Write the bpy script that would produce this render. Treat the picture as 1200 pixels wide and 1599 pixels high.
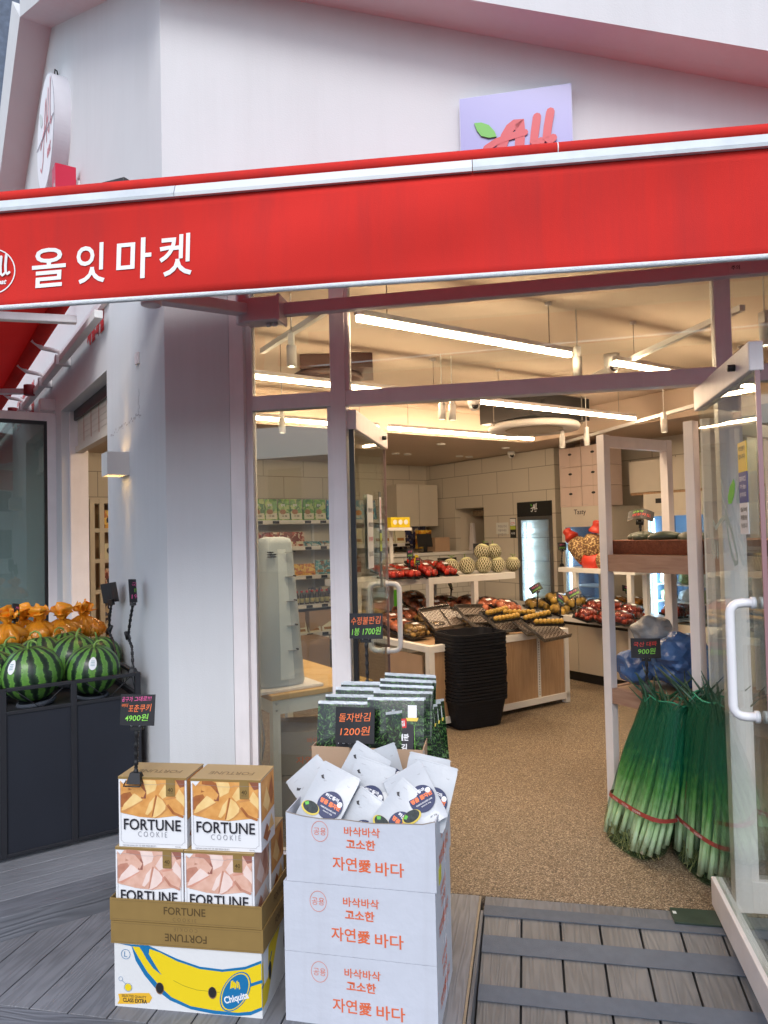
import bpy, bmesh, math, random
from mathutils import Vector, Matrix, noise
PI = math.pi
random.seed(7)
for o in list(bpy.data.objects): bpy.data.objects.remove(o)
S = bpy.context.scene
COL = S.collection
# ---------------------------------------------------------------- camera, sky, sun, exposure
FPX, PITCH, ROLL, EYE = 1110.0, 1.7, 1.3, 1.6
cam = bpy.data.cameras.new('camera'); camo = bpy.data.objects.new('camera', cam); COL.objects.link(camo)
cam.sensor_fit = 'HORIZONTAL'; cam.sensor_width = 36; cam.lens = FPX/1200*36
cam.clip_start = .05; cam.clip_end = 400
CM = Matrix.Rotation(math.radians(90+PITCH), 4, 'X') @ Matrix.Rotation(math.radians(-ROLL), 4, 'Z')
camo.matrix_world = Matrix.Translation((0, 0, EYE)) @ CM
S.camera = camo
W = bpy.data.worlds.new('World'); S.world = W; W.use_nodes = True
_n = W.node_tree.nodes; _bg = _n['Background']
_sk = _n.new('ShaderNodeTexSky'); _sk.sky_type = 'NISHITA'; _sk.sun_disc = False
SUN_EL, SUN_AZ = 42, 186
_sk.sun_elevation = math.radians(SUN_EL); _sk.sun_rotation = math.radians(SUN_AZ)
_sk.air_density = 1.0; _sk.dust_density = 1.2; _sk.ozone_density = 1.6
_hs = _n.new('ShaderNodeHueSaturation'); _hs.inputs['Saturation'].default_value = .62; W.node_tree.links.new(_sk.outputs[0], _hs.inputs['Color']); W.node_tree.links.new(_hs.outputs[0], _bg.inputs[0]); _bg.inputs[1].default_value = .145
sl = bpy.data.lights.new('sun', 'SUN'); sl.energy = 1.0; sl.angle = math.radians(25); sl.color = (1, .98, .96)
slo = bpy.data.objects.new('sun', sl); COL.objects.link(slo)
_az = math.radians(SUN_AZ); _el = math.radians(SUN_EL)
_dir = Vector((math.sin(_az)*math.cos(_el), math.cos(_az)*math.cos(_el), math.sin(_el)))   # towards the sun
slo.rotation_euler = _dir.to_track_quat('Z', 'Y').to_euler()
S.view_settings.view_transform = 'Standard'; S.view_settings.look = 'None'
S.view_settings.exposure = .76; S.view_settings.gamma = 1
S.cycles.max_bounces = 10; S.cycles.transparent_max_bounces = 24; S.cycles.diffuse_bounces = 4
S.cycles.caustics_reflective = False; S.cycles.caustics_refractive = False
S.cycles.sample_clamp_indirect = 6
# ---------------------------------------------------------------- pixel of the photograph -> point of the place
C3 = CM.to_3x3()
O = Vector((0, 0, EYE))
def ray(x, y): return (C3 @ Vector(((x-600)/FPX, -(y-799.5)/FPX, -1))).normalized()
def onz(x, y, z=0.0):
    d = ray(x, y); return O + d*((z-EYE)/d.z)
FY, FS = 3.25, .2025                                   # facade line Y = FY - FS*X
_fl = math.hypot(1, FS)
FU = Vector((1/_fl, -FS/_fl, 0)); FN = Vector((FS/_fl, 1/_fl, 0)); FA = math.atan2(-FS, 1)
F0 = Vector((0, FY, 0))
def onF(x, y, d=0.0):
    r = ray(x, y); return O + r*((F0+FN*d-O).dot(FN)/r.dot(FN))
def PF(u, d, z=0.0): return F0 + FU*u + FN*d + Vector((0, 0, z))
def fu(p): return (p-F0).dot(FU)
SA = math.radians(33.5)                                # shop axes: b to the right-back, a to the left-back
b_ = Vector((math.cos(SA), math.sin(SA), 0)); a_ = Vector((-math.sin(SA), math.cos(SA), 0))
def P(A, B, z=0.0): return a_*A + b_*B + Vector((0, 0, z))
def onA(x, y, A):
    r = ray(x, y); return O + r*((A-O.dot(a_))/r.dot(a_))
def onB(x, y, B):
    r = ray(x, y); return O + r*((B-O.dot(b_))/r.dot(b_))
def AB(p): return p.dot(a_), p.dot(b_)
# ---------------------------------------------------------------- materials
MATS = {}
def mat(name, col, rough=.6, metal=0, var=.06, scale=6, bump=0, bscale=60, emit=0, spec=.5, trans=0, alpha=1, coat=0):
    if name in MATS: return MATS[name]
    m = bpy.data.materials.new(name); m.use_nodes = True; MATS[name] = m
    N = m.node_tree.nodes; L = m.node_tree.links; b = N['Principled BSDF']
    b.inputs['Roughness'].default_value = rough; b.inputs['Metallic'].default_value = metal
    b.inputs['Specular IOR Level'].default_value = spec; b.inputs['Coat Weight'].default_value = coat
    tc = N.new('ShaderNodeTexCoord')
    if var:
        nz = N.new('ShaderNodeTexNoise'); nz.inputs['Scale'].default_value = scale; nz.inputs['Detail'].default_value = 5
        L.new(tc.outputs['Object'], nz.inputs['Vector'])
        mx = N.new('ShaderNodeMix'); mx.data_type = 'RGBA'
        mx.inputs[6].default_value = (*[c*(1-var*1.6) for c in col], 1); mx.inputs[7].default_value = (*[min(1, c*(1+var*1.6)) for c in col], 1)
        L.new(nz.outputs[0], mx.inputs[0]); L.new(mx.outputs[2], b.inputs['Base Color'])
    else: b.inputs['Base Color'].default_value = (*col, 1)
    if bump:
        n2 = N.new('ShaderNodeTexNoise'); n2.inputs['Scale'].default_value = bscale; n2.inputs['Detail'].default_value = 4
        L.new(tc.outputs['Object'], n2.inputs['Vector'])
        bp = N.new('ShaderNodeBump'); bp.inputs['Strength'].default_value = bump; bp.inputs['Distance'].default_value = .01
        L.new(n2.outputs[0], bp.inputs['Height']); L.new(bp.outputs[0], b.inputs['Normal'])
    if emit: b.inputs['Emission Color'].default_value = (*col, 1); b.inputs['Emission Strength'].default_value = emit
    if alpha < 1: b.inputs['Alpha'].default_value = alpha
    return m
def nodes(m): return m.node_tree.nodes, m.node_tree.links, m.node_tree.nodes['Principled BSDF']
def ramp(N, pts):
    r = N.new('ShaderNodeValToRGB'); e = r.color_ramp.elements
    while len(e) < len(pts): e.new(.5)
    for k, (p, c) in enumerate(pts): e[k].position = p; e[k].color = (*c, 1)
    return r
def glassy(name, tint, refl=1.0, rough=0.0, haze=0.0, hazecol=(.6, .65, .65)):
    if name in MATS: return MATS[name]
    m = bpy.data.materials.new(name); m.use_nodes = True; MATS[name] = m
    N = m.node_tree.nodes; L = m.node_tree.links; N.remove(N['Principled BSDF'])
    out = N['Material Output']; tr = N.new('ShaderNodeBsdfTransparent'); tr.inputs[0].default_value = (*tint, 1)
    gl = N.new('ShaderNodeBsdfGlossy'); gl.inputs['Roughness'].default_value = rough
    fr = N.new('ShaderNodeFresnel'); fr.inputs[0].default_value = 1.5
    mm = N.new('ShaderNodeMath'); mm.operation = 'MULTIPLY'; mm.inputs[1].default_value = refl; mm.use_clamp = True
    mx = N.new('ShaderNodeMixShader'); L.new(fr.outputs[0], mm.inputs[0]); L.new(mm.outputs[0], mx.inputs[0])
    L.new(tr.outputs[0], mx.inputs[1]); L.new(gl.outputs[0], mx.inputs[2]); last = mx
    if haze:
        df = N.new('ShaderNodeBsdfDiffuse'); df.inputs[0].default_value = (*hazecol, 1)
        nz = N.new('ShaderNodeTexNoise'); nz.inputs['Scale'].default_value = 3; nz.inputs['Detail'].default_value = 8
        tc = N.new('ShaderNodeTexCoord'); L.new(tc.outputs['Object'], nz.inputs['Vector'])
        m2 = N.new('ShaderNodeMath'); m2.operation = 'MULTIPLY'; m2.inputs[1].default_value = haze*2; L.new(nz.outputs[0], m2.inputs[0])
        mx2 = N.new('ShaderNodeMixShader'); L.new(m2.outputs[0], mx2.inputs[0]); L.new(mx.outputs[0], mx2.inputs[1]); L.new(df.outputs[0], mx2.inputs[2]); last = mx2
    L.new(last.outputs[0], out.inputs[0]); return m
# ---------------------------------------------------------------- mesh builder
_tx = {}
def text_mesh(s, bold=0.0):
    k = (s, bold)
    if k in _tx: return _tx[k]
    c = bpy.data.curves.new('t', 'FONT'); c.body = s; c.size = 1; c.align_x = 'CENTER'; c.align_y = 'CENTER'; c.offset = bold; c.resolution_u = 3
    o = bpy.data.objects.new('t', c); COL.objects.link(o)
    bpy.context.view_layer.update()
    me = bpy.data.meshes.new_from_object(o.evaluated_get(bpy.context.evaluated_depsgraph_get()))
    vs = [v.co.copy() for v in me.vertices]; fs = [tuple(p.vertices) for p in me.polygons]
    if vs:
        x0 = min(v.x for v in vs); x1 = max(v.x for v in vs); y0 = min(v.y for v in vs); y1 = max(v.y for v in vs)
        c0 = Vector(((x0+x1)/2, (y0+y1)/2, 0)); vs = [v-c0 for v in vs]; wh = (x1-x0, y1-y0)
    else: wh = (1, 1)
    bpy.data.objects.remove(o); bpy.data.curves.remove(c); bpy.data.meshes.remove(me)
    _tx[k] = (vs, fs, wh); return _tx[k]
FRONT = Matrix(((1, 0, 0, 0), (0, 0, -1, 0), (0, 1, 0, 0), (0, 0, 0, 1)))     # X->x, Y->z, Z->-y
RIGHT = Matrix(((0, 0, 1, 0), (1, 0, 0, 0), (0, 1, 0, 0), (0, 0, 0, 1)))      # X->y, Y->z, Z->x
TOP = Matrix.Identity(4)
def T(x=0, y=0, z=0): return Matrix.Translation((x, y, z))
def RZ(a): return Matrix.Rotation(a, 4, 'Z')
def RX(a): return Matrix.Rotation(a, 4, 'X')
def RY(a): return Matrix.Rotation(a, 4, 'Y')
class MB:
    def __init__(s): s.v = []; s.f = []; s.mi = []; s.sm = []; s.mats = []
    def add(s, vs, fs, m, M=None, smooth=False):
        if m not in s.mats: s.mats.append(m)
        k = s.mats.index(m); n = len(s.v)
        s.v += [(M @ Vector(v)) if M is not None else Vector(v) for v in vs]
        for f in fs: s.f.append([i+n for i in f]); s.mi.append(k); s.sm.append(smooth)
        return s
    def box(s, x0, x1, y0, y1, z0, z1, m, M=None):
        vs = [(x, y, z) for z in (z0, z1) for y in (y0, y1) for x in (x0, x1)]
        return s.add(vs, [(0, 2, 3, 1), (4, 5, 7, 6), (0, 1, 5, 4), (2, 6, 7, 3), (0, 4, 6, 2), (1, 3, 7, 5)], m, M)
    def hexa(s, p8, m, M=None):        # bottom 4 ccw, top 4 ccw
        return s.add(p8, [(3, 2, 1, 0), (4, 5, 6, 7), (0, 1, 5, 4), (1, 2, 6, 5), (2, 3, 7, 6), (3, 0, 4, 7)], m, M)
    def poly(s, pts, m, M=None): return s.add(pts, [tuple(range(len(pts)))], m, M)
    def flat(s, pts, m, M=None, z=0.0): return s.add([(p[0], p[1], z) for p in pts], [tuple(range(len(pts)))], m, M)
    def prism(s, pts, z0, z1, m, M=None):
        a = sum(pts[i][0]*pts[(i+1) % len(pts)][1]-pts[(i+1) % len(pts)][0]*pts[i][1] for i in range(len(pts)))
        if a < 0: pts = pts[::-1]
        n = len(pts); vs = [(x, y, z0) for x, y in pts]+[(x, y, z1) for x, y in pts]
        return s.add(vs, [tuple(range(n))[::-1], tuple(range(n, 2*n))]+[(i, (i+1) % n, n+(i+1) % n, n+i) for i in range(n)], m, M)
    def lathe(s, prof, n, m, M=None, smooth=True, sx=1, sy=1):
        vs = []; fs = []
        for r, z in prof: vs += [(r*math.cos(2*PI*k/n)*sx, r*math.sin(2*PI*k/n)*sy, z) for k in range(n)]
        for j in range(len(prof)-1):
            for k in range(n): fs.append((j*n+k, j*n+(k+1) % n, (j+1)*n+(k+1) % n, (j+1)*n+k))
        if prof[0][0] > 1e-5: fs.append(tuple(range(n))[::-1])
        if prof[-1][0] > 1e-5: fs.append(tuple((len(prof)-1)*n+k for k in range(n)))
        return s.add(vs, fs, m, M, smooth)
    def ball(s, r, m, M=None, n=16, rings=10, sx=1, sy=1, sz=1, smooth=True):
        return s.lathe([(max(1e-6, r*math.sin(PI*k/rings)), -r*sz*math.cos(PI*k/rings)) for k in range(rings+1)], n, m, M, smooth, sx, sy)
    def tube(s, pts, r, n, m, M=None, smooth=True, caps=True):
        pts = [Vector(p) for p in pts]; rs = r if isinstance(r, (list, tuple)) else [r]*len(pts)
        vs = []; fs = []; up = None
        for i, p in enumerate(pts):
            d = (pts[min(i+1, len(pts)-1)]-pts[max(i-1, 0)]).normalized()
            if up is None: up = Vector((0, 0, 1)) if abs(d.z) < .9 else Vector((1, 0, 0))
            x = up.cross(d); x = x.normalized() if x.length > 1e-6 else Vector((1, 0, 0)); y = d.cross(x).normalized(); up = y
            vs += [p+(x*math.cos(2*PI*k/n)+y*math.sin(2*PI*k/n))*rs[i] for k in range(n)]
        for j in range(len(pts)-1):
            for k in range(n): fs.append((j*n+k, j*n+(k+1) % n, (j+1)*n+(k+1) % n, (j+1)*n+k))
        if caps: fs.append(tuple(range(n))[::-1]); fs.append(tuple((len(pts)-1)*n+k for k in range(n)))
        return s.add(vs, fs, m, M, smooth)
    def bar(s, p0, p1, w, h, m, up=Vector((0, 0, 1)), M=None):   # square bar along p0-p1
        p0 = Vector(p0); p1 = Vector(p1); d = (p1-p0).normalized(); x = d.cross(up).normalized(); y = x.cross(d).normalized()
        q = [p+x*(sx*w/2)+y*(sy*h/2) for p in (p0, p1) for sx, sy in ((-1, -1), (1, -1), (1, 1), (-1, 1))]
        return s.add(q, [(0, 1, 2, 3), (7, 6, 5, 4), (1, 0, 4, 5), (2, 1, 5, 6), (3, 2, 6, 7), (0, 3, 7, 4)], m, M)
    def text(s, st, h, m, M, w=None, bold=.012, sx=1.0, shear=0.0):  # h = glyph block height; w = forced width
        vs, fs, (ww, hh) = text_mesh(st, bold)
        k = h/hh; kx = (w/ww) if w else k*sx
        return s.add([(v.x*kx+v.y*k*shear, v.y*k, 0) for v in vs], fs, m, M)
    def ribbon(s, pts, w, m, M=None, z=0.0, closed=False):
        pts = [Vector((p[0], p[1], 0)) for p in pts]; n = len(pts); L = []; R = []
        ws = w if isinstance(w, (list, tuple)) else [w]*n
        for i, p in enumerate(pts):
            a = pts[(i-1) % n] if (closed or i > 0) else p; c = pts[(i+1) % n] if (closed or i < n-1) else p
            d = (c-a).normalized(); nn = Vector((-d.y, d.x, 0)); L.append(p+nn*ws[i]/2); R.append(p-nn*ws[i]/2)
        vs = [(q.x, q.y, z) for q in L+R]
        fs = [(i, n+i, n+(i+1) % n, (i+1) % n) for i in range(n if closed else n-1)]
        s.add(vs, fs, m, M)
        if not closed:
            for i, d in ((0, 1), (n-1, -1)):
                c = pts[i]; s.flat([(c.x+ws[i]/2*math.cos(t*PI/4), c.y+ws[i]/2*math.sin(t*PI/4)) for t in range(8)], m, M, z+.0001)
        return s
    def disc(s, cx, cy, r, m, M=None, z=0.0, ry=None, n=28):
        return s.flat([(cx+r*math.cos(2*PI*k/n), cy+(ry or r)*math.sin(2*PI*k/n)) for k in range(n)], m, M, z)
    def ring(s, cx, cy, r, w, m, M=None, z=0.0, ry=None, n=32):
        return s.ribbon([(cx+r*math.cos(2*PI*k/n), cy+(ry or r)*math.sin(2*PI*k/n)) for k in range(n)], w, m, M, z, True)
    def build(s, name, parent=None, bev=0.0, seg=2, sub=0):
        me = bpy.data.meshes.new(name); me.from_pydata([tuple(v) for v in s.v], [], s.f)
        for m in s.mats: me.materials.append(m)
        me.polygons.foreach_set('material_index', s.mi); me.polygons.foreach_set('use_smooth', s.sm); me.update()
        o = bpy.data.objects.new(name, me); COL.objects.link(o)
        if parent is not None: o.parent = parent
        if bev:
            q = o.modifiers.new('b', 'BEVEL'); q.width = bev; q.segments = seg; q.limit_method = 'ANGLE'; q.angle_limit = math.radians(50)
        if sub: q = o.modifiers.new('s', 'SUBSURF'); q.levels = sub; q.render_levels = sub
        return o
def thing(name, label, cat, loc=(0, 0, 0), rz=0.0, group=None, rx=0.0, ry=0.0):
    o = bpy.data.objects.new(name, None); COL.objects.link(o); o.empty_display_size = .1
    o.location = loc; o.rotation_euler = (rx, ry, rz); o['label'] = label; o['category'] = cat
    if group: o['group'] = group
    return o
def tag(o, label, cat, group=None):
    o['label'] = label; o['category'] = cat
    if group: o['group'] = group
    return o
def struct(o): o['kind'] = 'structure'; return o
def dup(r, label=None, loc=None, rz=None, group=None, rot=None):
    def cp(o, par):
        c = o.copy(); COL.objects.link(c)
        if par is not None: c.parent = par
        for ch in o.children: cp(ch, c)
        return c
    c = cp(r, None)
    if loc is not None: c.location = loc
    if rz is not None: c.rotation_euler.z = rz
    if rot is not None: c.rotation_euler = rot
    if label: c['label'] = label
    if group: c['group'] = group
    return c
ORD = ['first', 'second', 'third', 'fourth', 'fifth', 'sixth', 'seventh', 'eighth', 'ninth', 'tenth', 'eleventh', 'twelfth', 'thirteenth',
       'fourteenth', 'fifteenth', 'sixteenth', 'seventeenth', 'eighteenth', 'nineteenth', 'twentieth', 'twenty-first', 'twenty-second', 'twenty-third', 'twenty-fourth']
# ================================================================ materials of the place
def streaks(m, col, amt):
    N, L, bs = nodes(m); tc = N.new('ShaderNodeTexCoord'); mp = N.new('ShaderNodeMapping'); mp.inputs['Scale'].default_value = (5, 5, .35); L.new(tc.outputs['Object'], mp.inputs[0])
    n = N.new('ShaderNodeTexNoise'); n.inputs['Scale'].default_value = 2.4; n.inputs['Detail'].default_value = 7; n.inputs['Roughness'].default_value = .65; L.new(mp.outputs[0], n.inputs['Vector'])
    n2 = N.new('ShaderNodeTexNoise'); n2.inputs['Scale'].default_value = .9; n2.inputs['Detail'].default_value = 8; L.new(tc.outputs['Object'], n2.inputs['Vector'])
    mu = N.new('ShaderNodeMath'); mu.operation = 'MULTIPLY'; L.new(n.outputs[0], mu.inputs[0]); L.new(n2.outputs[0], mu.inputs[1]); r = ramp(N, [(.22, (0, 0, 0)), (.42, (amt, amt, amt))]); L.new(mu.outputs[0], r.inputs[0])
    old = bs.inputs['Base Color'].links[0].from_socket; mx = N.new('ShaderNodeMix'); mx.data_type = 'RGBA'; L.new(r.outputs[0], mx.inputs[0]); L.new(old, mx.inputs[6]); mx.inputs[7].default_value = (*col, 1); L.new(mx.outputs[2], bs.inputs['Base Color'])
WALL = mat('white_render', (.63, .645, .665), .85, var=.035, scale=2.2, bump=.12, bscale=180)
streaks(WALL, (.50, .50, .50), .20)
WALLIN = mat('inside_wall', (.66, .60, .51), .7, var=.03, scale=2)
FRAME = mat('painted_frame', (.80, .76, .77), .42, var=.05, scale=9, bump=.05)
streaks(FRAME, (.45, .40, .40), .22)
WHITE = mat('white_paint', (.76, .75, .73), .45, var=.03)
WHT = mat('white_print', (.80, .81, .84), .6, var=.02)
DARK = mat('black_plastic', (.012, .012, .014), .38, var=.1)
BLK = mat('black_ink', (.015, .015, .018), .5, var=0)
STEEL = mat('steel', (.55, .56, .57), .32, 1, var=.08)
ALU = mat('brushed_rail', (.58, .63, .67), .45, .12, var=.12, scale=14, bump=.15, bscale=40)
RED = mat('red_awning_cloth', (.60, .028, .022), .85, var=.10, scale=2.5, bump=.15, bscale=500, spec=.2)
streaks(RED, (.42, .03, .03), .7)
REDINK = mat('red_ink', (.62, .03, .03), .5, var=.05)
PINKISH = mat('shop_sign_red', (.58, .02, .06), .35, var=.04)
GREEN = mat('leaf_green', (.10, .48, .03), .4, var=.05)
CEIL = mat('ceiling_paint', (.62, .50, .40), .85, var=.03, scale=1.2)
def tiles(name, col, grout, tw, th, off=.5, gap=.012, rot=0.0):
    m = mat(name, col, .45, var=0); N, L, b = nodes(m)
    tc = N.new('ShaderNodeTexCoord'); mp = N.new('ShaderNodeMapping'); L.new(tc.outputs['Object'], mp.inputs[0])
    mp.inputs['Rotation'].default_value = (PI/2, 0, 0) if not rot else (PI/2, 0, PI/2)
    br = N.new('ShaderNodeTexBrick'); br.offset = off; br.inputs['Scale'].default_value = 1
    br.inputs['Brick Width'].default_value = tw; br.inputs['Row Height'].default_value = th; br.inputs['Mortar Size'].default_value = gap/2
    br.inputs['Mortar Smooth'].default_value = .3
    br.inputs['Color1'].default_value = (*col, 1); br.inputs['Color2'].default_value = (*[c*.94 for c in col], 1); br.inputs['Mortar'].default_value = (*grout, 1)
    sp = N.new('ShaderNodeSeparateXYZ'); cb = N.new('ShaderNodeCombineXYZ')
    L.new(tc.outputs['Object'], sp.inputs[0]); L.new(sp.outputs[1 if rot else 0], cb.inputs[0]); L.new(sp.outputs[2], cb.inputs[1])
    L.new(cb.outputs[0], br.inputs[0]); L.new(br.outputs[0], b.inputs['Base Color']); return m
TILEB = tiles('tile_along_wall', (.66, .61, .52), (.30, .27, .22), .6, .3, gap=.010, rot=1)
TILEA = tiles('tile_back_wall', (.66, .61, .52), (.30, .27, .22), .6, .3, gap=.010)
SUBWAY = tiles('small_brick_tile', (.70, .68, .62), (.35, .33, .29), .2, .075, gap=.008)
def composite(name, col, sc=(14, 1.3, 1), amp=.10):
    m = mat(name, col, .6, var=0); N, L, b = nodes(m); tc = N.new('ShaderNodeTexCoord')
    mp = N.new('ShaderNodeMapping'); mp.inputs['Scale'].default_value = sc; L.new(tc.outputs['Object'], mp.inputs[0])
    wv = N.new('ShaderNodeTexNoise'); wv.inputs['Scale'].default_value = 1.6; wv.inputs['Detail'].default_value = 1; L.new(mp.outputs[0], wv.inputs['Vector'])
    m1 = N.new('ShaderNodeMath'); m1.operation = 'MULTIPLY'; m1.inputs[1].default_value = 42; L.new(wv.outputs[0], m1.inputs[0])
    m2 = N.new('ShaderNodeMath'); m2.operation = 'SINE'; L.new(m1.outputs[0], m2.inputs[0])
    n2 = N.new('ShaderNodeTexNoise'); n2.inputs['Scale'].default_value = 2.5; n2.inputs['Detail'].default_value = 6; L.new(tc.outputs['Object'], n2.inputs['Vector'])
    mul = N.new('ShaderNodeMath'); mul.operation = 'MULTIPLY_ADD'; mul.inputs[1].default_value = amp; L.new(m2.outputs[0], mul.inputs[0]); L.new(n2.outputs[0], mul.inputs[2])
    r = ramp(N, [(.25, [c*.72 for c in col]), (.75, [c*1.25 for c in col])]); L.new(mul.outputs[0], r.inputs[0]); L.new(r.outputs[0], b.inputs['Base Color'])
    bp = N.new('ShaderNodeBump'); bp.inputs['Strength'].default_value = .55; bp.inputs['Distance'].default_value = .0015; L.new(m2.outputs[0], bp.inputs['Height']); L.new(bp.outputs[0], b.inputs['Normal'])
    return m
RAMPB = composite('ramp_board', (.125, .125, .13)); DECK = composite('deck_composite', (.175, .18, .20)); DECKD = composite('deck_edging_board', (.115, .12, .135)); DECKL = composite('platform_board', (.20, .21, .235), (1.3, 14, 1), .02); DECKE = composite('platform_edge_board', (.14, .148, .17), (1.1, 12, 12), .08); DECKB = composite('deck_border_board', (.14, .148, .17), (1.1, 12, 1), .08)
TAPE = mat('grey_grip_tape', (.095, .11, .14), .85, var=.12, scale=30, bump=.3, bscale=600)
GAP = mat('dark_gap', (.02, .02, .022), .9, var=0)
def gravel():
    m = mat('resin_gravel', (.4, .25, .12), .55, var=0); N, L, b = nodes(m); tc = N.new('ShaderNodeTexCoord')
    v = N.new('ShaderNodeTexVoronoi'); v.inputs['Scale'].default_value = 215; L.new(tc.outputs['Object'], v.inputs['Vector'])
    sp = N.new('ShaderNodeSeparateColor'); L.new(v.outputs['Color'], sp.inputs[0])
    r = ramp(N, [(0, (.06, .042, .030)), (.35, (.15, .105, .066)), (.7, (.27, .195, .125)), (1, (.52, .43, .32))]); L.new(sp.outputs[0], r.inputs[0])
    n = N.new('ShaderNodeTexNoise'); n.inputs['Scale'].default_value = 1.3; n.inputs['Detail'].default_value = 4; L.new(tc.outputs['Object'], n.inputs['Vector'])
    mx = N.new('ShaderNodeMix'); mx.data_type = 'RGBA'; mx.blend_type = 'MULTIPLY'; mx.inputs[0].default_value = .35
    L.new(r.outputs[0], mx.inputs[6]); L.new(n.outputs[0], mx.inputs[7]); L.new(mx.outputs[2], b.inputs['Base Color'])
    bp = N.new('ShaderNodeBump'); bp.inputs['Strength'].default_value = .8; bp.inputs['Distance'].default_value = .003; bp.invert = True
    L.new(v.outputs['Distance'], bp.inputs['Height']); L.new(bp.outputs[0], b.inputs['Normal']); return m
GRAVEL = gravel()
PAVE = mat('street_asphalt', (.11, .11, .115), .9, var=.2, scale=30, bump=.4, bscale=300)
GLASS = glassy('window_glass', (.93, .96, .94), 1.5, 0, .03)
DOORGLASS = glassy('door_glass', (.92, .96, .93), .42, 0, .008)
FILM = glassy('clear_film', (.95, .95, .95), 1.3, .12)
ACRYL = glassy('clear_tray_plastic', (.86, .84, .82), 1.6, .15, .12, (.55, .5, .45))
WOODP = None
def wood(name, c1, c2, sc=(2, 30, 2), rough=.5):
    m = mat(name, c1, rough, var=0); N, L, b = nodes(m); tc = N.new('ShaderNodeTexCoord')
    mp = N.new('ShaderNodeMapping'); mp.inputs['Scale'].default_value = sc; L.new(tc.outputs['Object'], mp.inputs[0])
    n = N.new('ShaderNodeTexNoise'); n.inputs['Scale'].default_value = 2.2; n.inputs['Detail'].default_value = 6; n.inputs['Distortion'].default_value = .6; L.new(mp.outputs[0], n.inputs['Vector'])
    r = ramp(N, [(.3, c1), (.7, c2)]); L.new(n.outputs[0], r.inputs[0]); L.new(r.outputs[0], b.inputs['Base Color']); return m
OAKV = wood('oak_panel', (.36, .22, .12), (.47, .31, .18), (30, 30, 2)); OAKT = wood('oak_tabletop', (.50, .30, .10), (.62, .40, .16), (2, 18, 2))
SLATW = wood('brown_shelf_board', (.30, .17, .12), (.40, .25, .18), (3, 3, 25))
CARD = mat('kraft_card', (.44, .30, .20), .8, var=.06, scale=8, bump=.1, bscale=150); CARDD = mat('kraft_card_grey', (.30, .25, .21), .8, var=.06)
# ================================================================ the setting
g = MB(); g.box(-60, 60, -60, 70, -.42, -.30, PAVE); struct(g.build('ground'))
Z1 = Vector((0, 0, 1))
# shop outline in world XY
CX = PF(fu(onF(259, 700)), 0); CX.z = 0
AC, BC = AB(CX)
g = MB()
pts = [CX, PF(6.5, 0), P(-1.5, 7.2), P(9.0, 7.2), P(9.0, BC)]
g.prism([(p.x, p.y) for p in pts], -.3, 0, GRAVEL); struct(g.build('floor'))
# deck in front of the facade: boards run at right angles to it
uE = fu(onz(745, 1500)); uA = fu(onz(25, 1563)); uB = fu(onz(87, 1569)); pitch = .147
dk = MB(); dk.box(-4.0, uE-.02, -1.06, -.002, -.02, -.012, GAP)
u = uE-.022
while u > -4.0:
    dk.box(u-pitch+.005, u, -1.0, -.003, -.01, 0, DECK); u -= pitch
dk.box(-4.0, uE-.022, -1.15, -1.004, -.012, .001, DECKB, None)
dk.box(-4.0, uE-.022, -1.16, -1.15, -.30, .001, DECKD)
dk.box(-4.0, uE-.01, -1.13, -.004, -.30, -.021, GAP)
o = dk.build('deck', bev=.0015, seg=1); struct(o); o.location = (0, FY, 0); o.rotation_euler.z = FA
# metal angle between deck and ramp
g = MB(); g.box(uE-.021, uE-.012, -1.16, -.01, -.3, .002, mat('dull_metal', (.22, .20, .17), .5, .5)); g.box(uE-.009, uE+.003, -1.16, -.12, -.3, -.002, DECKD)
o = g.build('ramp_edging'); struct(o); o.location = (0, FY, 0); o.rotation_euler.z = FA
# sloping ramp to the door
rp = MB(); RS = math.radians(8.3); RM = T(0, -.14, 0) @ RX(RS)
rp.box(uE+.004, 3.2, -.14, -.004, -.03, -.001, DECKD)
rp.box(uE+.004, 3.2, -2.1, 0, -.05, -.026, GAP, RM)
u0 = uE+.006; xs = [fu(onz(x, y)) for x, y in ((815, 1425), (874, 1432), (935, 1434), (997, 1438), (1059, 1443), (1123, 1448))]
rw = (xs[-1]-xs[0])/5; u = u0
edges = [u0]+[xs[0]+rw*k for k in range(0, 14)]
for k in range(len(edges)-1):
    rp.box(edges[k]+.004, edges[k+1]-.004, -2.1, -.002, -.022, 0, RAMPB, RM)
o = rp.build('ramp', bev=.0015, seg=1); struct(o); o.location = (0, FY, 0); o.rotation_euler.z = FA
def onramp(x, y):      # point of the ramp surface under a pixel, in facade coordinates
    n = Matrix.Rotation(FA, 4, 'Z') @ (RX(RS) @ Vector((0, 0, 1))); n.normalize(); p0 = PF(0, -.14); r = ray(x, y)
    return O + r*((p0-O).dot(n)/r.dot(n))
tp = MB()
for (ya, yb) in ((1462, 1489), (1540, 1566)):
    pa = onramp(760, ya); pb = onramp(760, yb); da = ((pa-F0).dot(FN)+.14)/math.cos(RS); db = ((pb-F0).dot(FN)+.14)/math.cos(RS)
    tp.box(uE+.01, 2.9, min(da, db), max(da, db), .0035, .006, TAPE, RM)
tp.box(uE+.006, 3.0, -.165, -.085, -.0005, .0035, TAPE)
tp.box(uE+.01, 2.9, -1.02, -.965, .0035, .006, TAPE, RM)
o = tp.build('grip_tape'); struct(o); o.location = (0, FY, 0); o.rotation_euler.z = FA
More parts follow.
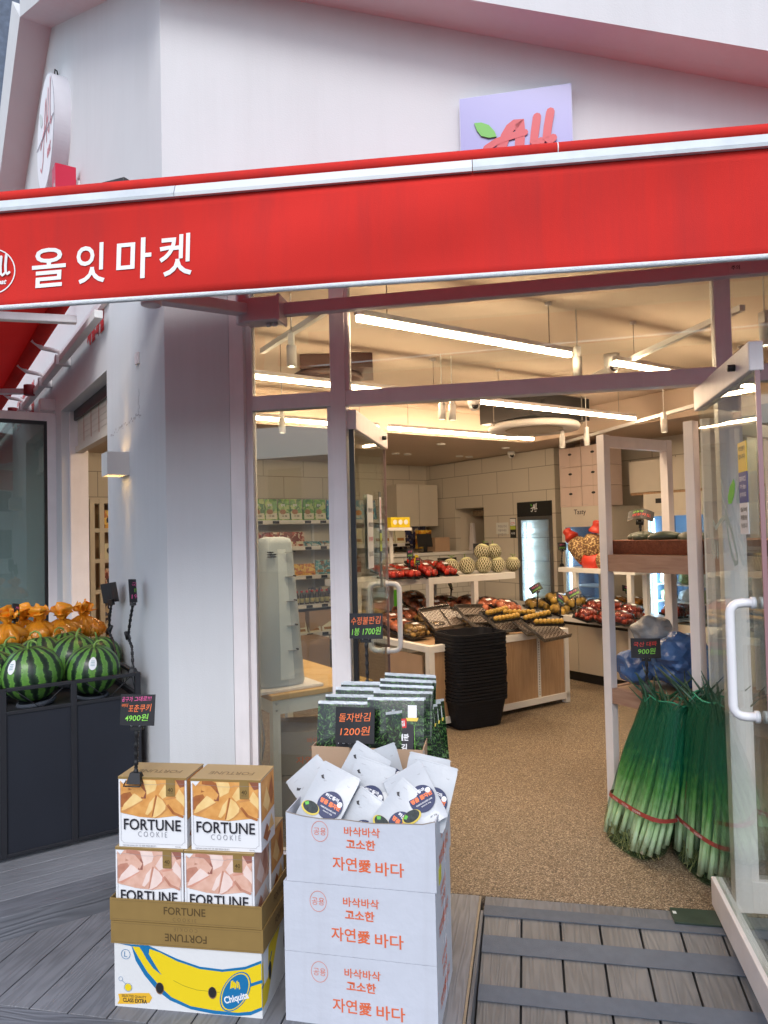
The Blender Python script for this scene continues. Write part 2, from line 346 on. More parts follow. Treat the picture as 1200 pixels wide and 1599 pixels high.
# raised platform by the left wall
pe = onz(90, 1409, .095); Ae = AB(pe)[0]
pl = MB(); k = 0; A0 = Ae
while k < 18:
    pl.box(-4.2, BC-.004, A0+.004 if k else A0, A0+.145, .03 if k else -.05, .095, DECKL if k else DECKE); A0 += .147; k += 1
pl.box(-4.2, BC-.004, Ae+.01, Ae+2.6, -.3, .028, GAP)
o = pl.build('platform', bev=.002, seg=1); struct(o); o.rotation_euler.z = SA
# ================================================================ shop building
shop = thing('shop_building', 'white rendered corner shop with slanted roof frame above its glass front', 'shop', (0, 0, 0))
HC = 2.95                                                # head of the glazing
wl = MB()
Fm = Matrix.Translation(F0) @ RZ(FA)
uC = fu(CX); uP = fu(onF(361, 800)); uR = 4.6
wl.box(uC, uP, 0, .25, .0, HC, WALL, Fm)                 # corner pilaster
wl.box(uR, 6.6, 0, .25, 0, HC, WALL, Fm)
wl.box(uC, 6.6, 0, .25, HC, 7.5, WALL, Fm)               # wall above the glazing
Sm = RZ(SA)
wl2 = MB()
tA = AC+1.0; 
tJ = AB(onB(168, 700, BC))[0]; tE = AB(onB(96, 700, BC))[0]; ZL = 2.68
wl2.box(BC, BC+.2, AC+.0, tJ, 0, 7.5, WALL, Sm); wl2.box(BC, BC+.2, tJ, 14, ZL, 7.5, WALL, Sm); wl2.box(BC, BC+.2, tE, 14, 0, ZL, WALL, Sm)
wl2.box(BC+.06, BC+.2, tE-.05, tE, 0, ZL, FRAME, Sm)
wl.build('front_wall', shop); wl2.build('side_wall', shop)
# slanted frame standing proud of the walls
fr = MB(); pr = .25
pR = [onF(800, 63), onF(1200, 137)]; s = (pR[1].z-pR[0].z)/(fu(pR[1])-fu(pR[0])); 
zc = pR[0].z+s*(uC-fu(pR[0]))
def fz(u): return zc+s*(u-uC)
pL = onB(80, 43, BC); AL = AB(pL)[0]; zL = pL.z
h = 1.6
# right run: soffit + fascia as a sloping beam along the facade
q0 = PF(uC, 0); q1 = PF(7.0, 0)
cm = (b_*-1+FN*-1); cm.normalize(); miter = cm*(pr/cm.dot(-FN))
z7 = fz(7.0)
ZV = Vector((0, 0, 1))
fr.hexa([q0+miter+ZV*zc, q1-FN*pr+ZV*z7, q1+ZV*z7, q0+ZV*zc, q0+miter+ZV*(zc+h), q1-FN*pr+ZV*(z7+h+1), q1+ZV*(z7+h+1), q0+ZV*(zc+h)], WALL)
e0 = P(AL, BC); e1 = e0-b_*pr
fr.hexa([e1+ZV*zL, q0+miter+ZV*zc, q0+ZV*zc, e0+ZV*zL, e1+ZV*(zL+.5), q0+miter+ZV*(zc+h), q0+ZV*(zc+h), e0+ZV*(zL+.5)], WALL)
pB = onB(37, 300, BC); Ab, zb = AB(pB)[0], pB.z
kk = (Ab-AL)/(zb-zL); A0f = AL+kk*(0-zL)
w_ = .55
fr.hexa([P(A0f, BC), P(A0f, BC-pr), P(A0f+w_, BC-pr), P(A0f+w_, BC), P(AL, BC, zL), P(AL, BC-pr, zL), P(AL+w_, BC-pr, zL+.5), P(AL+w_, BC, zL+.5)], WALL)
fr.build('roof_frame', shop)
# inside: floor is the setting, ceiling, walls, bulkheads
cl = MB(); cl.prism([(p.x, p.y) for p in [CX+b_*.2+FN*.25, PF(6.5, .25), P(-1.2, 7.1), P(9, 7.1), P(9, BC+.2)]], 2.9, 2.98, CEIL)
cl.box(BC+.2, 7.1, 5.98, 8.8, 2.62, 2.898, CEIL, Sm); cl.box(6.0, 7.1, -1.5, 5.978, 2.62, 2.898, CEIL, Sm)
cl.build('ceiling', shop)
WB = 6.62; WA = 8.80
iw = MB(); iw.box(BC+.2, 7.3, WA, WA+.15, 0, 2.9, TILEA, None)
o = iw.build('back_wall', shop); o.rotation_euler.z = SA
aF = AB(onB(868, 800, WB))[0]
al0 = AB(onB(757, 840, WB))[0]; al1 = AB(onB(712, 840, WB))[0]
iw = MB()
iw.box(WB, WB+.1, al1, WA-.002, 0, 2.61, TILEB); iw.box(WB, WB+.1, aF, al0, 0, 2.61, TILEB); iw.box(WB, WB+.1, al0, al1, 1.93, 2.61, TILEB); iw.box(WB, WB+.1, al0, al1, 0, .9, TILEB)
iw.box(7.1, 7.25, -2.5, aF, 0, 2.9, TILEB); iw.box(WB+.1, 7.1, aF, aF+.1, 0, 2.61, TILEA)
o = iw.build('tiled_wall', shop); o.rotation_euler.z = SA
iw = MB(); iw.box(WB+.6, WB+.7, al0-.5, al1+.5, .5, 2.3, mat('alcove_back', (.50, .34, .20), .7), Sm)
iw.box(WB+.1, WB+.6, al0-.02, al0, .9, 1.93, WALLIN, Sm); iw.box(WB+.1, WB+.6, al1, al1+.02, .9, 1.93, WALLIN, Sm); iw.box(WB+.1, WB+.6, al0-.02, al1+.02, .88, .9, WALLIN, Sm); iw.box(WB+.1, WB+.6, al0-.02, al1+.02, 1.931, 1.95, WALLIN, Sm)
iw.tube([P(al0+.25, WB+.3, 1.7), P(al0+.3, WB+.35, 1.5), P(al0+.27, WB+.3, 1.2)], .02, 8, DARK)
iw.build('alcove', shop)
iw = MB(); iw.box(WB+.25, WB+.45, al0+.05, al1-.1, 1.82, 1.90, mat('alcove_goods', (.30, .22, .14), .6, var=.5, scale=30), Sm); iw.hexa([P(al1-.18, WB+.2, 1.25), P(al1-.05, WB+.2, 1.25), P(al1-.05, WB+.25, 1.25), P(al1-.18, WB+.25, 1.25), P(al1-.14, WB+.2, 1.72), P(al1-.10, WB+.2, 1.72), P(al1-.10, WB+.25, 1.72), P(al1-.14, WB+.25, 1.72)], MATS['painted_frame']); iw.box(WB+.2, WB+.5, al0+.03, al0+.38, .9, 1.22, mat('alcove_dark', (.05, .03, .02), .5), Sm); iw.build('alcove_goods', shop)
# glazing frame (facade coordinates)
gf = MB(); d0, d1 = .02, .09
m1a = fu(onF(515, 560, .02)); m1b = fu(onF(538, 560, .02)); m2a = fu(onF(1119, 560, .02)); m2b = fu(onF(1145, 560, .02))
zt0 = onF(900, 611, .02).z; zt1 = onF(900, 586, .02).z
gf.box(uP+.001, uP+.075, -.0, .10, 0, HC, FRAME, Fm); gf.box(uP+.075, uP+.105, .03, .08, 0, HC-.002, FRAME, Fm)
for x0, x1 in ((m1a, m1b), (m2a, m2b)): gf.box(x0, x1, d0, d1, 0, HC-.001, FRAME, Fm)
for x0, x1 in ((uP+.105, m1a), (m1b, m2a), (m2b, uR)): gf.box(x0, x1, d0+.003, d1-.003, zt0, zt1, FRAME, Fm); 
gf.box(uP+.105, m1a, d0+.003, d1, 0, .11, FRAME, Fm); gf.box(m2b, uR, d0+.003, d1, .0, .13, FRAME, Fm)
gf.box(m2b, m2b+.03, d0+.01, d1, .13, zt0-.001, FRAME, Fm); gf.box(m1a-.022, m1a, d0+.01, d1-.01, .11, zt0-.001, FRAME, Fm)
gf.box(m1b, m1b+.018, d0+.01, d1-.01, zt1+.001, HC-.002, FRAME, Fm); gf.box(uR-.06, uR, d0, d1, .13, HC, FRAME, Fm)
gf.build('window_frame', shop, bev=.003)
for x0, x1, z0, z1 in ((uP+.105, m1a-.02, .11, zt0), (uP+.105, m1a, zt1, HC), (m1b+.018, m2a, zt1, HC), (m2b, uR-.06, zt1, HC), (m2b+.03, uR-.06, .13, zt0)):
    gp = MB(); gp.box(x0, x1, .05, .056, z0, z1, GLASS, Fm); gp.build('window_pane', shop)
# shutter in the side doorway and its white ledge
sh = MB(); 
for k in range(7): sh.box(BC+.12, BC+.14, tJ+.002, tE-.052, 2.38+k*.045, 2.38+k*.045+.043, WALLIN, Sm)
for k in range(5): sh.box(BC+.117, BC+.119, tJ+.25+k*.28, tJ+.257+k*.28, 2.40, 2.67, mat('rust_line', (.5, .2, .12), .7), Sm)
sh.box(BC+.10, BC+.16, tJ+.002, tE-.052, 2.33, 2.378, WALLIN, Sm); sh.box(BC+.09, BC+.11, tJ, tE-.05, 2.60, 2.679, DARK, Sm)
sh.build('roller_shutter', shop)
# ---- doors
def door_leaf(name, hinge_u, sgn_open, out, L, ztop, hcol, hz):
    # leaf modelled along +x from hinge, thickness y
    root = bpy.data.objects.new(name, None); COL.objects.link(root); root.parent = shop
    p = PF(hinge_u, .05); root.location = p
    fr = MB(); fr.box(0, L, -.022, .022, ztop-.095, ztop, FRAME); fr.build('top_rail', root, bev=.004)
    fr = MB(); fr.box(0, L, -.022, .022, .012, .13, FRAME); fr.build('bottom_rail', root, bev=.004)
    fr = MB(); fr.box(L+.0005, L+.008, -.007, .007, .131, ztop-.096, mat('edge_seal', (.30, .17, .18), .35)); fr.build('edge_seal', root)
    fr = MB(); fr.tube([(L*.8, -.045, ztop-.05), (L*.8, -.0225, ztop-.05)], .012, 8, DARK); fr.build('lock_pin', root)
    gl = MB(); gl.box(.004, L-.004, -.006, .006, .131, ztop-.096, DOORGLASS); g_ = gl.build('glass', root)
    hd = MB(); zb, zt = hz; x = L-.085; r = .015
    for s in (-1, 1):
        y0 = s*.007; y1 = s*.085
        arc = [(x, y0, zt), (x, s*.045, zt)]+[(x, y1-s*.035*(1-math.sin(t)), zt-.035*(1-math.cos(t))) for t in (0.4, .8, 1.2, PI/2)]
        bot = [(p_[0], p_[1], zb+zt-p_[2]) for p_ in arc[::-1]]
        hd.tube(arc+bot, r, 10, hcol)
        for z in (zt, zb): hd.tube([(x, y0, z), (x, s*.02, z)], .02, 10, hcol)
    hd.build('handle', root)
    return root
HND = mat('white_door_handle', (.80, .80, .84), .3, var=.02, coat=.3)
uH2 = fu(onF(1093, 640, .05)); uH1 = fu(onF(549, 650, .05))
dr = door_leaf('door', uH2, 0, True, .80, 2.185, HND, (.975, 1.345)); dr.rotation_euler.z = FA-PI/2-math.radians(.5); dr['label'] = 'right glass door leaf standing open outwards'
dl = door_leaf('door', uH1, 0, False, .84, 2.185, HND, (.93, 1.31)); dl.rotation_euler.z = FA+PI/2+math.radians(1); dl['label'] = 'left glass door leaf standing open into the shop'
# black gasket on left leaf
gk = MB(); gk.box(-.012, .003, -.012, .012, .13, 2.09, DARK); gk.build('gasket', dl)
EMB = mat('logo_film', (.27, .35, .35), .7, var=.03)
# logo and stickers on the right leaf (seen from its left side)
st = MB(); Mr = T(0, -.0075, 0) @ FRONT
def stick_logo(mb, M, m, mg, k=1.0, lw=.11):
    # script A, two l's and 'eat' drawn as strokes in a unit square
    _zc = [0.0]
    def S_(pts, w=lw): _zc[0] += .0006; mb.ribbon([(x*k, y*k) for x, y in pts], w*k, m, M, _zc[0])
    S_([(-.52, -.42), (-.40, -.52), (-.24, -.40), (-.12, -.10), (.0, .28), (.08, .50), (.16, .56), (.18, .40), (.16, .0), (.18, -.22)])
    S_([(-.50, -.05), (-.2, .06), (.1, .08), (.34, .16)])
    S_([(.42, .60), (.36, .2), (.36, -.10), (.44, -.18), (.52, -.12)]); S_([(.66, .66), (.60, .24), (.60, -.06), (.68, -.14), (.76, -.08)])
    mb.prism([(-.62*k, .62*k), (-.46*k, .60*k), (-.30*k, .46*k), (-.26*k, .30*k), (-.40*k, .30*k), (-.54*k, .40*k)], 0, .0008, mg, M)
    mb.text('eat', .20*k, m, M @ T(.42*k, -.46*k, 0), shear=.25, bold=.03)
_lm = Matrix.Translation(PF(uH2, .05)) @ RZ(FA-PI/2-math.radians(.5)); _li = _lm.inverted(); _ln = _lm.to_3x3() @ Vector((0, 1, 0)); _lo = _lm.translation
def onleaf(x, y):
    r = ray(x, y); q = _li @ (O+r*((_lo-O).dot(_ln)/r.dot(_ln))); return (q.x, q.z)
LP_ = lambda pts: [onleaf(*p) for p in pts]
st.ribbon(LP_([(1131, 752), (1133, 780), (1139, 805), (1147, 830), (1154, 860), (1156, 878), (1152, 880), (1147, 865), (1142, 840), (1138, 810)]), .022, EMB, Mr, .0002)
st.ribbon(LP_([(1138, 806), (1128, 815), (1122, 825), (1118, 815)]), .018, EMB, Mr, .0006)
st.prism(LP_([(1150, 748), (1152, 756), (1151, 772), (1147, 786), (1142, 787), (1141, 776), (1144, 760)]), 0, .001, GREEN, Mr)
for k in range(3): st.ribbon(LP_([(1116+k*4, 842+k*3), (1117+k*4, 870)]), .016, EMB, Mr, .0004)
st.build('logo', dr)
sx_0, sx_1 = onleaf(1157, 700)[0], onleaf(1170, 700)[0]
for (z0, z1, c, lines, tc) in ((onleaf(1163, 737)[1], onleaf(1163, 690)[1], (.80, .55, .05), ('카드단말기', '있니다'), BLK), (onleaf(1165, 785)[1], onleaf(1163, 737.6)[1], (.05, .07, .26), ('SERVICE', '가능', '문의하세요'), WHT), (onleaf(1167, 834)[1], onleaf(1165, 785.6)[1], (.7, .7, .72), ('실버', '재활용', '가능합니다'), BLK)):
    s_ = MB(); m = mat('sticker%.2f' % z0, c, .4, var=.03); s_.box(sx_0, sx_1, -.0095, -.0068, z0, z1, m)
    for i, l in enumerate(lines): s_.text(l, .016, tc, T((sx_0+sx_1)/2, -.0105, z1-.022-i*.027) @ FRONT, w=(sx_1-sx_0)*.75, bold=.01)
    s_.build('sticker', dr)
# notices on the left leaf
s_ = MB(); PAPER = mat('paper', (.72, .74, .70), .7, var=.03)
s_.box(.28, .42, .007, .009, 1.42, 1.80, PAPER)
s_.box(.28, .42, -.009, -.007, 1.42, 1.80, PAPER)
for i, (l, c) in enumerate((('영업시간', BLK), ('09:00-21:00', BLK), ('정기휴무', REDINK), ('일요일', BLK))): s_.text(l, .024, c, T(.35, -.0105, 1.72-i*.075) @ FRONT, w=.10)
s_.box(.60, .655, -.009, -.007, 1.30, 1.83, mat('sticker_dark', (.06, .07, .07), .5)); s_.box(.602, .653, -.011, -.0092, 1.62, 1.80, WHT); s_.box(.603, .652, -.011, -.0092, 1.50, 1.60, mat('sticker_lime', (.5, .6, .08), .5))
s_.ribbon([(.628, 1.78), (.618, 1.74), (.636, 1.72), (.625, 1.68)], .009, REDINK, T(0, -.0115, 0) @ FRONT)
s_.text('CCTV', .012, BLK, T(.6275, -.0115, 1.65) @ FRONT); s_.text('촬영중', .02, BLK, T(.6275, -.0115, 1.55) @ FRONT); s_.text('24시간', .018, WHT, T(.6275, -.0115, 1.44) @ FRONT); s_.text('녹화', .018, WHT, T(.6275, -.0115, 1.38) @ FRONT)
s_.build('notice', dl)
# side door leaf (opens outwards, dark gasket, greenish glass)
sd = bpy.data.objects.new('side_door', None); COL.objects.link(sd); sd.parent = shop; sd.location = P(AB(onB(87, 700, BC))[0], BC, .1); sd.rotation_euler.z = SA+PI
f_ = MB(); Ls = 1.25; Hs = 2.60
f_.box(0, .07, -.025, .025, 0, Hs, FRAME); f_.box(.07, Ls, -.025, .025, Hs-.07, Hs, FRAME); f_.box(.07, Ls, -.025, .025, 0, .10, FRAME); f_.box(Ls, Ls+.07, -.025, .025, 0, Hs, FRAME)
f_.build('frame', sd, bev=.004)
f_ = MB(); f_.box(.07, .095, -.018, .018, .1, Hs-.07, DARK); f_.box(.095, Ls, -.018, .018, Hs-.1, Hs-.07, DARK); f_.build('gasket', sd)
f_ = MB(); f_.box(.095, Ls, -.006, .006, .1, Hs-.1, glassy('side_glass', (.50, .60, .56), 2.2, 0, .05)); f_.build('glass', sd)
f_ = MB(); f_.box(-.17, -.11, -.03, .03, 0, 2.58, DARK); f_.box(-.10, -.02, -.03, .05, 0, 2.58, FRAME); f_.box(-.24, -.18, -.03, .03, 0, 2.56, FRAME); f_.build('jamb', sd)
f_ = MB(); f_.box(-.2, .12, -.1, .0, Hs+.03, Hs+.13, FRAME); f_.box(-.3, -.2, -.08, .0, Hs+.02, Hs+.10, mat('closer_red', (.4, .06, .08), .4)); f_.build('door_closer', sd, bev=.005)
# ================================================================ lights inside the shop
TUBE = mat('led_tube', (1.0, .74, .48), .5, var=0, emit=37)
CAN = mat('can_light', (1.0, .84, .58), .5, var=0, emit=22)
CABLE = mat('thin_cable', (.25, .23, .2), .6, var=0)
ZL_ = 2.6
def lamp(p0, p1, label, ends=(0, 0)):
    L = (p1-p0).length; c = thing('linear_pendant_light', label, 'ceiling light', (p0.x, p0.y, ZL_), SA, 'linear pendant lights inside the shop')
    m = MB(); m.box(0, L, -.014, .014, .030, .058, FRAME); m.build('housing', c)
    m = MB(); m.box(.01, L-.01, -.015, .015, .004, .0295, TUBE); m.build('tube', c)
    for k in (.12, .88):
        m = MB(); m.tube([(L*k, 0, .06), (L*k, 0, .30)], .0025, 6, CABLE, caps=False); m.lathe([(.02, .285), (.02, .30)], 10, FRAME, T(L*k, 0, 0)); m.build('cable', c)
for A, B0, B1, lb in ((2.83, 1.74, 3.21, 'nearest long LED pendant light seen through the transom window'), (2.83, 3.60, 5.2, 'LED pendant light partly hidden by the transom at the upper right'),
                      (4.2, 1.80, 3.45, 'LED pendant light behind the small upper left window pane'), (4.22, 3.69, 5.64, 'long LED pendant light hanging in front of the round air conditioner'),
                      (5.68, 1.95, 3.72, 'LED pendant light seen through the tall left window above the shelves'), (5.69, 3.84, 5.80, 'LED pendant light along the edge of the lowered ceiling at the back')):
    lamp(P(A, B0), P(A, B1), lb)
def spotlamp(x, y, z, label, h=.115, power=14):
    p = onz(x, y, z); t = thing('spotlight', label, 'spotlight', p, 0, 'cylinder spotlights on the ceiling')
    m = MB(); m.lathe([(.001, .010), (.022, .010), (.022, -.0), (.027, 0), (.027, h), (.001, h)], 20, WHITE); m.box(-.015, .015, -.03, .03, h+.001, h+.06, WHITE); m.tube([(0, 0, h+.05), (0, 0, 2.9-z)], .004, 8, WHITE, caps=False); m.build('housing', t)
    m = MB(); m.lathe([(.001, .008), (.0215, .0085)], 20, CAN); m.build('bulb', t)
    l = bpy.data.lights.new('spot', 'SPOT'); l.energy = power; l.color = (1, .78, .5); l.spot_size = 1.7; l.spot_blend = .8; l.shadow_soft_size = .04
    lo = bpy.data.objects.new('spot', l); COL.objects.link(lo); lo.parent = t; lo.location = (0, 0, -.02)
for x, y, lb in ((691, 655, 'left one of the close pair of cylinder spotlights under the transom'), (707, 656, 'right one of the close pair of cylinder spotlights under the transom'),
                 (879, 699, 'cylinder spotlight just right of the round air conditioner'), (917, 695, 'cylinder spotlight above the stacked pale cartons'), (1038, 675, 'cylinder spotlight on the track above the white rack'),
                 (903, 588, 'cylinder spotlight at the end of the nearest pendant light'), (1058, 727, 'cylinder spotlight in front of the right wall cabinet'), (1196, 540, 'cylinder spotlight at the right edge of the upper window'),
                 (456, 573, 'cylinder spotlight in the small upper left window pane'), (441, 676, 'cylinder spotlight seen at the top of the tall left window')):
    spotlamp(x, y, 2.42 if y > 600 else 2.5, lb, power=22)
for (x, y) in ((689, 693), (790, 699), (618, 708), (637, 709), (718, 712), (733, 713)):
    p = onz(x, y, 2.615); t = tag((lambda m: m.build('downlight'))(MB().lathe([(.001, 0), (.035, 0)], 16, CAN).lathe([(.036, -.012), (.05, -.012), (.05, .004)], 16, WHITE)), 'x', 'downlight', 'small downlights in the lowered ceiling'); t.location = p
    t['label'] = {689: 'small downlight below the left part of the back pendant light', 790: 'small downlight below the right end of the back pendant light', 618: 'leftmost downlight over the pale wall cabinets', 637: 'second downlight from the left over the pale wall cabinets', 718: 'left one of two small downlights above the back corner', 733: 'right one of two small downlights above the back corner'}[x]
def track(p0, p1, lb):
    m = MB(); m.bar(p0, p1, .03, .03, WHITE); tag(m.build('light_track'), lb, 'track', 'spotlight tracks')
track(onz(905, 598, 2.66), onz(1160, 480, 2.66), 'pale spotlight track behind the right part of the transom window')
track(onz(885, 690, 2.6), onz(1090, 632, 2.6), 'spotlight track below the transom above the white rack')
track(onz(410, 548, 2.7), onz(520, 478, 2.7), 'spotlight track in the small upper left window pane')
# ceiling machines
p = onz(834, 668, 2.62)
t = thing('round_air_conditioner', 'round white ceiling air conditioner hanging below a black box', 'air conditioner', p)
m = MB(); m.lathe([(.30, -.02), (.44, -.03), (.455, -.0), (.44, .03), (.2, .045)], 40, WHITE); m.lathe([(.001, -.045), (.18, -.045), (.27, -.028), (.285, -.02)], 40, mat('ac_grille', (.55, .5, .42), .6)); m.lathe([(.27, -.005), (.31, -.004)], 40, DARK); m.build('louvre_ring', t)
m = MB(); m.box(-.40, .42, -.35, .35, .05, .265, DARK, RZ(SA)); m.lathe([(.06, 0), (.06, .01)], 14, GAP, RZ(SA) @ T(-.2, -.352, .16) @ RX(PI/2)); m.build('body', t)
for s in (-1, 1): m = MB(); m.tube([(s*.43, -.2, .0), (s*.43, -.2, .27)], .005, 6, CABLE); m.box(s*.43-.02, s*.43+.02, -.22, -.18, .02, .03, DARK); m.build('hanger', t)
p = onz(512, 596, 2.74)
t = thing('ceiling_machine', 'dark round ceiling unit behind the upper left mullion', 'air conditioner', p)
m = MB(); m.lathe([(.001, 0), (.24, 0), (.27, .02), (.25, .05), (.001, .05)], 32, mat('dark_unit', (.06, .035, .03), .5)); m.box(-.18, .34, -.22, .22, .05, .155, mat('dark_unit', (.06, .035, .03), .5)); m.build('body', t)
def cctv(x, y, z, lb):
    p = onz(x, y, z); t = thing('security_camera', lb, 'camera', p)
    m = MB(); m.lathe([(.001, .09), (.05, .09), (.05, .02), (.045, 0)], 16, WHITE, RX(.0)); m.build('base', t)
    m = MB(); m.ball(.04, WHITE, T(0, 0, 0), 16, 10); m.lathe([(.001, .02), (.026, .018)], 14, DARK, T(-.0, -.028, -.012) @ RX(PI/2-.3)); m.build('lens', t)
cctv(741, 634, 2.56, 'small round security camera below the middle of the transom'); cctv(956, 575, 2.62, 'round security camera at the left end of the right pendant light'); cctv(799, 711, 2.57, 'dark dome security camera on the lowered ceiling at the back')
# ================================================================ front awning
dV = -1.15
# the front tube hangs a few degrees off the wall line
_pc = onF(600, 440, dV); _uc = fu(_pc); VANG = FA+math.radians(4.3); Vm = Matrix.Translation(Vector((_pc.x, _pc.y, 0))) @ RZ(VANG) @ T(-_uc, -dV, 0); _vn = Vm.to_3x3() @ Vector((0, 1, 0)); Vi = Vm.inverted()
def onV(x, y, off=0.0):      # pixel -> awning-front coordinates (u, d, z)
    r = ray(x, y); p = O+r*((_pc+_vn*off-O).dot(_vn)/r.dot(_vn)); return Vi @ p
def bV(m, name, par, **k): m.v = [Vm @ Vector(v) for v in m.v]; return m.build(name, par, **k)
def bF(m, name, par, **k): m.v = [Fm @ Vector(v) for v in m.v]; return m.build(name, par, **k)
pB0 = onV(0, 478); pB1 = onV(1200, 405); zB = (pB0.z+pB1.z)/2; zT = (onV(0, 334).z+onV(1200, 228).z)/2
ua0, ua1 = pB0.x-1.2, pB1.x+1.3
aw = thing('front_awning', 'red retractable awning with white lettering over the shop front', 'awning', (0, 0, 0), 0)
N_ = 90
def valf(u, k):
    return dV-.010*math.sin(u*2.1+1+k)*math.sin(PI*k*.8)-.008*math.sin(u*4.3+k*3)*math.sin(PI*k*.9)-.004*math.sin(u*9+k*2)*k*(1-.6*k)-.010*math.exp(-((u-.45)/.12)**2-((k-.5)/.3)**2)
m = MB(); vs = []; fs = []; R_ = 10
for j in range(R_+1):
    for i in range(N_+1):
        u = ua0+(ua1-ua0)*i/N_; k = j/R_; vs.append((u, valf(u, k), zT+(zB-zT)*k))
for j in range(R_):
    for i in range(N_): q = j*(N_+1)+i; fs.append((q, q+N_+1, q+N_+2, q+1))
m.add(vs, fs, RED, None, True); o = bV(m, 'valance', aw); q = o.modifiers.new('s', 'SOLIDIFY'); q.thickness = .0015; q.offset = 1
m = MB(); m.tube([(ua0+(ua1-ua0)*i/40, dV-.004, zB) for i in range(41)], .008, 10, mat('white_rope', (.72, .76, .80), .8, var=.1, scale=120, bump=.5, bscale=250)); bV(m, 'rope_hem', aw)
m = MB(); zr = zT; seams = [onV(275, 306).x, onV(738, 262).x]
us = [ua0, seams[0], seams[1], ua1]; rm = [ALU, mat('rail_clean', (.72, .75, .77), .35, .3, var=.03), ALU]
for k in range(3): m.prism([(-.060, zr-.002), (-.062, zr+.008), (-.050, zr+.036), (.03, zr+.044), (.03, zr-.004)], us[k]+.001, us[k+1]-.001, rm[k], T(0, dV+.045, 0) @ Matrix(((0, 0, 1, 0), (1, 0, 0, 0), (0, 1, 0, 0), (0, 0, 0, 1))))
bV(m, 'front_rail', aw)
m = MB(); m.tube([(ua0+(ua1-ua0)*i/30, dV+.012, zr+.052) for i in range(31)], .019, 12, RED)
m.tube([(onV(871, 228).x, dV+.012, zr+.052), (onV(872.5, 228).x, dV+.012, zr+.052)], .0195, 12, WHT, caps=False); bV(m, 'hem_roll', aw)
zK = 2.90
m = MB(); vs = []; fs = []; nu, nd = 40, 12
CLOTH = mat('awning_cloth_top', (.70, .04, .035), .8, var=.06, scale=3, bump=.2, bscale=400)
_N, _L, _b = nodes(CLOTH); _t = _N.new('ShaderNodeBsdfTranslucent'); _t.inputs[0].default_value = (.75, .05, .05, 1); _x = _N.new('ShaderNodeMixShader'); _x.inputs[0].default_value = .35
_L.new(_b.outputs[0], _x.inputs[1]); _L.new(_t.outputs[0], _x.inputs[2]); _L.new(_x.outputs[0], _N['Material Output'].inputs[0])
for j in range(nd+1):
    for i in range(nu+1):
        u = ua0+.02+(ua1-ua0-.04)*i/nu; k = j/nd; vs.append((u, dV+.02+(-.14-dV-.02)*k, zr+.079+(zK-zr-.079)*k-.02*math.sin(PI*k)))
for j in range(nd):
    for i in range(nu): q = j*(nu+1)+i; fs.append((q, q+1, q+nu+2, q+nu+1))
m.add(vs, fs, CLOTH, None, True); o = bV(m, 'canopy_cloth', aw); q = o.modifiers.new('s', 'SOLIDIFY'); q.thickness = .002
m = MB(); m.tube([(ua0+.05, -.10, zK+.01), (uR+1, -.10, zK+.01)], .045, 16, RED); bF(m, 'roller', aw)
uS = fu(onF(440, 483, -.08)); zs0 = onF(600, 480, -.08).z; zs1 = onF(600, 460, -.08).z
BARM = mat('awning_bar', (.62, .52, .56), .4, .2, var=.06)
m = MB(); m.box(fu(onF(372, 490, -.08)), uR+1, -.10, -.055, zs0, zs1, BARM); bF(m, 'torsion_bar', aw, bev=.003)
m = MB(); uj = fu(onF(405, 487, -.1)); m.box(uj-.06, uj+.11, -.16, -.054, zs0-.035, zs1+.015, BARM); m.lathe([(.03, 0), (.03, .15)], 16, BARM, T(uj-.07, -.13, zs0-.04)); m.box(uj+.105, uj+.12, -.165, -.05, zs0-.042, zs1+.022, BARM)
for k in range(2): m.lathe([(.012, 0), (.012, .02)], 8, STEEL, T(uj+.05+k*.03, -.11, zs0-.055))
bF(m, 'shoulder_bracket', aw, bev=.004)
m = MB(); pj = Vector((uj-.06, -.13, (zs0+zs1)/2)); pe = onF(236, 462, -.62); pe = Vector((fu(pe), -.62, pe.z)); m.bar(pj, pe, .07, .05, BARM); bF(m, 'arm', aw, bev=.006)
m = MB(); pf = Vector((pe.x+.15, dV+.10, zr+.01)); m.bar(pe, pf, .045, .04, BARM); m.lathe([(.04, -.04), (.04, .04)], 16, BARM, T(*pe)); bF(m, 'forearm', aw, bev=.005)
m = MB(); us_ = fu(onF(1158, 423, -.105)); m.box(us_-.045, us_+.04, -.1025, -.1008, zs0+.008, zs1-.004, mat('bar_sticker', (.66, .5, .52), .6)); m.text('주의', .018, BLK, T(us_-.02, -.104, (zs0+zs1)/2+.002) @ FRONT); bF(m, 'sticker', aw)
def conf(m): m.v = [Vector((v.x, valf(v.x, (zT-v.z)/(zT-zB))-.0042+(v.y-dV), v.z)) for v in m.v]
# lettering on the valance
m = MB(); LT = mat('lettering_white', (.80, .80, .80), .6, var=.02)
for ch, x0, x1, yt, yb in (('올', 48, 102, 386, 448), ('잇', 119, 165, 379, 443), ('마', 183, 238, 372, 437), ('켓', 251, 302, 366, 433)):
    c = onV((x0+x1)/2, (yt+yb)/2); h = abs(onV(x0, yt).z-onV(x0, yb).z); w = onV(x1, yt).x-onV(x0, yt).x
    m.text(ch, h, LT, T(c.x, dV, c.z) @ FRONT, w=w, bold=.012)
conf(m); bV(m, 'lettering', aw)
m = MB(); c = onV(-11, 423); r = .070; Mx = T(c.x, dV, c.z) @ FRONT; m.ring(0, 0, r, .004, LT, Mx); stick_logo(m, Mx @ T(-.005, .0, 0), LT, LT, .075, .12); conf(m); bV(m, 'logo', aw)
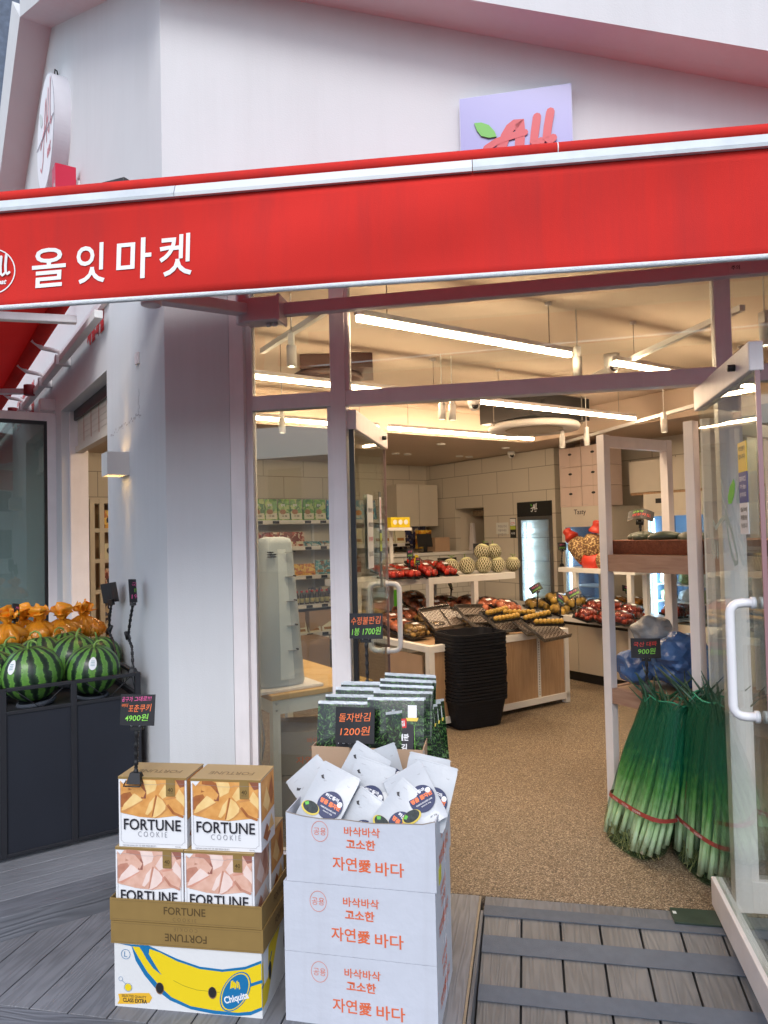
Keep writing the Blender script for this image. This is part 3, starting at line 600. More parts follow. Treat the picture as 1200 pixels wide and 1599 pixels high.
# ================================================================ side awning on the left wall
zc2 = 3.12; A2a = AB(onB(150, 500, BC))[0]-.4; A2b = A2a+8.5
sa = thing('side_awning', 'red awning on the left wall seen from underneath', 'awning', (0, 0, 0), SA)
m = MB(); nu = 30; vs = []; fs = []
for j in range(9):
    for i in range(nu+1): k = j/8; vs.append((BC-.22-1.5*k, A2a+.1+(A2b-A2a)*i/nu, zc2+.06-.28*k-.03*math.sin(PI*k)))
for j in range(8):
    for i in range(nu): q = j*(nu+1)+i; fs.append((q, q+1, q+nu+2, q+nu+1))
m.add(vs, fs, CLOTH, None, True); o = m.build('canopy_cloth', sa); q = o.modifiers.new('s', 'SOLIDIFY'); q.thickness = .002
m = MB(); m.tube([(BC-.22, A2a+.1, zc2+.04), (BC-.22, A2b, zc2+.04)], .055, 16, RED); m.build('roller', sa)
m = MB(); m.box(BC-.09, BC-.04, A2a, A2b, zc2-.14, zc2-.09, WHITE); m.build('torsion_bar', sa, bev=.003)
m = MB(); m.box(BC-.035, BC-.002, A2a, A2b, zc2-.03, zc2+.02, FRAME); m.build('wall_rail', sa)
for k, A in enumerate((A2a+1.35, A2a+2.25, A2a+3.6)):
    m = MB(); m.tube([(BC-.04, A, zc2-.12), (BC-.08, A, zc2-.05), (BC-.14, A, zc2-.04), (BC-.2, A, zc2-.035), (BC-.27, A, zc2+.02)], .018, 8, FRAME); m.box(BC-.11, BC-.002, A-.035, A+.035, zc2-.155, zc2-.08, FRAME); m.build('bracket', sa)
for A in (A2a+2.75, A2a+4.1):
    m = MB(); m.bar((BC-.10, A, zc2-.11), (BC-1.0, A+.55, zc2-.10), .06, .05, FRAME); m.lathe([(.05, -.05), (.05, .05)], 14, mat('dark_red_joint', (.25, .02, .03), .5), T(BC-.12, A, zc2-.10)); m.build('arm', sa, bev=.006)
m = MB(); m.box(BC-1.76, BC-1.70, A2a+.1, A2b, zc2-.26, zc2-.19, FRAME); m.build('front_rail', sa)
m = MB(); m.bar((BC-.15, A2a+.25, zc2-.10), (BC-1.72, A2a+.35, zc2-.22), .06, .05, FRAME); m.build('end_arm', sa, bev=.006)
# red lettering painted on the lintel
m = MB(); LF = Matrix(((0, 0, -1, 0), (-1, 0, 0, 0), (0, 1, 0, 0), (0, 0, 0, 1)))     # X -> -y, Y -> z, Z -> -x (facing out of the left wall)
def onwall(x, y): p = onB(x, y, BC); return AB(p)[0], p.z
y1, z1 = onwall(163, 500); y2, z2 = onwall(137, 530); m.text('제철과일', .17, REDINK, T(BC-.004, (y1+y2)/2, (z1+z2)/2+.02) @ LF, w=abs(y2-y1), bold=.04)
o = m.build('painted_lettering', shop); o.rotation_euler.z = SA; m = MB()
y1, z1 = onwall(54, 625); y2, z2 = onwall(27, 650)
m.text('신선 야채 과일', .14, REDINK, T(BC-.004, (y1+y2)/2, (z1+z2)/2+.12) @ LF, w=abs(y2-y1), bold=.03); m.text('도매 직판 매장', .14, REDINK, T(BC-.004, (y1+y2)/2, (z1+z2)/2-.10) @ LF, w=abs(y2-y1), bold=.03)
o = m.build('painted_lettering', shop); o.rotation_euler.z = SA
m = MB(); y1, z1 = onwall(216, 560); m.box(BC-.012, BC-.001, y1-.03, y1+.03, z1-.03, z1+.03, FRAME); o = m.build('wall_plate', shop); o.rotation_euler.z = SA
PENC = mat('pencil_mark', (.42, .40, .42), .8, var=0)
m = MB(); random.seed(5); 
for k in range(26):
    a = k/25; x = 174+a*46; y = 680-a*34+random.uniform(-3, 3); yy, zz = onwall(x, y); m.box(BC-.0012, BC-.0006, yy-.012*random.random()-.002, yy+.012*random.random()+.002, zz-.002, zz+.002+.01*random.random(), PENC)
for k in range(9): yy, zz = onwall(217+random.uniform(-1, 1), 610+k*5); m.box(BC-.0012, BC-.0006, yy-.0015, yy+.0015, zz-.01, zz+.01, PENC)
o = m.build('pencil_mark', shop); o.rotation_euler.z = SA
# ================================================================ signs
_q = onB(71, 209, BC-.12); cyc, czc = AB(_q)[0], _q.z
rs = thing('round_sign', 'round white lightbox sign high on the left wall with faded red logo', 'sign', P(cyc, BC, czc), SA+PI)
m = MB(); R0 = .45; Ml = Matrix(((0, 0, 1, 0), (0, 1, 0, 0), (-1, 0, 0, 0), (0, 0, 0, 1)))
m.lathe([(.001, 0), (R0, 0), (R0, .12), (.001, .12)], 96, mat('sign_can', (.66, .66, .72), .4), Ml, smooth=False)
m.build('lightbox', rs)
m = MB(); m.disc(0, 0, R0-.01, mat('sign_face', (.82, .84, .88), .5), Ml, .1225, n=48)
F2 = Matrix(((0, 0, 1, 0), (1, 0, 0, 0), (0, 1, 0, 0), (0, 0, 0, 1)))
stick_logo(m, T(.125, 0, 0) @ F2, mat('faded_red', (.62, .25, .28), .6), mat('faded_grey', (.6, .66, .66), .6), .46, .055); m.ribbon([(-.44, .05), (.44, -.05)], .012, mat('cable_grey', (.15, .15, .2), .5), T(.127, 0, 0) @ F2); m.build('face', rs)
m = MB(); m.tube([(.05, .0, .5), (.04, -.02, .58), (.02, -.06, .60), (.0, -.10, .56)], .006, 6, DARK); m.build('wire', rs)
q0_ = onB(98, 262, BC-.30); q1_ = onB(121, 262, BC-.02); ya = AB(q1_)[0]; zt_s = q1_.z
m = MB(); m.box(BC-.17, BC-.03, ya, ya+.14, zt_s-.75, zt_s, PINKISH); m.box(BC-.03, BC, ya+.02, ya+.10, zt_s-.3, zt_s-.08, FRAME)
m.text('과일', .20, WHT, T(BC-.171, ya+.07, zt_s-.22) @ LF, w=.12)
o = m.build('box_sign'); o.rotation_euler.z = SA; tag(o, 'small red box sign on the left wall below the round sign', 'sign')
p = onF(225, 283, -.35)
fl = thing('floodlight', 'black floodlight on the corner just above the awning', 'floodlight', PF(uC-.02, 0, p.z-.02), FA)
m = MB(); m.hexa([(-.26, -.34, -.02), (.02, -.34, .02), (.02, -.1, .06), (-.22, -.1, .03), (-.25, -.34, .03), (.02, -.34, .06), (.02, -.1, .10), (-.2, -.1, .07)], DARK); m.build('housing', fl, bev=.004)
m = MB(); m.box(-.06, .0, -.1, -.001, .02, .05, DARK); m.box(-.22, -.2, -.345, -.1, -.04, -.02, RED); m.build('bracket', fl)
c0 = onF(717, 153, -.05); c1 = onF(893, 130, -.05); u0_, u1_ = fu(c0), fu(c1); zt = (c0.z+c1.z)/2; hs = (u1_-u0_)*1.0
sg = thing('square_sign', 'square violet-white lightbox sign with red script letters above the awning', 'sign', PF((u0_+u1_)/2, 0, zt-hs/2), FA)
m = MB(); hw = (u1_-u0_)/2; m.box(-hw, hw, -.05, -.001, -hs/2, hs/2, mat('sign_edge', (.45, .45, .62), .4)); m.box(-hw+.004, hw-.004, -.053, -.0505, -hs/2+.004, hs/2-.004, mat('sign_violet', (.29, .29, .58), .25, var=.06, scale=2)); m.build('lightbox', sg)
RL = mat('raised_red_letter', (.52, .02, .04), .35); cx_, cy_ = 0, -.02
m = MB(); Ms = T(0, -.0535, 0) @ FRONT
_sz = [.004]
def S3(px, w=.034):
    q = []; _sz[0] += .0012
    for x, y in px: p = onF(x, y, -.055); q.append((fu(p)-(u0_+u1_)/2, p.z-(zt-hs/2)))
    m.ribbon(q, w, RL, Ms, _sz[0])
S3([(757, 262), (768, 250), (778, 240), (785, 228), (790, 212), (797, 200), (806, 193), (812, 190), (813, 205), (812, 228), (815, 250)], .042)
S3([(760, 232), (775, 222), (795, 214), (820, 207)], .030); S3([(839, 183), (836, 205), (834, 222), (840, 226), (845, 221)], .036); S3([(860, 175), (856, 198), (854, 216), (859, 220), (864, 216)], .036)
q = []
for x, y in ((741, 193), (752, 192), (764, 196), (773, 206), (776, 214), (764, 216), (752, 213), (745, 204)): p = onF(x, y, -.055); q.append((fu(p)-(u0_+u1_)/2, p.z-(zt-hs/2)))
m.build('letters', sg); m = MB(); m.prism(q, .001, .008, mat('raised_leaf', (.10, .42, .03), .35), Ms); m.build('leaf', sg)
# wall lamp on the left wall, lit up and down
y_, z_ = onwall(197, 726)
wlp = thing('wall_lamp', 'small white cube wall lamp shining up and down on the left wall', 'wall lamp', P(y_, BC, z_), SA)
m = MB(); W1, H1, D1 = .075, .066, .12
m.box(-D1, -.012, -W1, W1, -H1, -H1+.003, WHITE) if 0 else None
m.box(-D1, -D1+.004, -W1, W1, -H1, H1, WHITE); m.box(-D1+.004, -.0, -W1, -W1+.004, -H1, H1, WHITE); m.box(-D1+.004, 0, W1-.004, W1, -H1, H1, WHITE); m.box(-.02, -.003, -W1+.004, W1-.004, -H1, H1, WHITE); m.box(-D1+.004, -.02, -W1+.004, W1-.004, -.008, .008, WHITE)
m.build('housing', wlp)
for s in (1, -1):
    m = MB(); m.box(-.085, -.03, -.035, .035, s*.0085, s*.012, mat('warm_bulb', (1, .62, .22), .5, var=0, emit=12)); m.build('bulb', wlp)
    l = bpy.data.lights.new('beam', 'SPOT'); l.energy = 5; l.color = (1, .60, .22); l.spot_size = .75; l.spot_blend = .9; l.shadow_soft_size = .008
    lo = bpy.data.objects.new('beam', l); COL.objects.link(lo); lo.parent = wlp; lo.location = (-.042, -.02, s*.02); lo.rotation_euler = (PI if s > 0 else 0, -.12*s, 0)
# neighbouring building, far left, and the block across the street
m = MB(); GR = mat('grey_granite', (.10, .13, .19), .7, var=.3, scale=12); m.box(-.8, 9, 14.2, 24, -.3, 17, GR, None); 
for k in range(6): m.box(-.83, -.8, 15+k*1.4, 15.9+k*1.4, 2, 16, mat('dark_window', (.03, .04, .06), .1), None)
o = m.build('neighbour_building'); o.rotation_euler.z = SA; tag(o, 'dark grey stone building rising beyond the left end of the shop', 'building')
bb = thing('opposite_building', 'low pale building across the road, reflected in the shop glass', 'building', (0, -26, -.3))
m = MB(); m.box(-30, 30, -8, 0, 0, 6, mat('pale_facade', (.62, .62, .60), .8, var=.1, scale=.6)); m.build('wall', bb)
WD = mat('dark_window', (.03, .04, .06), .1)
for i in range(14):
    for j in range(2): m = MB(); m.box(-27+i*4.0, -25+i*4.0, .002, .05, .9+j*2.8, 2.6+j*2.8, WD); m.build('window', bb)
# ================================================================ goods in front of the shop
GOLD = mat('gold_card', (.34, .22, .075), .42, .25, var=.06, scale=20); GOLDL = mat('gold_card_light', (.47, .33, .15), .42, .15, var=.05)
INK = mat('print_black', (.02, .018, .025), .5, var=0); GINK = mat('print_grey', (.30, .30, .33), .6, var=0); GOLDINK = mat('print_dark_gold', (.10, .06, .02), .5, var=0); GOLDI2 = mat('print_gold_shade', (.20, .13, .05), .5, var=0)
def sgrad(name, c1, c2, sc=25):
    if name in MATS: return MATS[name]
    m = mat(name, c1, .5, var=0); N, L, b = nodes(m); tc = N.new('ShaderNodeTexCoord'); n = N.new('ShaderNodeTexNoise'); n.inputs['Scale'].default_value = sc; n.inputs['Detail'].default_value = 3
    L.new(tc.outputs['Object'], n.inputs['Vector']); r = ramp(N, [(.3, c1), (.7, c2)]); L.new(n.outputs[0], r.inputs[0]); L.new(r.outputs[0], b.inputs['Base Color']); return m
def cookie_art(m, M, w, h, tone):
    # printed picture of folded cookies, unit coords 0..w, 0..h (w .255, h .135)
    if tone == 'y': A = sgrad('cookie_tan', (.62, .26, .06), (.80, .42, .13)); B = sgrad('cookie_light', (.80, .50, .18), (.90, .66, .30)); D = sgrad('cookie_brown', (.30, .09, .03), (.48, .18, .05)); K = sgrad('cookie_dark', (.20, .06, .04), (.34, .12, .06)); E = sgrad('cookie_edge', (.55, .24, .08), (.66, .32, .1))
    else: A = sgrad('cookie_pink', (.66, .36, .26), (.80, .52, .42)); B = sgrad('cookie_pale', (.80, .60, .54), (.88, .72, .66)); D = sgrad('cookie_rose', (.45, .19, .13), (.60, .30, .22)); K = sgrad('cookie_plum', (.26, .09, .07), (.38, .16, .12)); E = sgrad('cookie_rim', (.62, .28, .2), (.72, .38, .3))
    S_ = lambda pts: [(x*w, y*h) for x, y in pts]; z = .0006
    def L_(pts, mm):
        nonlocal z
        m.flat(S_(pts), mm, M, z); z += .0001
    L_([(0, .12), (.3, .02), (.55, .0), (.8, .06), (1, .1), (1, 1), (.12, 1), (.05, .86), (0, .95)], A)
    L_([(0, .25), (.10, .30), (.2, .55), (.16, .66), (.05, .62), (0, .56)], D); L_([(.13, .70), (.30, .78), (.38, .55), (.42, .9), (.3, 1), (.15, 1)], D)
    L_([(.36, .98), (.42, .60), (.55, .72), (.60, .98)], B); L_([(.55, .98), (.60, .72), (.72, .85), (.74, 1)], A); L_([(.86, 1), (.93, .80), (1, .84), (1, 1)], K)
    L_([(.60, .62), (.70, .88), (.73, .78), (.72, .56), (.66, .5)], B); L_([(.33, .50), (.37, .80), (.41, .70), (.40, .50)], K)
    L_([(.14, .92), (.28, .88), (.40, .66), (.36, .52), (.24, .7), (.14, .76)], A)
    L_([(.02, .18), (.06, .34), (.22, .62), (.27, .58), (.36, .46), (.34, .12), (.18, .08), (.05, .10)], A); L_([(.02, .18), (.06, .34), (.22, .63), (.27, .58), (.36, .46), (.2, .28), (.08, .16)], B)
    L_([(.02, .16), (.08, .13), (.2, .26), (.36, .44), (.36, .47), (.2, .31), (.08, .2)], E)
    L_([(.36, .14), (.42, .38), (.50, .48), (.56, .58), (.52, .2), (.42, .05), (.38, .06)], A); L_([(.39, .10), (.46, .40), (.54, .56), (.50, .22), (.43, .07)], B)
    L_([(.50, .02), (.50, .12), (.56, .60), (.66, .50), (.74, .36), (.74, .26), (.64, .10), (.54, .0)], E); L_([(.50, .02), (.50, .10), (.57, .59), (.66, .48), (.71, .34), (.70, .24), (.62, .10), (.54, .02)], B)
    L_([(.49, .04), (.51, .04), (.58, .58), (.555, .60)], D)
    L_([(.72, .50), (.80, .54), (.90, .52), (.99, .20), (.96, .06), (.82, .14), (.72, .36)], A); L_([(.74, .46), (.82, .50), (.90, .52), (.97, .14), (.84, .20)], A); L_([(.72, .34), (.82, .12), (.97, .03), (.99, .08), (.84, .18), (.75, .38)], D)
    L_([(.85, .55), (.92, .78), (1, .60), (1, .3), (.95, .40)], B); L_([(.70, .52), (.86, .58), (.88, .54), (.72, .48)], E)
def fortune_box(label, tone, loc, rz):
    W_, H_, D_ = .247, .240, .150
    t = thing('cookie_box', label, 'box', loc, rz, 'fortune cookie boxes')
    m = MB(); m.box(-W_/2, W_/2, 0, D_, 0, H_-.004, WHT); Mf = T(-W_/2, -.0008, 0) @ FRONT
    M2 = T(-W_/2+.006, -.0008, H_*.42) @ FRONT; cookie_art(m, M2, W_-.012, H_*.55, tone)
    m.flat([(.175, H_*.74), (.207, H_*.74), (.207, H_-.005), (.175, H_-.005)], GOLD, Mf, .0035); m.text('40', .014, GOLDINK, Mf @ T(.191, H_*.83, .0042)); m.text('PIECES', .0045, GOLDI2, Mf @ T(.191, H_*.785, .0042))
    m.text('FORTUNE', .038, INK, Mf @ T(W_/2, .079, .004), w=.207, bold=.012); m.text('C O O K I E', .018, GINK, Mf @ T(W_/2, .046, .002), w=.105, bold=-.008)
    for a, b, c, d in ((.008, .022, .009, .2), (.239, .022, .24, .2), (.018, .013, .229, .0138)): m.flat([(a, b), (c, b), (c, d), (a, d)], GINK, Mf, .0016)
    m.ribbon([(.0085, .022), (.014, .019), (.018, .0134)], .0009, GINK, Mf, .0016); m.ribbon([(.2395, .022), (.233, .019), (.229, .0134)], .0009, GINK, Mf, .0016)
    m.flat([(.006, .004), (.011, .004), (.011, .004), (.006, .004)], GINK, Mf, .001); m.text('FORTUNE COOKIE 1봉지 기준 내용량 제조일자 별도표기', .006, GINK, Mf @ T(.075, .006, .0015), w=.12); m.text('중량 240g', .005, GINK, Mf @ T(.215, .006, .0015))
    m.ribbon([(0, H_-.012-.008), (.09, H_-.020), (.095, H_-.024), (.15, H_-.024), (.155, H_-.020), (W_, H_-.020)], .0007, GINK, Mf, .004)
    Mr = T(W_/2+.0006, 0, 0) @ RIGHT; m.flat([(0.004, H_*.4), (D_-.004, H_*.45), (D_-.004, H_-.006), (.004, H_-.006)], MATS['cookie_tan'] if tone == 'y' else MATS['cookie_pink'], Mr, .0003)
    nm = ('cookie_light', 'cookie_brown', 'cookie_edge') if tone == 'y' else ('cookie_pale', 'cookie_rose', 'cookie_rim')
    m.flat([(.02, .15), (.06, .20), (.10, .14), (.07, .11)], MATS[nm[0]], Mr, .0006); m.flat([(.08, .17), (.12, .22), (.14, .15), (.11, .12)], MATS[nm[1]], Mr, .0007); m.flat([(.02, .04), (.06, .075), (.10, .03), (.06, .012)], MATS[nm[1]], Mr, .0006); m.flat([(.07, .04), (.11, .09), (.14, .04)], MATS[nm[0]], Mr, .0007)
    m.build('carton', t, bev=.0012, seg=1)
    m = MB(); m.box(-W_/2-.0012, W_/2+.0012, -.0012, D_+.0012, H_-.004, H_, GOLDL); m.box(-W_/2-.0014, W_/2+.0014, -.0014, -.0002, H_-.0085, H_-.0005, GOLD)
    m.text('FORTUNE', .030, GOLDI2, T(0, D_*.40, H_+.0004) @ RZ(PI), w=.16); m.build('lid', t)
    return t
fr_ = math.radians(-9)
BX = onz(180, 1571); BX.z = 0                    # front left foot of the carton stack
e1_ = Vector((math.cos(fr_), math.sin(fr_), 0)); n1_ = Vector((-math.sin(fr_), math.cos(fr_), 0))
def stk(x, d, z): return BX+e1_*x+n1_*d+Vector((0, 0, z))
# banana carton
bc = thing('banana_carton', 'white carton printed with a big yellow banana, foot of the cookie stack', 'carton', stk(.263, 0, 0), fr_)
m = MB(); Wb, Hb, Db = .527, .213, .37
m.box(-Wb/2, Wb/2, 0, Db, 0, Hb, mat('carton_white', (.70, .71, .72), .7, var=.05, scale=5, bump=.1, bscale=60)); Mf = T(-Wb/2, -.0006, 0) @ FRONT
BLU = mat('banana_blue', (.005, .16, .38), .5, var=.05); YEL = mat('banana_yellow', (.80, .60, .01), .5, var=.04, scale=4)
def q_(pts): return [((x-78)/922*Wb, Hb-(y-(690+(x-78)*.072))/(390+(x-78)*.012)*Hb) for x, y in pts]
m.flat(q_([(110, 695), (190, 712), (215, 800), (270, 890), (350, 985), (430, 1045), (560, 1100), (700, 1128), (850, 1140), (930, 1135), (999, 1105), (999, 800), (900, 838), (760, 855), (620, 838), (480, 790), (370, 740), (300, 708), (200, 702)]), BLU, Mf, .0004)
m.flat(q_([(195, 712), (240, 716), (290, 790), (375, 885), (300, 760), (305, 728), (370, 750), (480, 805), (620, 852), (760, 870), (900, 855), (998, 818), (998, 1085), (930, 1112), (850, 1120), (700, 1105), (560, 1080), (440, 1025), (370, 960), (290, 870), (240, 790)]), YEL, Mf, .0008)
m.flat(q_([(245, 716), (300, 720), (298, 755), (320, 800), (380, 888), (330, 850), (285, 790)]), BLU, Mf, .0012)
m.ribbon(q_([(455, 922), (520, 955), (600, 980), (740, 995)]), .0015, mat('olive_line', (.30, .28, .02), .5, var=0), Mf, .0014); m.ribbon(q_([(915, 955), (998, 928)]), .010, BLU, Mf, .0014)
cx0, cy0 = q_([(838, 990)])[0]
def ov(rx, ry, mt, z, a=.25): m.flat([(cx0+rx*math.cos(t*PI/20)*math.cos(a)-ry*math.sin(t*PI/20)*math.sin(-a), cy0+rx*math.cos(t*PI/20)*math.sin(-a)*-1+ry*math.sin(t*PI/20)*math.cos(a)) for t in range(40)], mt, Mf, z)
ov(.054, .068, BLU, .0018); ov(.050, .064, YEL, .0020); ov(.046, .060, BLU, .0022)
m.text('Chiquita', .030, WHT, Mf @ T(cx0+.004, cy0-.022, .0026) @ RZ(.30), w=.088, bold=.03)
for k in range(5): m.flat([(cx0-.018+k*.008, cy0+.008+(k % 2)*.006), (cx0-.010+k*.007, cy0+.012), (cx0-.006+k*.005, cy0+.038-(k % 3)*.006), (cx0-.014+k*.006, cy0+.034)], YEL, Mf, .0025)
m.ring(*q_([(152, 760)])[0], .016, .0016, BLU, Mf, .001); m.text('L', .018, BLU, Mf @ T(*q_([(152, 760)])[0], .001), bold=-.01)
m.flat(q_([(100, 1005), (220, 1000), (300, 1000), (318, 1030), (300, 1060), (200, 1068), (95, 1066), (108, 1040)]), mat('orange_yellow', (.80, .46, .03), .5, var=.03), Mf, .0006)
m.text('SELECTED QUALITY', .010, INK, Mf @ T(*q_([(202, 1022)])[0], .001), w=.09); m.text('CLASS EXTRA', .014, INK, Mf @ T(*q_([(208, 1047)])[0], .001), w=.088, bold=.03)
m.disc(*q_([(165, 965)])[0], .012, YEL, Mf, .0008); m.ring(*q_([(165, 965)])[0], .014, .001, BLU, Mf, .001); m.ring(*q_([(118, 912)])[0], .007, .001, BLU, Mf, .001); m.ribbon(q_([(125, 920), (150, 945)]), .001, BLU, Mf, .001)
for x, y in ((368, 970), (697, 997)): cx, cy = q_([(x, y)])[0]; m.disc(cx, cy, .015, mat('hole_rim', (.25, .14, .08), .9), Mf, .0022, .020); m.disc(cx+.0005, cy+.0015, .0135, BLK, Mf, .0026, .0175)
Mr = T(Wb/2+.0006, 0, 0) @ RIGHT; m.flat([(0, .03), (.05, .03), (.10, .09), (.16, .16), (.2, .2), (.09, .2), (0, .175)], YEL, Mr, .0004); m.ribbon([(.0, .1), (.05, .11), (.1, .16)], .008, BLU, Mr, .0008)
m.flat([(.015, .10), (.06, .10), (.065, .20), (.012, .205)], WHT, Mr, .0012)
for x, y in ((.08, .11), (.25, .12)): m.disc(x, y, .014, BLK, Mr, .0016, .03)
m.text('BANANA CALIFORNIA', .008, BLU, T(.0, 0, 0) @ Mf @ T(.44, .202, .0006), w=.05) if 0 else None
m.build('carton', bc, bev=.002, seg=1)
# trays: lower one upside down
def tray(label, z, flip, x=.0):
    t = thing('gold_tray', label, 'tray', stk(.262+x, -.004, z), fr_, 'gold fortune cookie trays'); h = .075; w = .545; d = .385; k = .003
    m = MB(); m.box(-w/2, w/2, -.0, k, 0, h, GOLD); m.box(-w/2, w/2, d-k, d, 0, h, GOLD); m.box(-w/2, -w/2+k, k+.0003, d-k-.0003, 0, h, GOLD); m.box(w/2-k, w/2, k+.0003, d-k-.0003, 0, h, GOLD); m.box(-w/2+k, w/2-k, k, d-k, (h-k if flip else 0), (h if flip else k), GOLD)
    Mf = T(0, -.0006, h/2) @ FRONT @ (RZ(PI) if flip else T()); m.text('FORTUNE', .026, GOLDINK, Mf @ T(0, .006, .0), w=.15, bold=.015); m.text('C O O K I E', .012, GOLDI2, Mf @ T(0, -.022, 0), w=.085, bold=-.006)
    Mg = T(0, -.0006, h/2) @ FRONT
    m.ribbon([(-w/2+.008, -h/2+.006), (w/2-.008, -h/2+.006), (w/2-.008, h/2-.006), (-w/2+.008, h/2-.006)], .0012, GOLDI2, Mg, 0, True)
    Mr = T(w/2+.0006, d/2, h/2) @ RIGHT; m.text('FORTUNE', .024, GOLDINK, Mr, w=.13)
    m.build('card_tray', t, bev=.001, seg=1); return t
tray('gold tray with upside-down lettering right on top of the banana carton', Hb+.0015, True); tray('open gold tray holding the pink-toned cookie boxes', Hb+.0785, False, -.003)
zt = Hb+.0785+.004
fortune_box('pink-toned fortune cookie box standing at the left front of the gold tray', 'p', stk(.127, .008, zt), fr_)
fortune_box('pink-toned fortune cookie box standing at the right front of the gold tray', 'p', stk(.380, .006, zt), fr_)
fortune_box('fortune cookie box at the back left of the gold tray, mostly hidden', 'y', stk(.130, .168, zt), fr_)
fortune_box('fortune cookie box at the back right of the gold tray, only its side showing', 'y', stk(.385, .166, zt), fr_)
zt += .2415
fortune_box('orange-toned fortune cookie box on top of the stack at left, holding the clip sign', 'y', stk(.140, .012, zt), fr_+.02)
fortune_box('orange-toned fortune cookie box on top of the stack at right', 'y', stk(.404, .014, zt), fr_+.01)
ZTOP = zt+.24
# ---------------------------------------------------------------- price signs
BOARD = mat('chalk_black_card', (.016, .016, .02), .45, var=.1, scale=30)
CH = {'p': mat('marker_pink', (.80, .12, .35), .5, var=0), 'o': mat('marker_orange', (.90, .20, .06), .5, var=0), 'g': mat('marker_green', (.28, .75, .10), .5, var=0), 'r': mat('marker_red', (.75, .06, .05), .5, var=0), 'y': mat('marker_yellow', (.8, .6, .1), .5, var=0), 'w': WHT}
def price_sign(label, base, rz, w, h, lift, lines, tilt=-.12, bend=0.0, bow=.012, clamp=True, arm=None, roll=0.0, group='black price signs', back=False):
    t = thing('price_sign', label, 'price sign', base, rz, group)
    path = arm or [(0, 0, 0), (0, .004, lift*.3), (.003, 0, lift*.6), (bend, 0, lift)]
    m = MB(); P_ = [Vector(p) for p in path]; n = max(4, int(sum((P_[i+1]-P_[i]).length for i in range(len(P_)-1))/.032)); pts = []; rs = []
    for i in range(n*6+1):
        s = i/(n*6)*(len(P_)-1); k = min(int(s), len(P_)-2); pts.append(P_[k].lerp(P_[k+1], s-k)); rs.append(.0085 if (i % 6) in (1, 2, 3) else (.0055 if i % 6 in (0, 4) else .007))
    m.tube(pts, rs, 8, DARK); m.build('stem', t)
    e = P_[-1]; Mc = T(*e) @ RY(roll) @ RX(tilt)
    m = MB(); m.box(-.022, .022, -.008, .010, -.012, .022, DARK, Mc)
    for s in (-1, 1): m.lathe([(.004, 0), (.004, .004)], 8, STEEL, Mc @ T(s*.014, -.008, .004) @ RX(PI/2))
    m.build('clip', t)
    m = MB(); nn = 8; vs = []; fs = []
    for j in (0, 1):
        for i in range(nn+1): x = -w/2+w*i/nn; vs.append((x, -bow*math.cos(x/w*PI)-.001, .004+j*h))
    for i in range(nn): fs.append((i, i+1, nn+2+i, nn+1+i))
    m.add(vs, fs, BOARD, Mc)
    m.add([(v[0], v[1]+.0015, v[2]) for v in vs], [f[::-1] for f in fs], BOARD, Mc)
    for txt, c, x, y, hh, ww in lines:
        for a, (tv, tf, wh) in ((0, text_mesh(txt, .004)),):
            kx = ww*w/wh[0]; ky = hh*h/wh[1]; tv2 = []
            for v in tv:
                X = v.x*kx+x*w+v.y*ky*.12; tv2.append((X, -bow*math.cos(X/w*PI)-.0028, .004+h/2+v.y*ky+y*h+X*.05))
            m.add(tv2, tf, CH[c], Mc)
    m.build('card', t)
    if clamp:
        m = MB(); m.hexa([(-.026, -.02, -.026), (.026, -.02, -.026), (.026, .02, -.026), (-.026, .02, -.026), (-.018, -.008, .008), (.018, -.008, .008), (.018, .008, .008), (-.018, .008, .008)], DARK); m.tube([(-.03, -.012, -.018), (-.03, -.03, -.03), (.03, -.03, -.03), (.03, -.012, -.018)], .0025, 6, DARK); m.build('base_clamp', t)
    return t
pf = onz(218, 1208, ZTOP); pf = stk(.0, .0, 0); 
pf = stk((218-180)/243*.53+.0, .014, ZTOP)
ds = (stk(.07, .01, 0)-O).length
price_sign('black card reading 4900 clipped on top of the left orange cookie box', stk(.082, .008, ZTOP+.008), fr_, .128, .105, .165, [('공구가 그대로!!!', 'p', -.02, .36, .16, .86), ('버터', 'o', -.34, .16, .12, .2), ('포춘쿠키', 'o', .10, .06, .24, .62), ('4900원', 'g', .02, -.24, .22, .66)], bend=.006)
# ---------------------------------------------------------------- white laver cartons
OR = mat('orange_print', (.72, .14, .05), .6, var=.04); CW = mat('carton_bluish_white', (.56, .59, .67), .7, var=.04, scale=5, bump=.5, bscale=9)
streaks(CW, (.40, .40, .43), .35)
wr = math.radians(-12.4); w0 = onz(447, 1593); e2 = Vector((math.cos(wr), math.sin(wr), 0)); n2 = Vector((-math.sin(wr), math.cos(wr), 0))
def wst(x, d, z): return w0+e2*x+n2*d+Vector((0, 0, z))
Wc, Hc, Dc = .508, .226, .36
def carton_print(m, Mf, W_, H_, c, k=1.0):
    m.ring(W_*.235, H_*.75, .028, .0014, c, Mf, .0012, .033); m.text('공용', .024, c, Mf @ T(W_*.235, H_*.75, .0012), w=.042, bold=-.006)
    m.text('바삭바삭', .030, c, Mf @ T(W_*.52, H_*.78, .0012), w=.12, bold=.014); m.text('고소한', .032, c, Mf @ T(W_*.51, H_*.60, .0012), w=.098, bold=.024)
    m.text('자연', .044, c, Mf @ T(W_*.40, H_*.31, .0012), w=.082, bold=.012); m.text('愛', .042, c, Mf @ T(W_*.535, H_*.30, .0012), bold=.022); m.text('바다', .044, c, Mf @ T(W_*.70, H_*.28, .0012), w=.094, bold=.012)
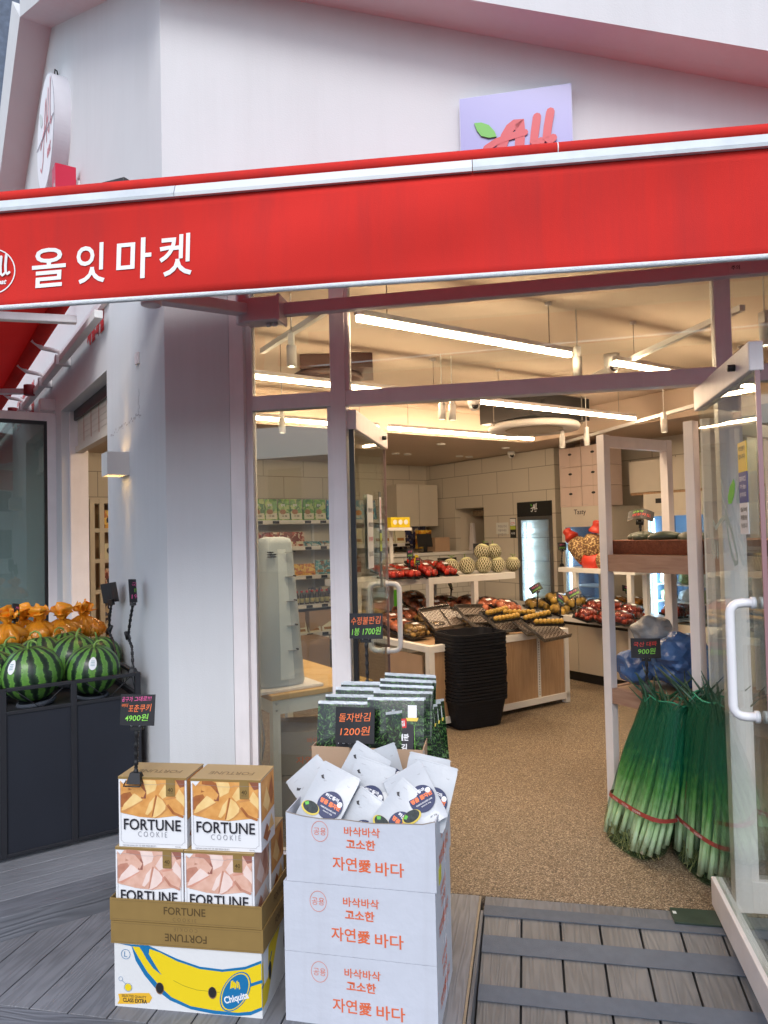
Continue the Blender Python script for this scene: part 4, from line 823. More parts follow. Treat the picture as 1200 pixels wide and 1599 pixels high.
for k, (dx, lb) in enumerate(((0, 'white carton with orange Korean print, bottom of its stack of three'), (.0, 'white carton with orange Korean print in the middle of its stack of three'), (.012, 'open white carton with orange Korean print, topmost of its stack, full of pouches'))):
    op = k == 2; c = thing('laver_carton', lb, 'carton', wst(dx, 0, k*(Hc+.0015)), wr, 'stacked white cartons with orange print'); W_ = Wc-dx*.6
    m = MB(); t_ = .004; H_ = Hc
    if not op: m.box(0, W_, 0, Dc, 0, H_, CW)
    else:
        m.box(0, W_, 0, Dc, 0, t_, CW); m.box(0, t_, t_, Dc-t_, t_, H_, CW); m.box(W_-t_, W_, t_, Dc-t_, t_, H_-.01, CW); m.box(0, W_, Dc-t_, Dc, t_, H_, CW)
        top = [(0, H_), (.02, H_-.004), (.06, H_-.011), (.12, H_-.016), (.2, H_-.014), (.30, H_-.02), (.40, H_-.015), (.46, H_-.013), (W_, H_-.002)]
        m.prism([(0, t_), (W_, t_)]+top[::-1], -t_, 0, CW, FRONT @ T(0, 0, 0)); m.ribbon([(x, y+.0006) for x, y in top], .003, CARDD, T(0, -.0006, 0) @ FRONT, .0004)
    carton_print(m, T(0, -.0004, 0) @ FRONT, W_, H_, OR)
    Mr = T(W_+.0004, 0, 0) @ RIGHT; m.text('바삭바삭', .03, OR, Mr @ T(.17, H_*.78, .001), w=.12); m.text('고소한', .032, OR, Mr @ T(.17, H_*.60, .001), w=.1, bold=.02); m.text('자연愛바다', .044, OR, Mr @ T(.17, H_*.3, .001), w=.22)
    m.box(W_+.0002, W_+.0012, Dc*.55, Dc*.62, 0.01, H_-.02, mat('clear_tape', (.55, .56, .66), .25))
    m.build('carton', c, bev=.002, seg=2)
    if op: mm = MB(); mm.box(W_+.0005, W_+.0016, .05, .10, .0, .05, mat('yellow_sticker', (.6, .6, .04), .5)); mm.build('sticker', c)
# brown cartons with seaweed packs behind
b0 = onF(484, 1150, -.52); b0 = PF(fu(b0), -.50); zb = .775
Wk = fu(onF(662, 1157, -.50))-fu(b0)
for k, (z0, z1, lb) in enumerate(((0, .385, 'closed brown carton standing on the deck behind the white cartons'), (.387, zb, 'open brown carton packed with seaweed packs behind the white pouches'))):
    c = thing('brown_carton', lb, 'carton', b0+Vector((0, 0, z0)), FA, 'brown cartons by the window'); m = MB(); D_ = .33; H_ = z1-z0; t_ = .005
    if k == 0: m.box(0, Wk, 0, D_, 0, H_, CARD)
    else: m.box(0, Wk, 0, D_, 0, t_, CARD); m.box(0, Wk, 0, t_, t_, H_, CARD); m.box(0, Wk, D_-t_, D_, t_, H_+.03, CARD); m.box(0, t_, t_+.0003, D_-t_-.0003, t_, H_, CARD); m.prism([(0, t_), (D_, t_), (D_, H_+.055), (D_*.5, H_+.03), (0, H_+.004)], Wk-t_, Wk, CARD, RIGHT)
    m.box(Wk-.004, Wk+.003, -.003, .002, .0, H_, CARDD); m.box(Wk+.0005, Wk+.002, .12, .17, 0, H_-.02, mat('brown_tape', (.36, .21, .10), .3))
    m.build('carton', c, bev=.002)
# seaweed packs
def seaweed_mat():
    m = mat('seaweed_print', (.02, .05, .02), .22, var=0, coat=.4); N, L, b = nodes(m); tc = N.new('ShaderNodeTexCoord'); n = N.new('ShaderNodeTexNoise'); n.inputs['Scale'].default_value = 38; n.inputs['Detail'].default_value = 8; n.inputs['Distortion'].default_value = 2.5
    L.new(tc.outputs['Object'], n.inputs['Vector']); r = ramp(N, [(.40, (.003, .008, .005)), (.52, (.010, .028, .010)), (.62, (.05, .13, .025)), (.76, (.26, .36, .24))]); L.new(n.outputs[0], r.inputs[0]); L.new(r.outputs[0], b.inputs['Base Color'])
    n2 = N.new('ShaderNodeTexNoise'); n2.inputs['Scale'].default_value = 14; n2.inputs['Detail'].default_value = 5; L.new(tc.outputs['Object'], n2.inputs['Vector']); bp = N.new('ShaderNodeBump'); bp.inputs['Strength'].default_value = .8; bp.inputs['Distance'].default_value = .006; L.new(n2.outputs[0], bp.inputs['Height']); L.new(bp.outputs[0], b.inputs['Normal']); return m
SW = seaweed_mat(); SILV = mat('silver_seal', (.62, .66, .70), .28, .4, var=.2, scale=60, bump=.3, bscale=60)
sp_ = thing('seaweed_pack', 'x', 'seaweed pack', (0, 0, 0), FA, 'seaweed packs in the brown carton')
m = MB(); ws, hs_ = .225, .235; nx, nz = 10, 8; vs = []; fs = []
for s in (-1, 1):
    for j in range(nz+1):
        for i in range(nx+1):
            x = -ws/2+ws*i/nx; z = hs_*j/nz; th = .009*math.sin(PI*i/nx)**.5*math.sin(PI*min(1, j/nz))**.5 if 0 < i < nx and 0 < j < nz else .0006
            vs.append((x, s*th+.002*noise.noise(Vector((x*30, z*30, s))), z))
for q0 in (0, (nx+1)*(nz+1)):
    for j in range(nz):
        for i in range(nx): q = q0+j*(nx+1)+i; f = (q, q+1, q+nx+2, q+nx+1); fs.append(f if q0 == 0 else f[::-1])
m.add(vs, fs, SW, None, True)
Mf = T(0, -.011, 0) @ FRONT; m.flat([(.05, .168), (.085, .168), (.085, .215), (.05, .215)], WHT, Mf); m.flat([(.048, .155), (.087, .155), (.092, .168), (.043, .168)], CH['y'], Mf, .0005)
m.flat([(-.025, .125), (.045, .130), (.045, .165), (-.025, .160)], REDINK, Mf, .0002); m.text('수정김', .021, WHT, Mf @ T(.010, .145, .0008) @ RZ(.06), w=.055, bold=.03)
m.flat([(-.03, .03), (.07, .03), (.075, .14), (.045, .143), (.045, .128), (-.03, .118)], INK, Mf, -.0004); m.text('수정 불판', .026, WHT, Mf @ T(.012, .095, .0008), w=.085, bold=.035); m.text('구이김', .026, WHT, Mf @ T(.012, .058, .0008), w=.07, bold=.035); m.ribbon([(.075, .14), (.08, .03)], .0012, CH['g'], Mf)
m.build('pouch', sp_)
m = MB(); m.box(-ws/2, ws/2, -.0016, .0016, hs_-.003, hs_+.007, SILV); m.build('top_seal', sp_)
random.seed(3); first = True
cu = Wk
for col, (n_, xc) in enumerate(((8, .115), (10, .335))):
    for i in range(n_):
        k = n_-1-i     # k=0 is the front pack
        d = .03+k*(.27/n_); x = xc+(.008*k if col == 0 else .0)+random.uniform(-.012, .012); lean = -.14-.10*random.random()
        zz = zb-.088+random.uniform(-.003, .003)+k*.0065+(.022 if col == 1 else 0)+.006*(-1)**k; p = b0+FU*x+FN*d+Vector((0, 0, zz))
        lb = 'seaweed pack in the %s row of the brown carton, %s from the front' % (('left', 'right')[col], ORD[k])
        o = dup(sp_, lb, p, rot=(lean, 0, FA+(.06 if col == 1 and k < 3 else 0)+random.uniform(-.03, .03)+(-.02*k if col == 1 else 0)))
for i in range(4):      # fanned packs leaning at the right end
    p = b0+FU*(Wk-.05+.014*i)+FN*(.06+.045*i)+Vector((0, 0, zb-.11)); dup(sp_, 'seaweed pack slanted at the right end of the brown carton, %s from the front' % ORD[i], p, rot=(-.15, .05, FA+.75+.05*i))
for o in list(sp_.children)+[sp_]: bpy.data.objects.remove(o)
price_sign('black card reading 1200 clipped to the front of the brown carton', b0+FU*.175+FN*-.006+Vector((0, 0, zb-.03)), FA, .155, .135, .045, [('돌자반김', 'o', .0, .22, .24, .8), ('1200원', 'o', .02, -.16, .24, .74)], tilt=-.16, clamp=True)
pS = onF(578, 1050, -.10); price_sign('black card reading 1700 on a tall stem behind the seaweed packs', PF(fu(pS), -.16, .55), FA, .148, .11, onF(578, 999, -.16).z-.55, [('수정불판김', 'o', .0, .22, .30, .88), ('1봉 1700원', 'g', .02, -.20, .30, .86)], tilt=-.06)
bs_ = MB(); bs_.box(-.09, .09, -.08, .10, 0, .52, CARD); bs_.flat([(-.07, .1), (.07, .1), (.07, .3), (-.07, .3)], WHT, T(0, -.081, 0) @ FRONT); o = tag(bs_.build('small_brown_carton', bev=.002), 'small brown carton carrying the tall sign behind the seaweed carton', 'carton'); o.location = PF(fu(pS), -.155, 0); o.rotation_euler.z = FA
# laver pouches
PW = mat('pouch_white', (.48, .51, .55), .38, var=.04, scale=9, bump=.35, bscale=16, coat=.2); NAVY = mat('pouch_navy', (.02, .03, .10), .5, var=0)
po = thing('laver_pouch', 'x', 'pouch', (0, 0, 0), 0, 'white laver pouches in the top carton')
m = MB(); w, h = .15, .21; nx, nz = 8, 10
prof = []
vs = []; fs = []
for s in (-1, 1):
    for j in range(nz+1):
        for i in range(nx+1):
            u = i/nx; v = j/nz; x = -w/2+w*u; z = h*v; e = min(u, 1-u, 1)*2; th = .011*(math.sin(PI*u)**.6)*(1-v)**.5*(1 if j else .4) if 0 < i < nx and j < nz else 0
            if j in (0, nz) and i in (0, nx): x *= .95
            vs.append((x, s*(th+.0007)+.0018*noise.noise(Vector((x*25, z*25, 3))), z))
for q0 in (0, (nx+1)*(nz+1)):
    for j in range(nz):
        for i in range(nx): q = q0+j*(nx+1)+i; f = (q, q+1, q+nx+2, q+nx+1); fs.append(f if q0 == 0 else f[::-1])
m.add(vs, fs, PW, None, True); m.box(-w/2, w/2, -.0016, .0016, h-.028, h-.025, PW); m.box(-w/2, w/2, -.0016, .0016, h-.006, h-.003, PW)
m.build('bag', po)
m = MB(); Mf = T(0, -.0128, 0) @ FRONT; m.disc(.022, .088, .045, NAVY, Mf, 0, n=32); m.text('따끈좋아', .013, WHT, Mf @ T(.018, .113, .0006), w=.052, bold=.04); m.text('명품 돌자반', .016, CH['o'], Mf @ T(.022, .092, .0006), w=.078, bold=.05)
m.text('PREMIUM SEASONED LAVER', .005, CH['w'], Mf @ T(.024, .074, .0006), w=.06); m.text('SNACK 50g', .005, CH['w'], Mf @ T(.026, .064, .0006), w=.035); m.disc(.052, .104, .009, CH['w'], Mf, .0008)
m.disc(-.035, .052, .034, mat('dish_yellow', (.62, .48, .05), .4), Mf, .0004, .021); m.disc(-.035, .055, .029, mat('laver_dark', (.03, .04, .04), .7, var=.8, scale=120), Mf, .0008, .018); m.flat([(-.062, .06), (-.05, .068), (-.045, .06), (-.054, .053)], GREEN, Mf, .001)
m.flat([(-.058, .160), (-.05, .153), (-.040, .155), (-.047, .160), (-.051, .167)], INK, T(0, -.006, 0) @ FRONT, 0); m.text('대한민국', .006, GINK, T(-.028, -.006, .150) @ FRONT, w=.025); m.text('NET 50g (250kcal)', .006, GINK, T(.035, -.004, .168) @ FRONT, w=.035); m.ribbon([(-.05, .187), (-.01, .187)], .0009, GINK, T(0, -.004, 0) @ FRONT); m.text('NET 50g', .007, INK, T(.03, -.010, .022) @ FRONT)
m.build('printed_label', po)
Zc = 2*(Hc+.0015)+Hc
def pouch(x, y, dpt, roll, tilt, yaw, lb):
    p = onF(x, y, 0)  # placeholder
    r = ray(x, y); pl = wst(0, dpt, 0); p = O+r*((pl-O).dot(n2)/r.dot(n2))
    Rm = (RZ(wr+yaw) @ RX(-tilt) @ RY(roll)); c = Rm @ Vector((0, 0, .105)); o = dup(po, lb, p-c, rot=Rm.to_euler()); return o
for a in ((512, 1232, .085, .42, .55, .05, 'largest white laver pouch at the left front, navy circle in full view'),
          (562, 1200, .20, .48, .30, .0, 'white pouch standing tallest at the back left of the carton'), (574, 1222, .16, .28, .35, .0, 'crumpled white pouch between the tallest one and the big front one'),
          (600, 1200, .25, -.22, .2, .5, 'narrow white pouch turned sideways at the back middle of the carton'), (498, 1222, .15, -.75, .40, .0, 'white pouch showing one corner at the far left of the carton'),
          (598, 1255, .13, .30, .5, .1, 'white pouch half sunk in the middle with the circle cut by the rim'), (565, 1275, .085, .52, .40, .0, 'white pouch sunk at the middle front, only its top corner up'), (625, 1262, .085, .62, .45, .0, 'white pouch tilted at the front right of middle, circle cut off'),
          (648, 1232, .12, -.58, .62, -.05, 'narrow white pouch with the dish picture pointing to the right front corner'), (672, 1226, .15, .20, .40, -.05, 'white pouch upright at the right with its navy circle in view'), (664, 1214, .21, .16, .30, -.0, 'white pouch hidden behind the upright right one'),
          (540, 1258, .16, .1, .7, .0, 'white pouch lying flat under the big front one'), (660, 1262, .16, .2, .9, .1, 'white pouch lying low at the right back of the carton')):
    a = (a[0], a[1]+15)+a[2:]
    pouch(*a)
for o in list(po.children)+[po]: bpy.data.objects.remove(o)
# ================================================================ black stand with watermelons
SB = mat('stand_black_steel', (.014, .015, .02), .5, var=.15, scale=20); SP = mat('stand_panel', (.010, .013, .022), .55, var=.12, scale=6)
sc_ = onz(220, 1050, .905); As, Bs = AB(sc_)
sd_ = thing('display_stand', 'black steel stand with open rail carrying watermelons beside the left wall', 'stand', P(As, Bs, .095), SA)
Ws_, Ds_ = 1.25, 1.0; tw = .028; zt_ = .81; zp = .695
m = MB()
for x in (-Ws_, -.93, -.62, -.31, 0): m.box(x-tw, x, 0, tw, .02, zt_, SB)
for x in (-Ws_, 0): m.box(x-tw, x, Ds_-tw, Ds_, .02, zt_, SB)
for z in (zt_-tw*.6, zp-.01, .02): m.box(-Ws_, -tw-.0005, .002, tw-.002, z, z+tw*.6, SB); m.box(-tw+.002, -.002, tw+.0005, Ds_-tw-.0005, z, z+tw*.6, SB); m.box(-Ws_, -tw-.0005, Ds_-tw+.002, Ds_-.002, z, z+tw*.6, SB)
m.build('frame', sd_, bev=.002)
m = MB(); [m.box(x0_+.0005, x1_, .008, .012, .037, zp-.011, SP) for x0_, x1_ in ((-Ws_, -.9585), (-.93, -.6485), (-.62, -.3385), (-.31, -.0285))]; m.box(-.020, -.016, tw+.001, Ds_-.03, .037, zp-.011, SP); m.build('panel', sd_)
m = MB(); m.box(-Ws_, -.03, .014, Ds_-.03, zp-.03, zp-.012, mat('stand_shelf', (.03, .03, .035), .5)); m.build('shelf', sd_)
m = MB()
for x0 in (-.62, -.31, -.0): 
    for a, b in (((x0-.03, zt_), (x0-.16, zp)), ((x0-.29, zt_), (x0-.16, zp))): m.tube([(a[0], .014, a[1]), (b[0], .014, b[1])], .002, 6, SB)
for k in range(4): m.tube([(-.014, .05+k*.24, zp), (-.014, .17+k*.24, zt_), (-.014, .29+k*.24, zp)], .002, 6, SB)
m.build('wire_brace', sd_)
m = MB(); 
for x, y in ((-.02, .02), (-Ws_+.02, .02), (-.02, Ds_-.05), (-Ws_+.02, Ds_-.05)): m.lathe([(.03, -.0), (.03, .022)], 14, DARK, T(x, y, -.0))
m.build('foot', sd_)
def melon_mat():
    m = mat('watermelon_rind', (.05, .2, .03), .42, var=0, coat=.15); N, L, b = nodes(m); tc = N.new('ShaderNodeTexCoord'); sp = N.new('ShaderNodeSeparateXYZ'); L.new(tc.outputs['Object'], sp.inputs[0])
    at = N.new('ShaderNodeMath'); at.operation = 'ARCTAN2'; L.new(sp.outputs[1], at.inputs[0]); L.new(sp.outputs[0], at.inputs[1])
    ns = N.new('ShaderNodeTexNoise'); ns.inputs['Scale'].default_value = 22; ns.inputs['Detail'].default_value = 8; ns.inputs['Roughness'].default_value = .75; L.new(tc.outputs['Object'], ns.inputs['Vector'])
    ma = N.new('ShaderNodeMath'); ma.operation = 'MULTIPLY_ADD'; ma.inputs[1].default_value = 13; L.new(at.outputs[0], ma.inputs[0])
    mb_ = N.new('ShaderNodeMath'); mb_.operation = 'MULTIPLY'; mb_.inputs[1].default_value = 5.5; L.new(ns.outputs[0], mb_.inputs[0]); L.new(mb_.outputs[0], ma.inputs[2])
    si = N.new('ShaderNodeMath'); si.operation = 'SINE'; L.new(ma.outputs[0], si.inputs[0])
    r = ramp(N, [(.0, (.12, .32, .05)), (.42, (.17, .40, .07)), (.50, (.028, .08, .03)), (1, (.008, .022, .012))]); mr = N.new('ShaderNodeMapRange'); mr.inputs[1].default_value = -1; mr.inputs[2].default_value = 1; L.new(si.outputs[0], mr.inputs[0]); L.new(mr.outputs[0], r.inputs[0])
    n3 = N.new('ShaderNodeTexNoise'); n3.inputs['Scale'].default_value = 60; L.new(tc.outputs['Object'], n3.inputs['Vector'])
    mx = N.new('ShaderNodeMix'); mx.data_type = 'RGBA'; mx.blend_type = 'MULTIPLY'; mx.inputs[0].default_value = .4; L.new(r.outputs[0], mx.inputs[6]); L.new(n3.outputs[0], mx.inputs[7]); L.new(mx.outputs[2], b.inputs['Base Color']); return m
RIND = melon_mat(); STEM = mat('melon_stem', (.22, .36, .08), .6, var=.1)
wm = thing('watermelon', 'x', 'watermelon', (0, 0, 0), 0, 'watermelons on the black stand')
m = MB(); R1 = .145; prof = []
for k in range(25): a = PI*k/24; prof.append((max(1e-6, R1*math.sin(a)), -R1*.95*math.cos(a)-(.014*math.exp(-((PI-a)/.22)**2)))); 
m.lathe(prof, 40, RIND, T(0, 0, 0)); rb = m.build('rind', wm); rb.location = (0, 0, R1*.95+.02)
m = MB(); zt2 = 2*R1*.95+.006; m.tube([(0, 0, zt2-.01), (0, 0, zt2+.015), (.012, 0, zt2+.035), (.035, 0, zt2+.045), (.06, .005, zt2+.035), (.065, .005, zt2+.02)], [.009, .007, .0055, .005, .0045, .003], 8, STEM); m.build('stem', wm)
m = MB(); m.lathe([(.085, .0), (.095, .012), (.088, .026), (.075, .018), (.075, 0)], 24, mat('foam_ring', (.06, .07, .09), .7)); m.build('support_ring', wm)
STK = mat('fruit_sticker', (.78, .80, .82), .35, var=0)
m = MB(); Ml = T(0, 0, R1*.95+.02) @ RZ(math.radians(-75)); vs = []; n = 20
vs = [(0, 0)]+[(math.cos(t*2*PI/n), math.sin(t*2*PI/n)) for t in range(n)]
def onball(a, e, R): return Vector((R*math.cos(e)*math.cos(a), R*math.cos(e)*math.sin(a), R*.95*math.sin(e)))
pts = [onball(.0+x*.16, .52+y*.26, R1+.0015) for x, y in vs]; m.add(pts, [(0, k+1, (k+1) % n+1) for k in range(n)], STK, Ml, True)
for r_ in range(4): m.add([onball(x, .60-.06*r_+y, R1+.003) for x, y in ((-.08, 0), (.08, 0), (.08, .018), (-.08, .018))], [(0, 1, 2, 3)], mat('sticker_print', (.1, .3, .35), .5, var=0), Ml)
m.build('sticker', wm)
ib = Matrix.Translation(P(As, Bs, .095)) @ RZ(SA)
for x, y, da, lb, rot, sc in ((57, 1050, 0, 'nearest watermelon at the front left of the stand with an oval sticker', (.12, -.05, -.5), 1.0), (142, 1047, 0, 'front watermelon at the right end of the stand near the corner post', (.10, .1, .1), .93),
                          (20, 1010, .40, 'watermelon half hidden behind the front left one', (.15, -.2, .8), .95), (112, 1010, .38, 'watermelon behind the right front one, stem curling left', (.1, .0, 1.6), .98),
                          (-22, 1012, .12, 'watermelon cut by the left edge of the picture', (.1, 0, 2.4), .95), (66, 992, .42, 'watermelon in the second row between the two front ones', (.1, .1, 3.0), .98), (112, 975, .64, 'watermelon at the back near the orange bags', (.1, .1, 4.0), .95), (158, 1005, .42, 'watermelon at the back right against the side rail', (.1, 0, 5.0), .88)):
    if da == 0: v = onA(x, y, As+.185)
    else: v = onA(x, 1000, As+.16+da)
    v.z = .095+zp-.012
    c = dup(wm, lb, v, rot=rot); c.scale = (sc, sc, sc); c['group'] = 'watermelons on the black stand'
for o in list(wm.children)+[wm]: bpy.data.objects.remove(o)
# raised ledge with orange bags behind the watermelons
lg0 = onz(-40, 1006, 1.03); A1, B1 = AB(lg0)
lg = thing('ledge_shelf', 'narrow black shelf behind the watermelons carrying the orange bags', 'shelf', P(As+.80, Bs-.42, .0), SA)
m = MB(); m.box(-.9, .0, 0, .36, .97, .985, SB); m.box(-.9, .0, -.012, 0, .97, 1.01, SB); m.box(-.012, .0, 0, .36, .986, 1.01, SB); m.build('top', lg)
m = MB()
for x, y in ((-.02, .02), (-.88, .02), (-.02, .34), (-.88, .34)): m.box(x-.012, x+.012, y-.012, y+.012, .78, .97, SB)
m.build('leg', lg)
OC = glassy('orange_film', (1.0, .80, .40), 1.6, .10, .40, (1.0, .42, .03)); OCS = mat('orange_film_gathered', (1.0, .36, .02), .25, var=.1, scale=12, bump=.5, bscale=18); OF = mat('orange_fruit', (.85, .45, .08), .5, var=.1, bump=.2, bscale=90)
ob = thing('orange_bag', 'x', 'fruit bag', (0, 0, 0), 0, 'orange tied bags on the ledge')
m = MB(); 
for k in range(9): a = k*2*PI/6; rr = .055 if k < 6 else .02; m.ball(.042, OF, T(rr*math.cos(a), rr*math.sin(a), .042 if k < 6 else .085), 12, 8)
m.build('fruit', ob)
def crinkle(R, prof, n, mt, seed, amp):
    m = MB(); vs = []; fs = []
    for j, (r, z) in enumerate(prof):
        for k in range(n):
            a = 2*PI*k/n; rr = r*(1+amp*noise.noise(Vector((math.cos(a)*2.2, math.sin(a)*2.2, z*18+seed)))+amp*.5*math.sin(a*9+z*20)); vs.append((rr*math.cos(a), rr*math.sin(a), z))
    for j in range(len(prof)-1):
        for k in range(n): fs.append((j*n+k, j*n+(k+1) % n, (j+1)*n+(k+1) % n, (j+1)*n+k))
    m.add(vs, fs, mt, None, True); return m
crinkle(1, [(.06, .0), (.10, .015), (.112, .05), (.100, .085), (.068, .112), (.030, .135)], 40, OC, 1, .34).build('film', ob)
m = MB(); random.seed(9); vs = []; fs = []
for p_ in range(7):
    a0 = p_*2*PI/7; n_ = 5; ln = .070+.05*random.random(); ws__ = [.024, .036, .050, .046, .020]; q0 = len(vs); lnx = random.uniform(-.02, .03)
    for j in range(n_+1):
        k = j/n_; r = .008+.034*k*(.5+.8*random.random()); z = .125+ln*k-.02*k*k*(p_ % 3); wd = ([.012]+ws__)[j]
        for s_ in (-1, 0, 1): cx = r*math.cos(a0)-s_*wd*math.sin(a0)+lnx*k; cy = r*math.sin(a0)+s_*wd*math.cos(a0); vs.append((cx+.010*s_*s_*math.cos(a0+2*j), cy+.01*math.sin(5*j+p_), z+.016*random.random()))
    for j in range(n_):
        for q in range(2): b0i = q0+j*3+q; fs.append((b0i, b0i+1, b0i+4, b0i+3))
m.add(vs, fs, OCS, None, True); o_ = m.build('gathered_top', ob); q = o_.modifiers.new('s', 'SOLIDIFY'); q.thickness = .002
for i, (x, y, lb) in enumerate(((12, 985, 'orange tied bag at the left edge behind the watermelons'), (62, 982, 'orange tied bag, second from the left on the ledge'), (97, 978, 'orange tied bag above the watermelon stems, third from the left'), (130, 968, 'tallest orange tied bag at the right end of the ledge'), (36, 972, 'orange tied bag in the rear row of the ledge'))):
    v = onz(x-12, y, 1.03) if 0 else P(As+.72+.10*(i == 4)+.03*i, Bs-.55, .985)
    r = ray(x, y-15); tA = (P(As+.92+(.12 if i in (3, 4) else 0), 0).dot(a_)-O.dot(a_))/r.dot(a_); v = O+r*tA; v.z = .985; dup(ob, lb, v, rz=i*1.3)
for o in list(ob.children)+[ob]: bpy.data.objects.remove(o)
# tall flexible sign arms clamped on the stand
def along(pxs, A=None, B=None):
    return [onB(x, y, B) for x, y in pxs]
for pxs, lb, rz, cw, chh, lines in (([(184, 1034), (176, 1000), (170, 985), (172, 960), (174, 942)], 'black sign on a long jointed arm seen edge-on beside the left wall', SA+PI/2+.35, .16, .115, []),
                                    ([(208, 1046), (206, 1010), (200, 995), (204, 965), (208, 942)], 'curled black card with pink and green writing on a long jointed arm by the wall', SA+.95, .09, .12, [('국산', 'p', 0, .28, .2, .7), ('한통', 'g', 0, .02, .16, .5), ('1900', 'p', 0, -.25, .18, .8)])):
    pts = [onB(x, y, Bs-.02-.03*k*0) for k, (x, y) in enumerate(pxs)]; b0_ = pts[0]; inv = RZ(-rz)
    arm = [tuple(inv @ (p-b0_)) for p in pts]
    s = price_sign(lb, b0_, rz, cw, chh, 0, lines, arm=arm, tilt=-.1, bow=.02, roll=.12)
    m = MB(); q = arm[2]; m.tube([(q[0]-.03, q[1], q[2]+.03), (q[0]-.01, q[1], q[2]), (q[0]+.02, q[1], q[2]-.01)], .010, 8, DARK); m.lathe([(.016, -.008), (.016, .008)], 12, DARK, T(*q) @ RX(PI/2)); m.build('spring_clip', s)
for x, y, lb in ((118, 952, 'small curled price card on a thin arm right of the orange bags'), (92, 944, 'small curled price card on a thin arm behind the orange bags')):
    p = onB(x-8, y+35, Bs-.65); price_sign(lb, P(As+.90+(0 if x > 100 else .2), Bs-.50-.10*(x < 100), .99), SA+1.0, .07, .085, .15, [('제주', 'p', 0, .2, .2, .7), ('9900', 'g', 0, -.2, .2, .8)], bend=.03, bow=.02, roll=.3)
# metal plate at the threshold
pa = onz(1040, 1397); pl = MB(); x0 = fu(onz(1038, 1400)); x1 = fu(onz(1140, 1420)); pl.box(x0, x1+.05, -.115, -.0, .0045, .012, mat('green_metal_plate', (.06, .085, .07), .4, .5, var=.25, scale=14))
pl.box(x0+.006, x0+.02, -.05, -.03, .0121, .0128, ALU); o = tag(pl.build('threshold_plate', bev=.001), 'dark green metal plate on the threshold under the right door', 'plate'); o.location = (0, FY, 0); o.rotation_euler.z = FA
m = MB(); q = onz(1136, 1412, .02); m.tube([q+Vector((-.04, -.02, 0)), q+Vector((-.055, -.045, 0)), q+Vector((-.03, -.075, 0)), q+Vector((.02, -.08, 0))], .006, 8, mat('pinkish_cord', (.5, .38, .35), .5)); tag(m.build('cord_loop'), 'short pinkish cord loop beside the foot of the right door', 'cord')
# ================================================================ inside the shop
CRM = mat('cream_counter', (.62, .58, .50), .5, var=.04); CRMP = mat('cream_panel', (.52, .46, .37), .6, var=.05, scale=3)
def proj(p):
    v = C3.transposed() @ (Vector(p)-O); return (600+FPX*v.x/-v.z, 799.5-FPX*v.y/-v.z)
def fruit_pack(name, label, cat, group, r, nx, ny, fm, w=None, lift=0.0, tray=DARK, film=True, layers=1, sz=1.0):
    t = thing(name, label, cat, (0, 0, 0), SA, group); W_ = nx*2*r*.98+.012; D_ = ny*2*r*.98+.012
    m = MB(); m.box(-W_/2, W_/2, -D_/2, D_/2, 0, .006, tray); 
    for a in ((-W_/2, W_/2, -D_/2, -D_/2+.004), (-W_/2, W_/2, D_/2-.004, D_/2), (-W_/2, -W_/2+.004, -D_/2, D_/2), (W_/2-.004, W_/2, -D_/2, D_/2)): m.box(*a, .0062, .02, tray)
    m.build('tray', t); m = MB(); random.seed(hash(name) % 99 if 0 else len(label))
    for l in range(layers):
        for i in range(nx-l):
            for j in range(ny-l):
                m.ball(r*random.uniform(.94, 1.04), fm, T(-W_/2+.006+r*.98*(2*i+1+l), -D_/2+.006+r*.98*(2*j+1+l), r*sz+.006+l*1.45*r) @ RX(random.uniform(-.5, .5)), 12, 8, sz=sz)
    f = m.build('fruit', t)
    if film:
        h = 2*r*sz+.012+(layers-1)*1.4*r; m = crinkle(1, [(1.0, .004), (1.03, h*.5), (.98, h*.85), (.8, h), (.3, h+.004), (.01, h+.004)], 24, FILM, len(label), .05)
        m.v = [Vector((v.x*W_*.52*(1 if abs(v.x) < .7 else .98), v.y*D_*.52, v.z)) for v in m.v]; m.build('film', t)
        m = MB(); m.flat([(-.03, -.018), (.03, -.018), (.03, .018), (-.03, .018)], WHT, T(0, 0, h+.008) @ RX(.1)); m.build('label', t)
    return t
TOMM = mat('tomato_red', (.60, .045, .03), .22, var=.15, scale=20); KIWI = mat('kiwi_brown', (.33, .20, .06), .75, var=.15, scale=60); PEACH = mat('peach_skin', (.66, .20, .10), .6, var=.35, scale=22)
CHAM = mat('yellow_melon', (.52, .32, .06), .4, var=.1, scale=30); REDP = mat('dark_red_fruit', (.34, .05, .03), .3, var=.3, scale=25); ORNG = mat('orange_peel', (.72, .28, .03), .4, var=.1)
# ---- central display
zt = .68; L0 = onz(660, 1008, zt); R0_ = onz(892, 982, zt); A1, B1 = AB(L0); A2, B2 = AB(R0_); At = (A1+A2)/2-.02; BL, BR_ = B1, B2+.02; Dt = 1.55
cd = thing('produce_display', 'white framed produce table with oak panels and a raised shelf behind the basket stack', 'display table', P(At, BL), SA); Wt = BR_-BL
m = MB(); f_ = .055
m.box(0, Wt, 0, f_, zt-f_, zt, WHITE); m.box(0, Wt, 0, f_, .04, .04+f_, WHITE); m.box(0, f_, f_+.0005, Dt, zt-f_+.001, zt-.001, WHITE); m.box(Wt-f_, Wt, f_+.0005, Dt, zt-f_+.001, zt-.001, WHITE); m.box(Wt-f_, Wt, f_+.0005, Dt, .041, .04+f_-.001, WHITE)
for x in (0, Wt-f_): 
    for y in (0, Dt-f_): m.box(x, x+f_, y, y+f_, 0, zt-f_-.0005, WHITE)
m.box(Wt-.40, Wt-.37, .002, f_-.002, .096, zt-f_-.001, WHITE); m.build('frame', cd, bev=.002)
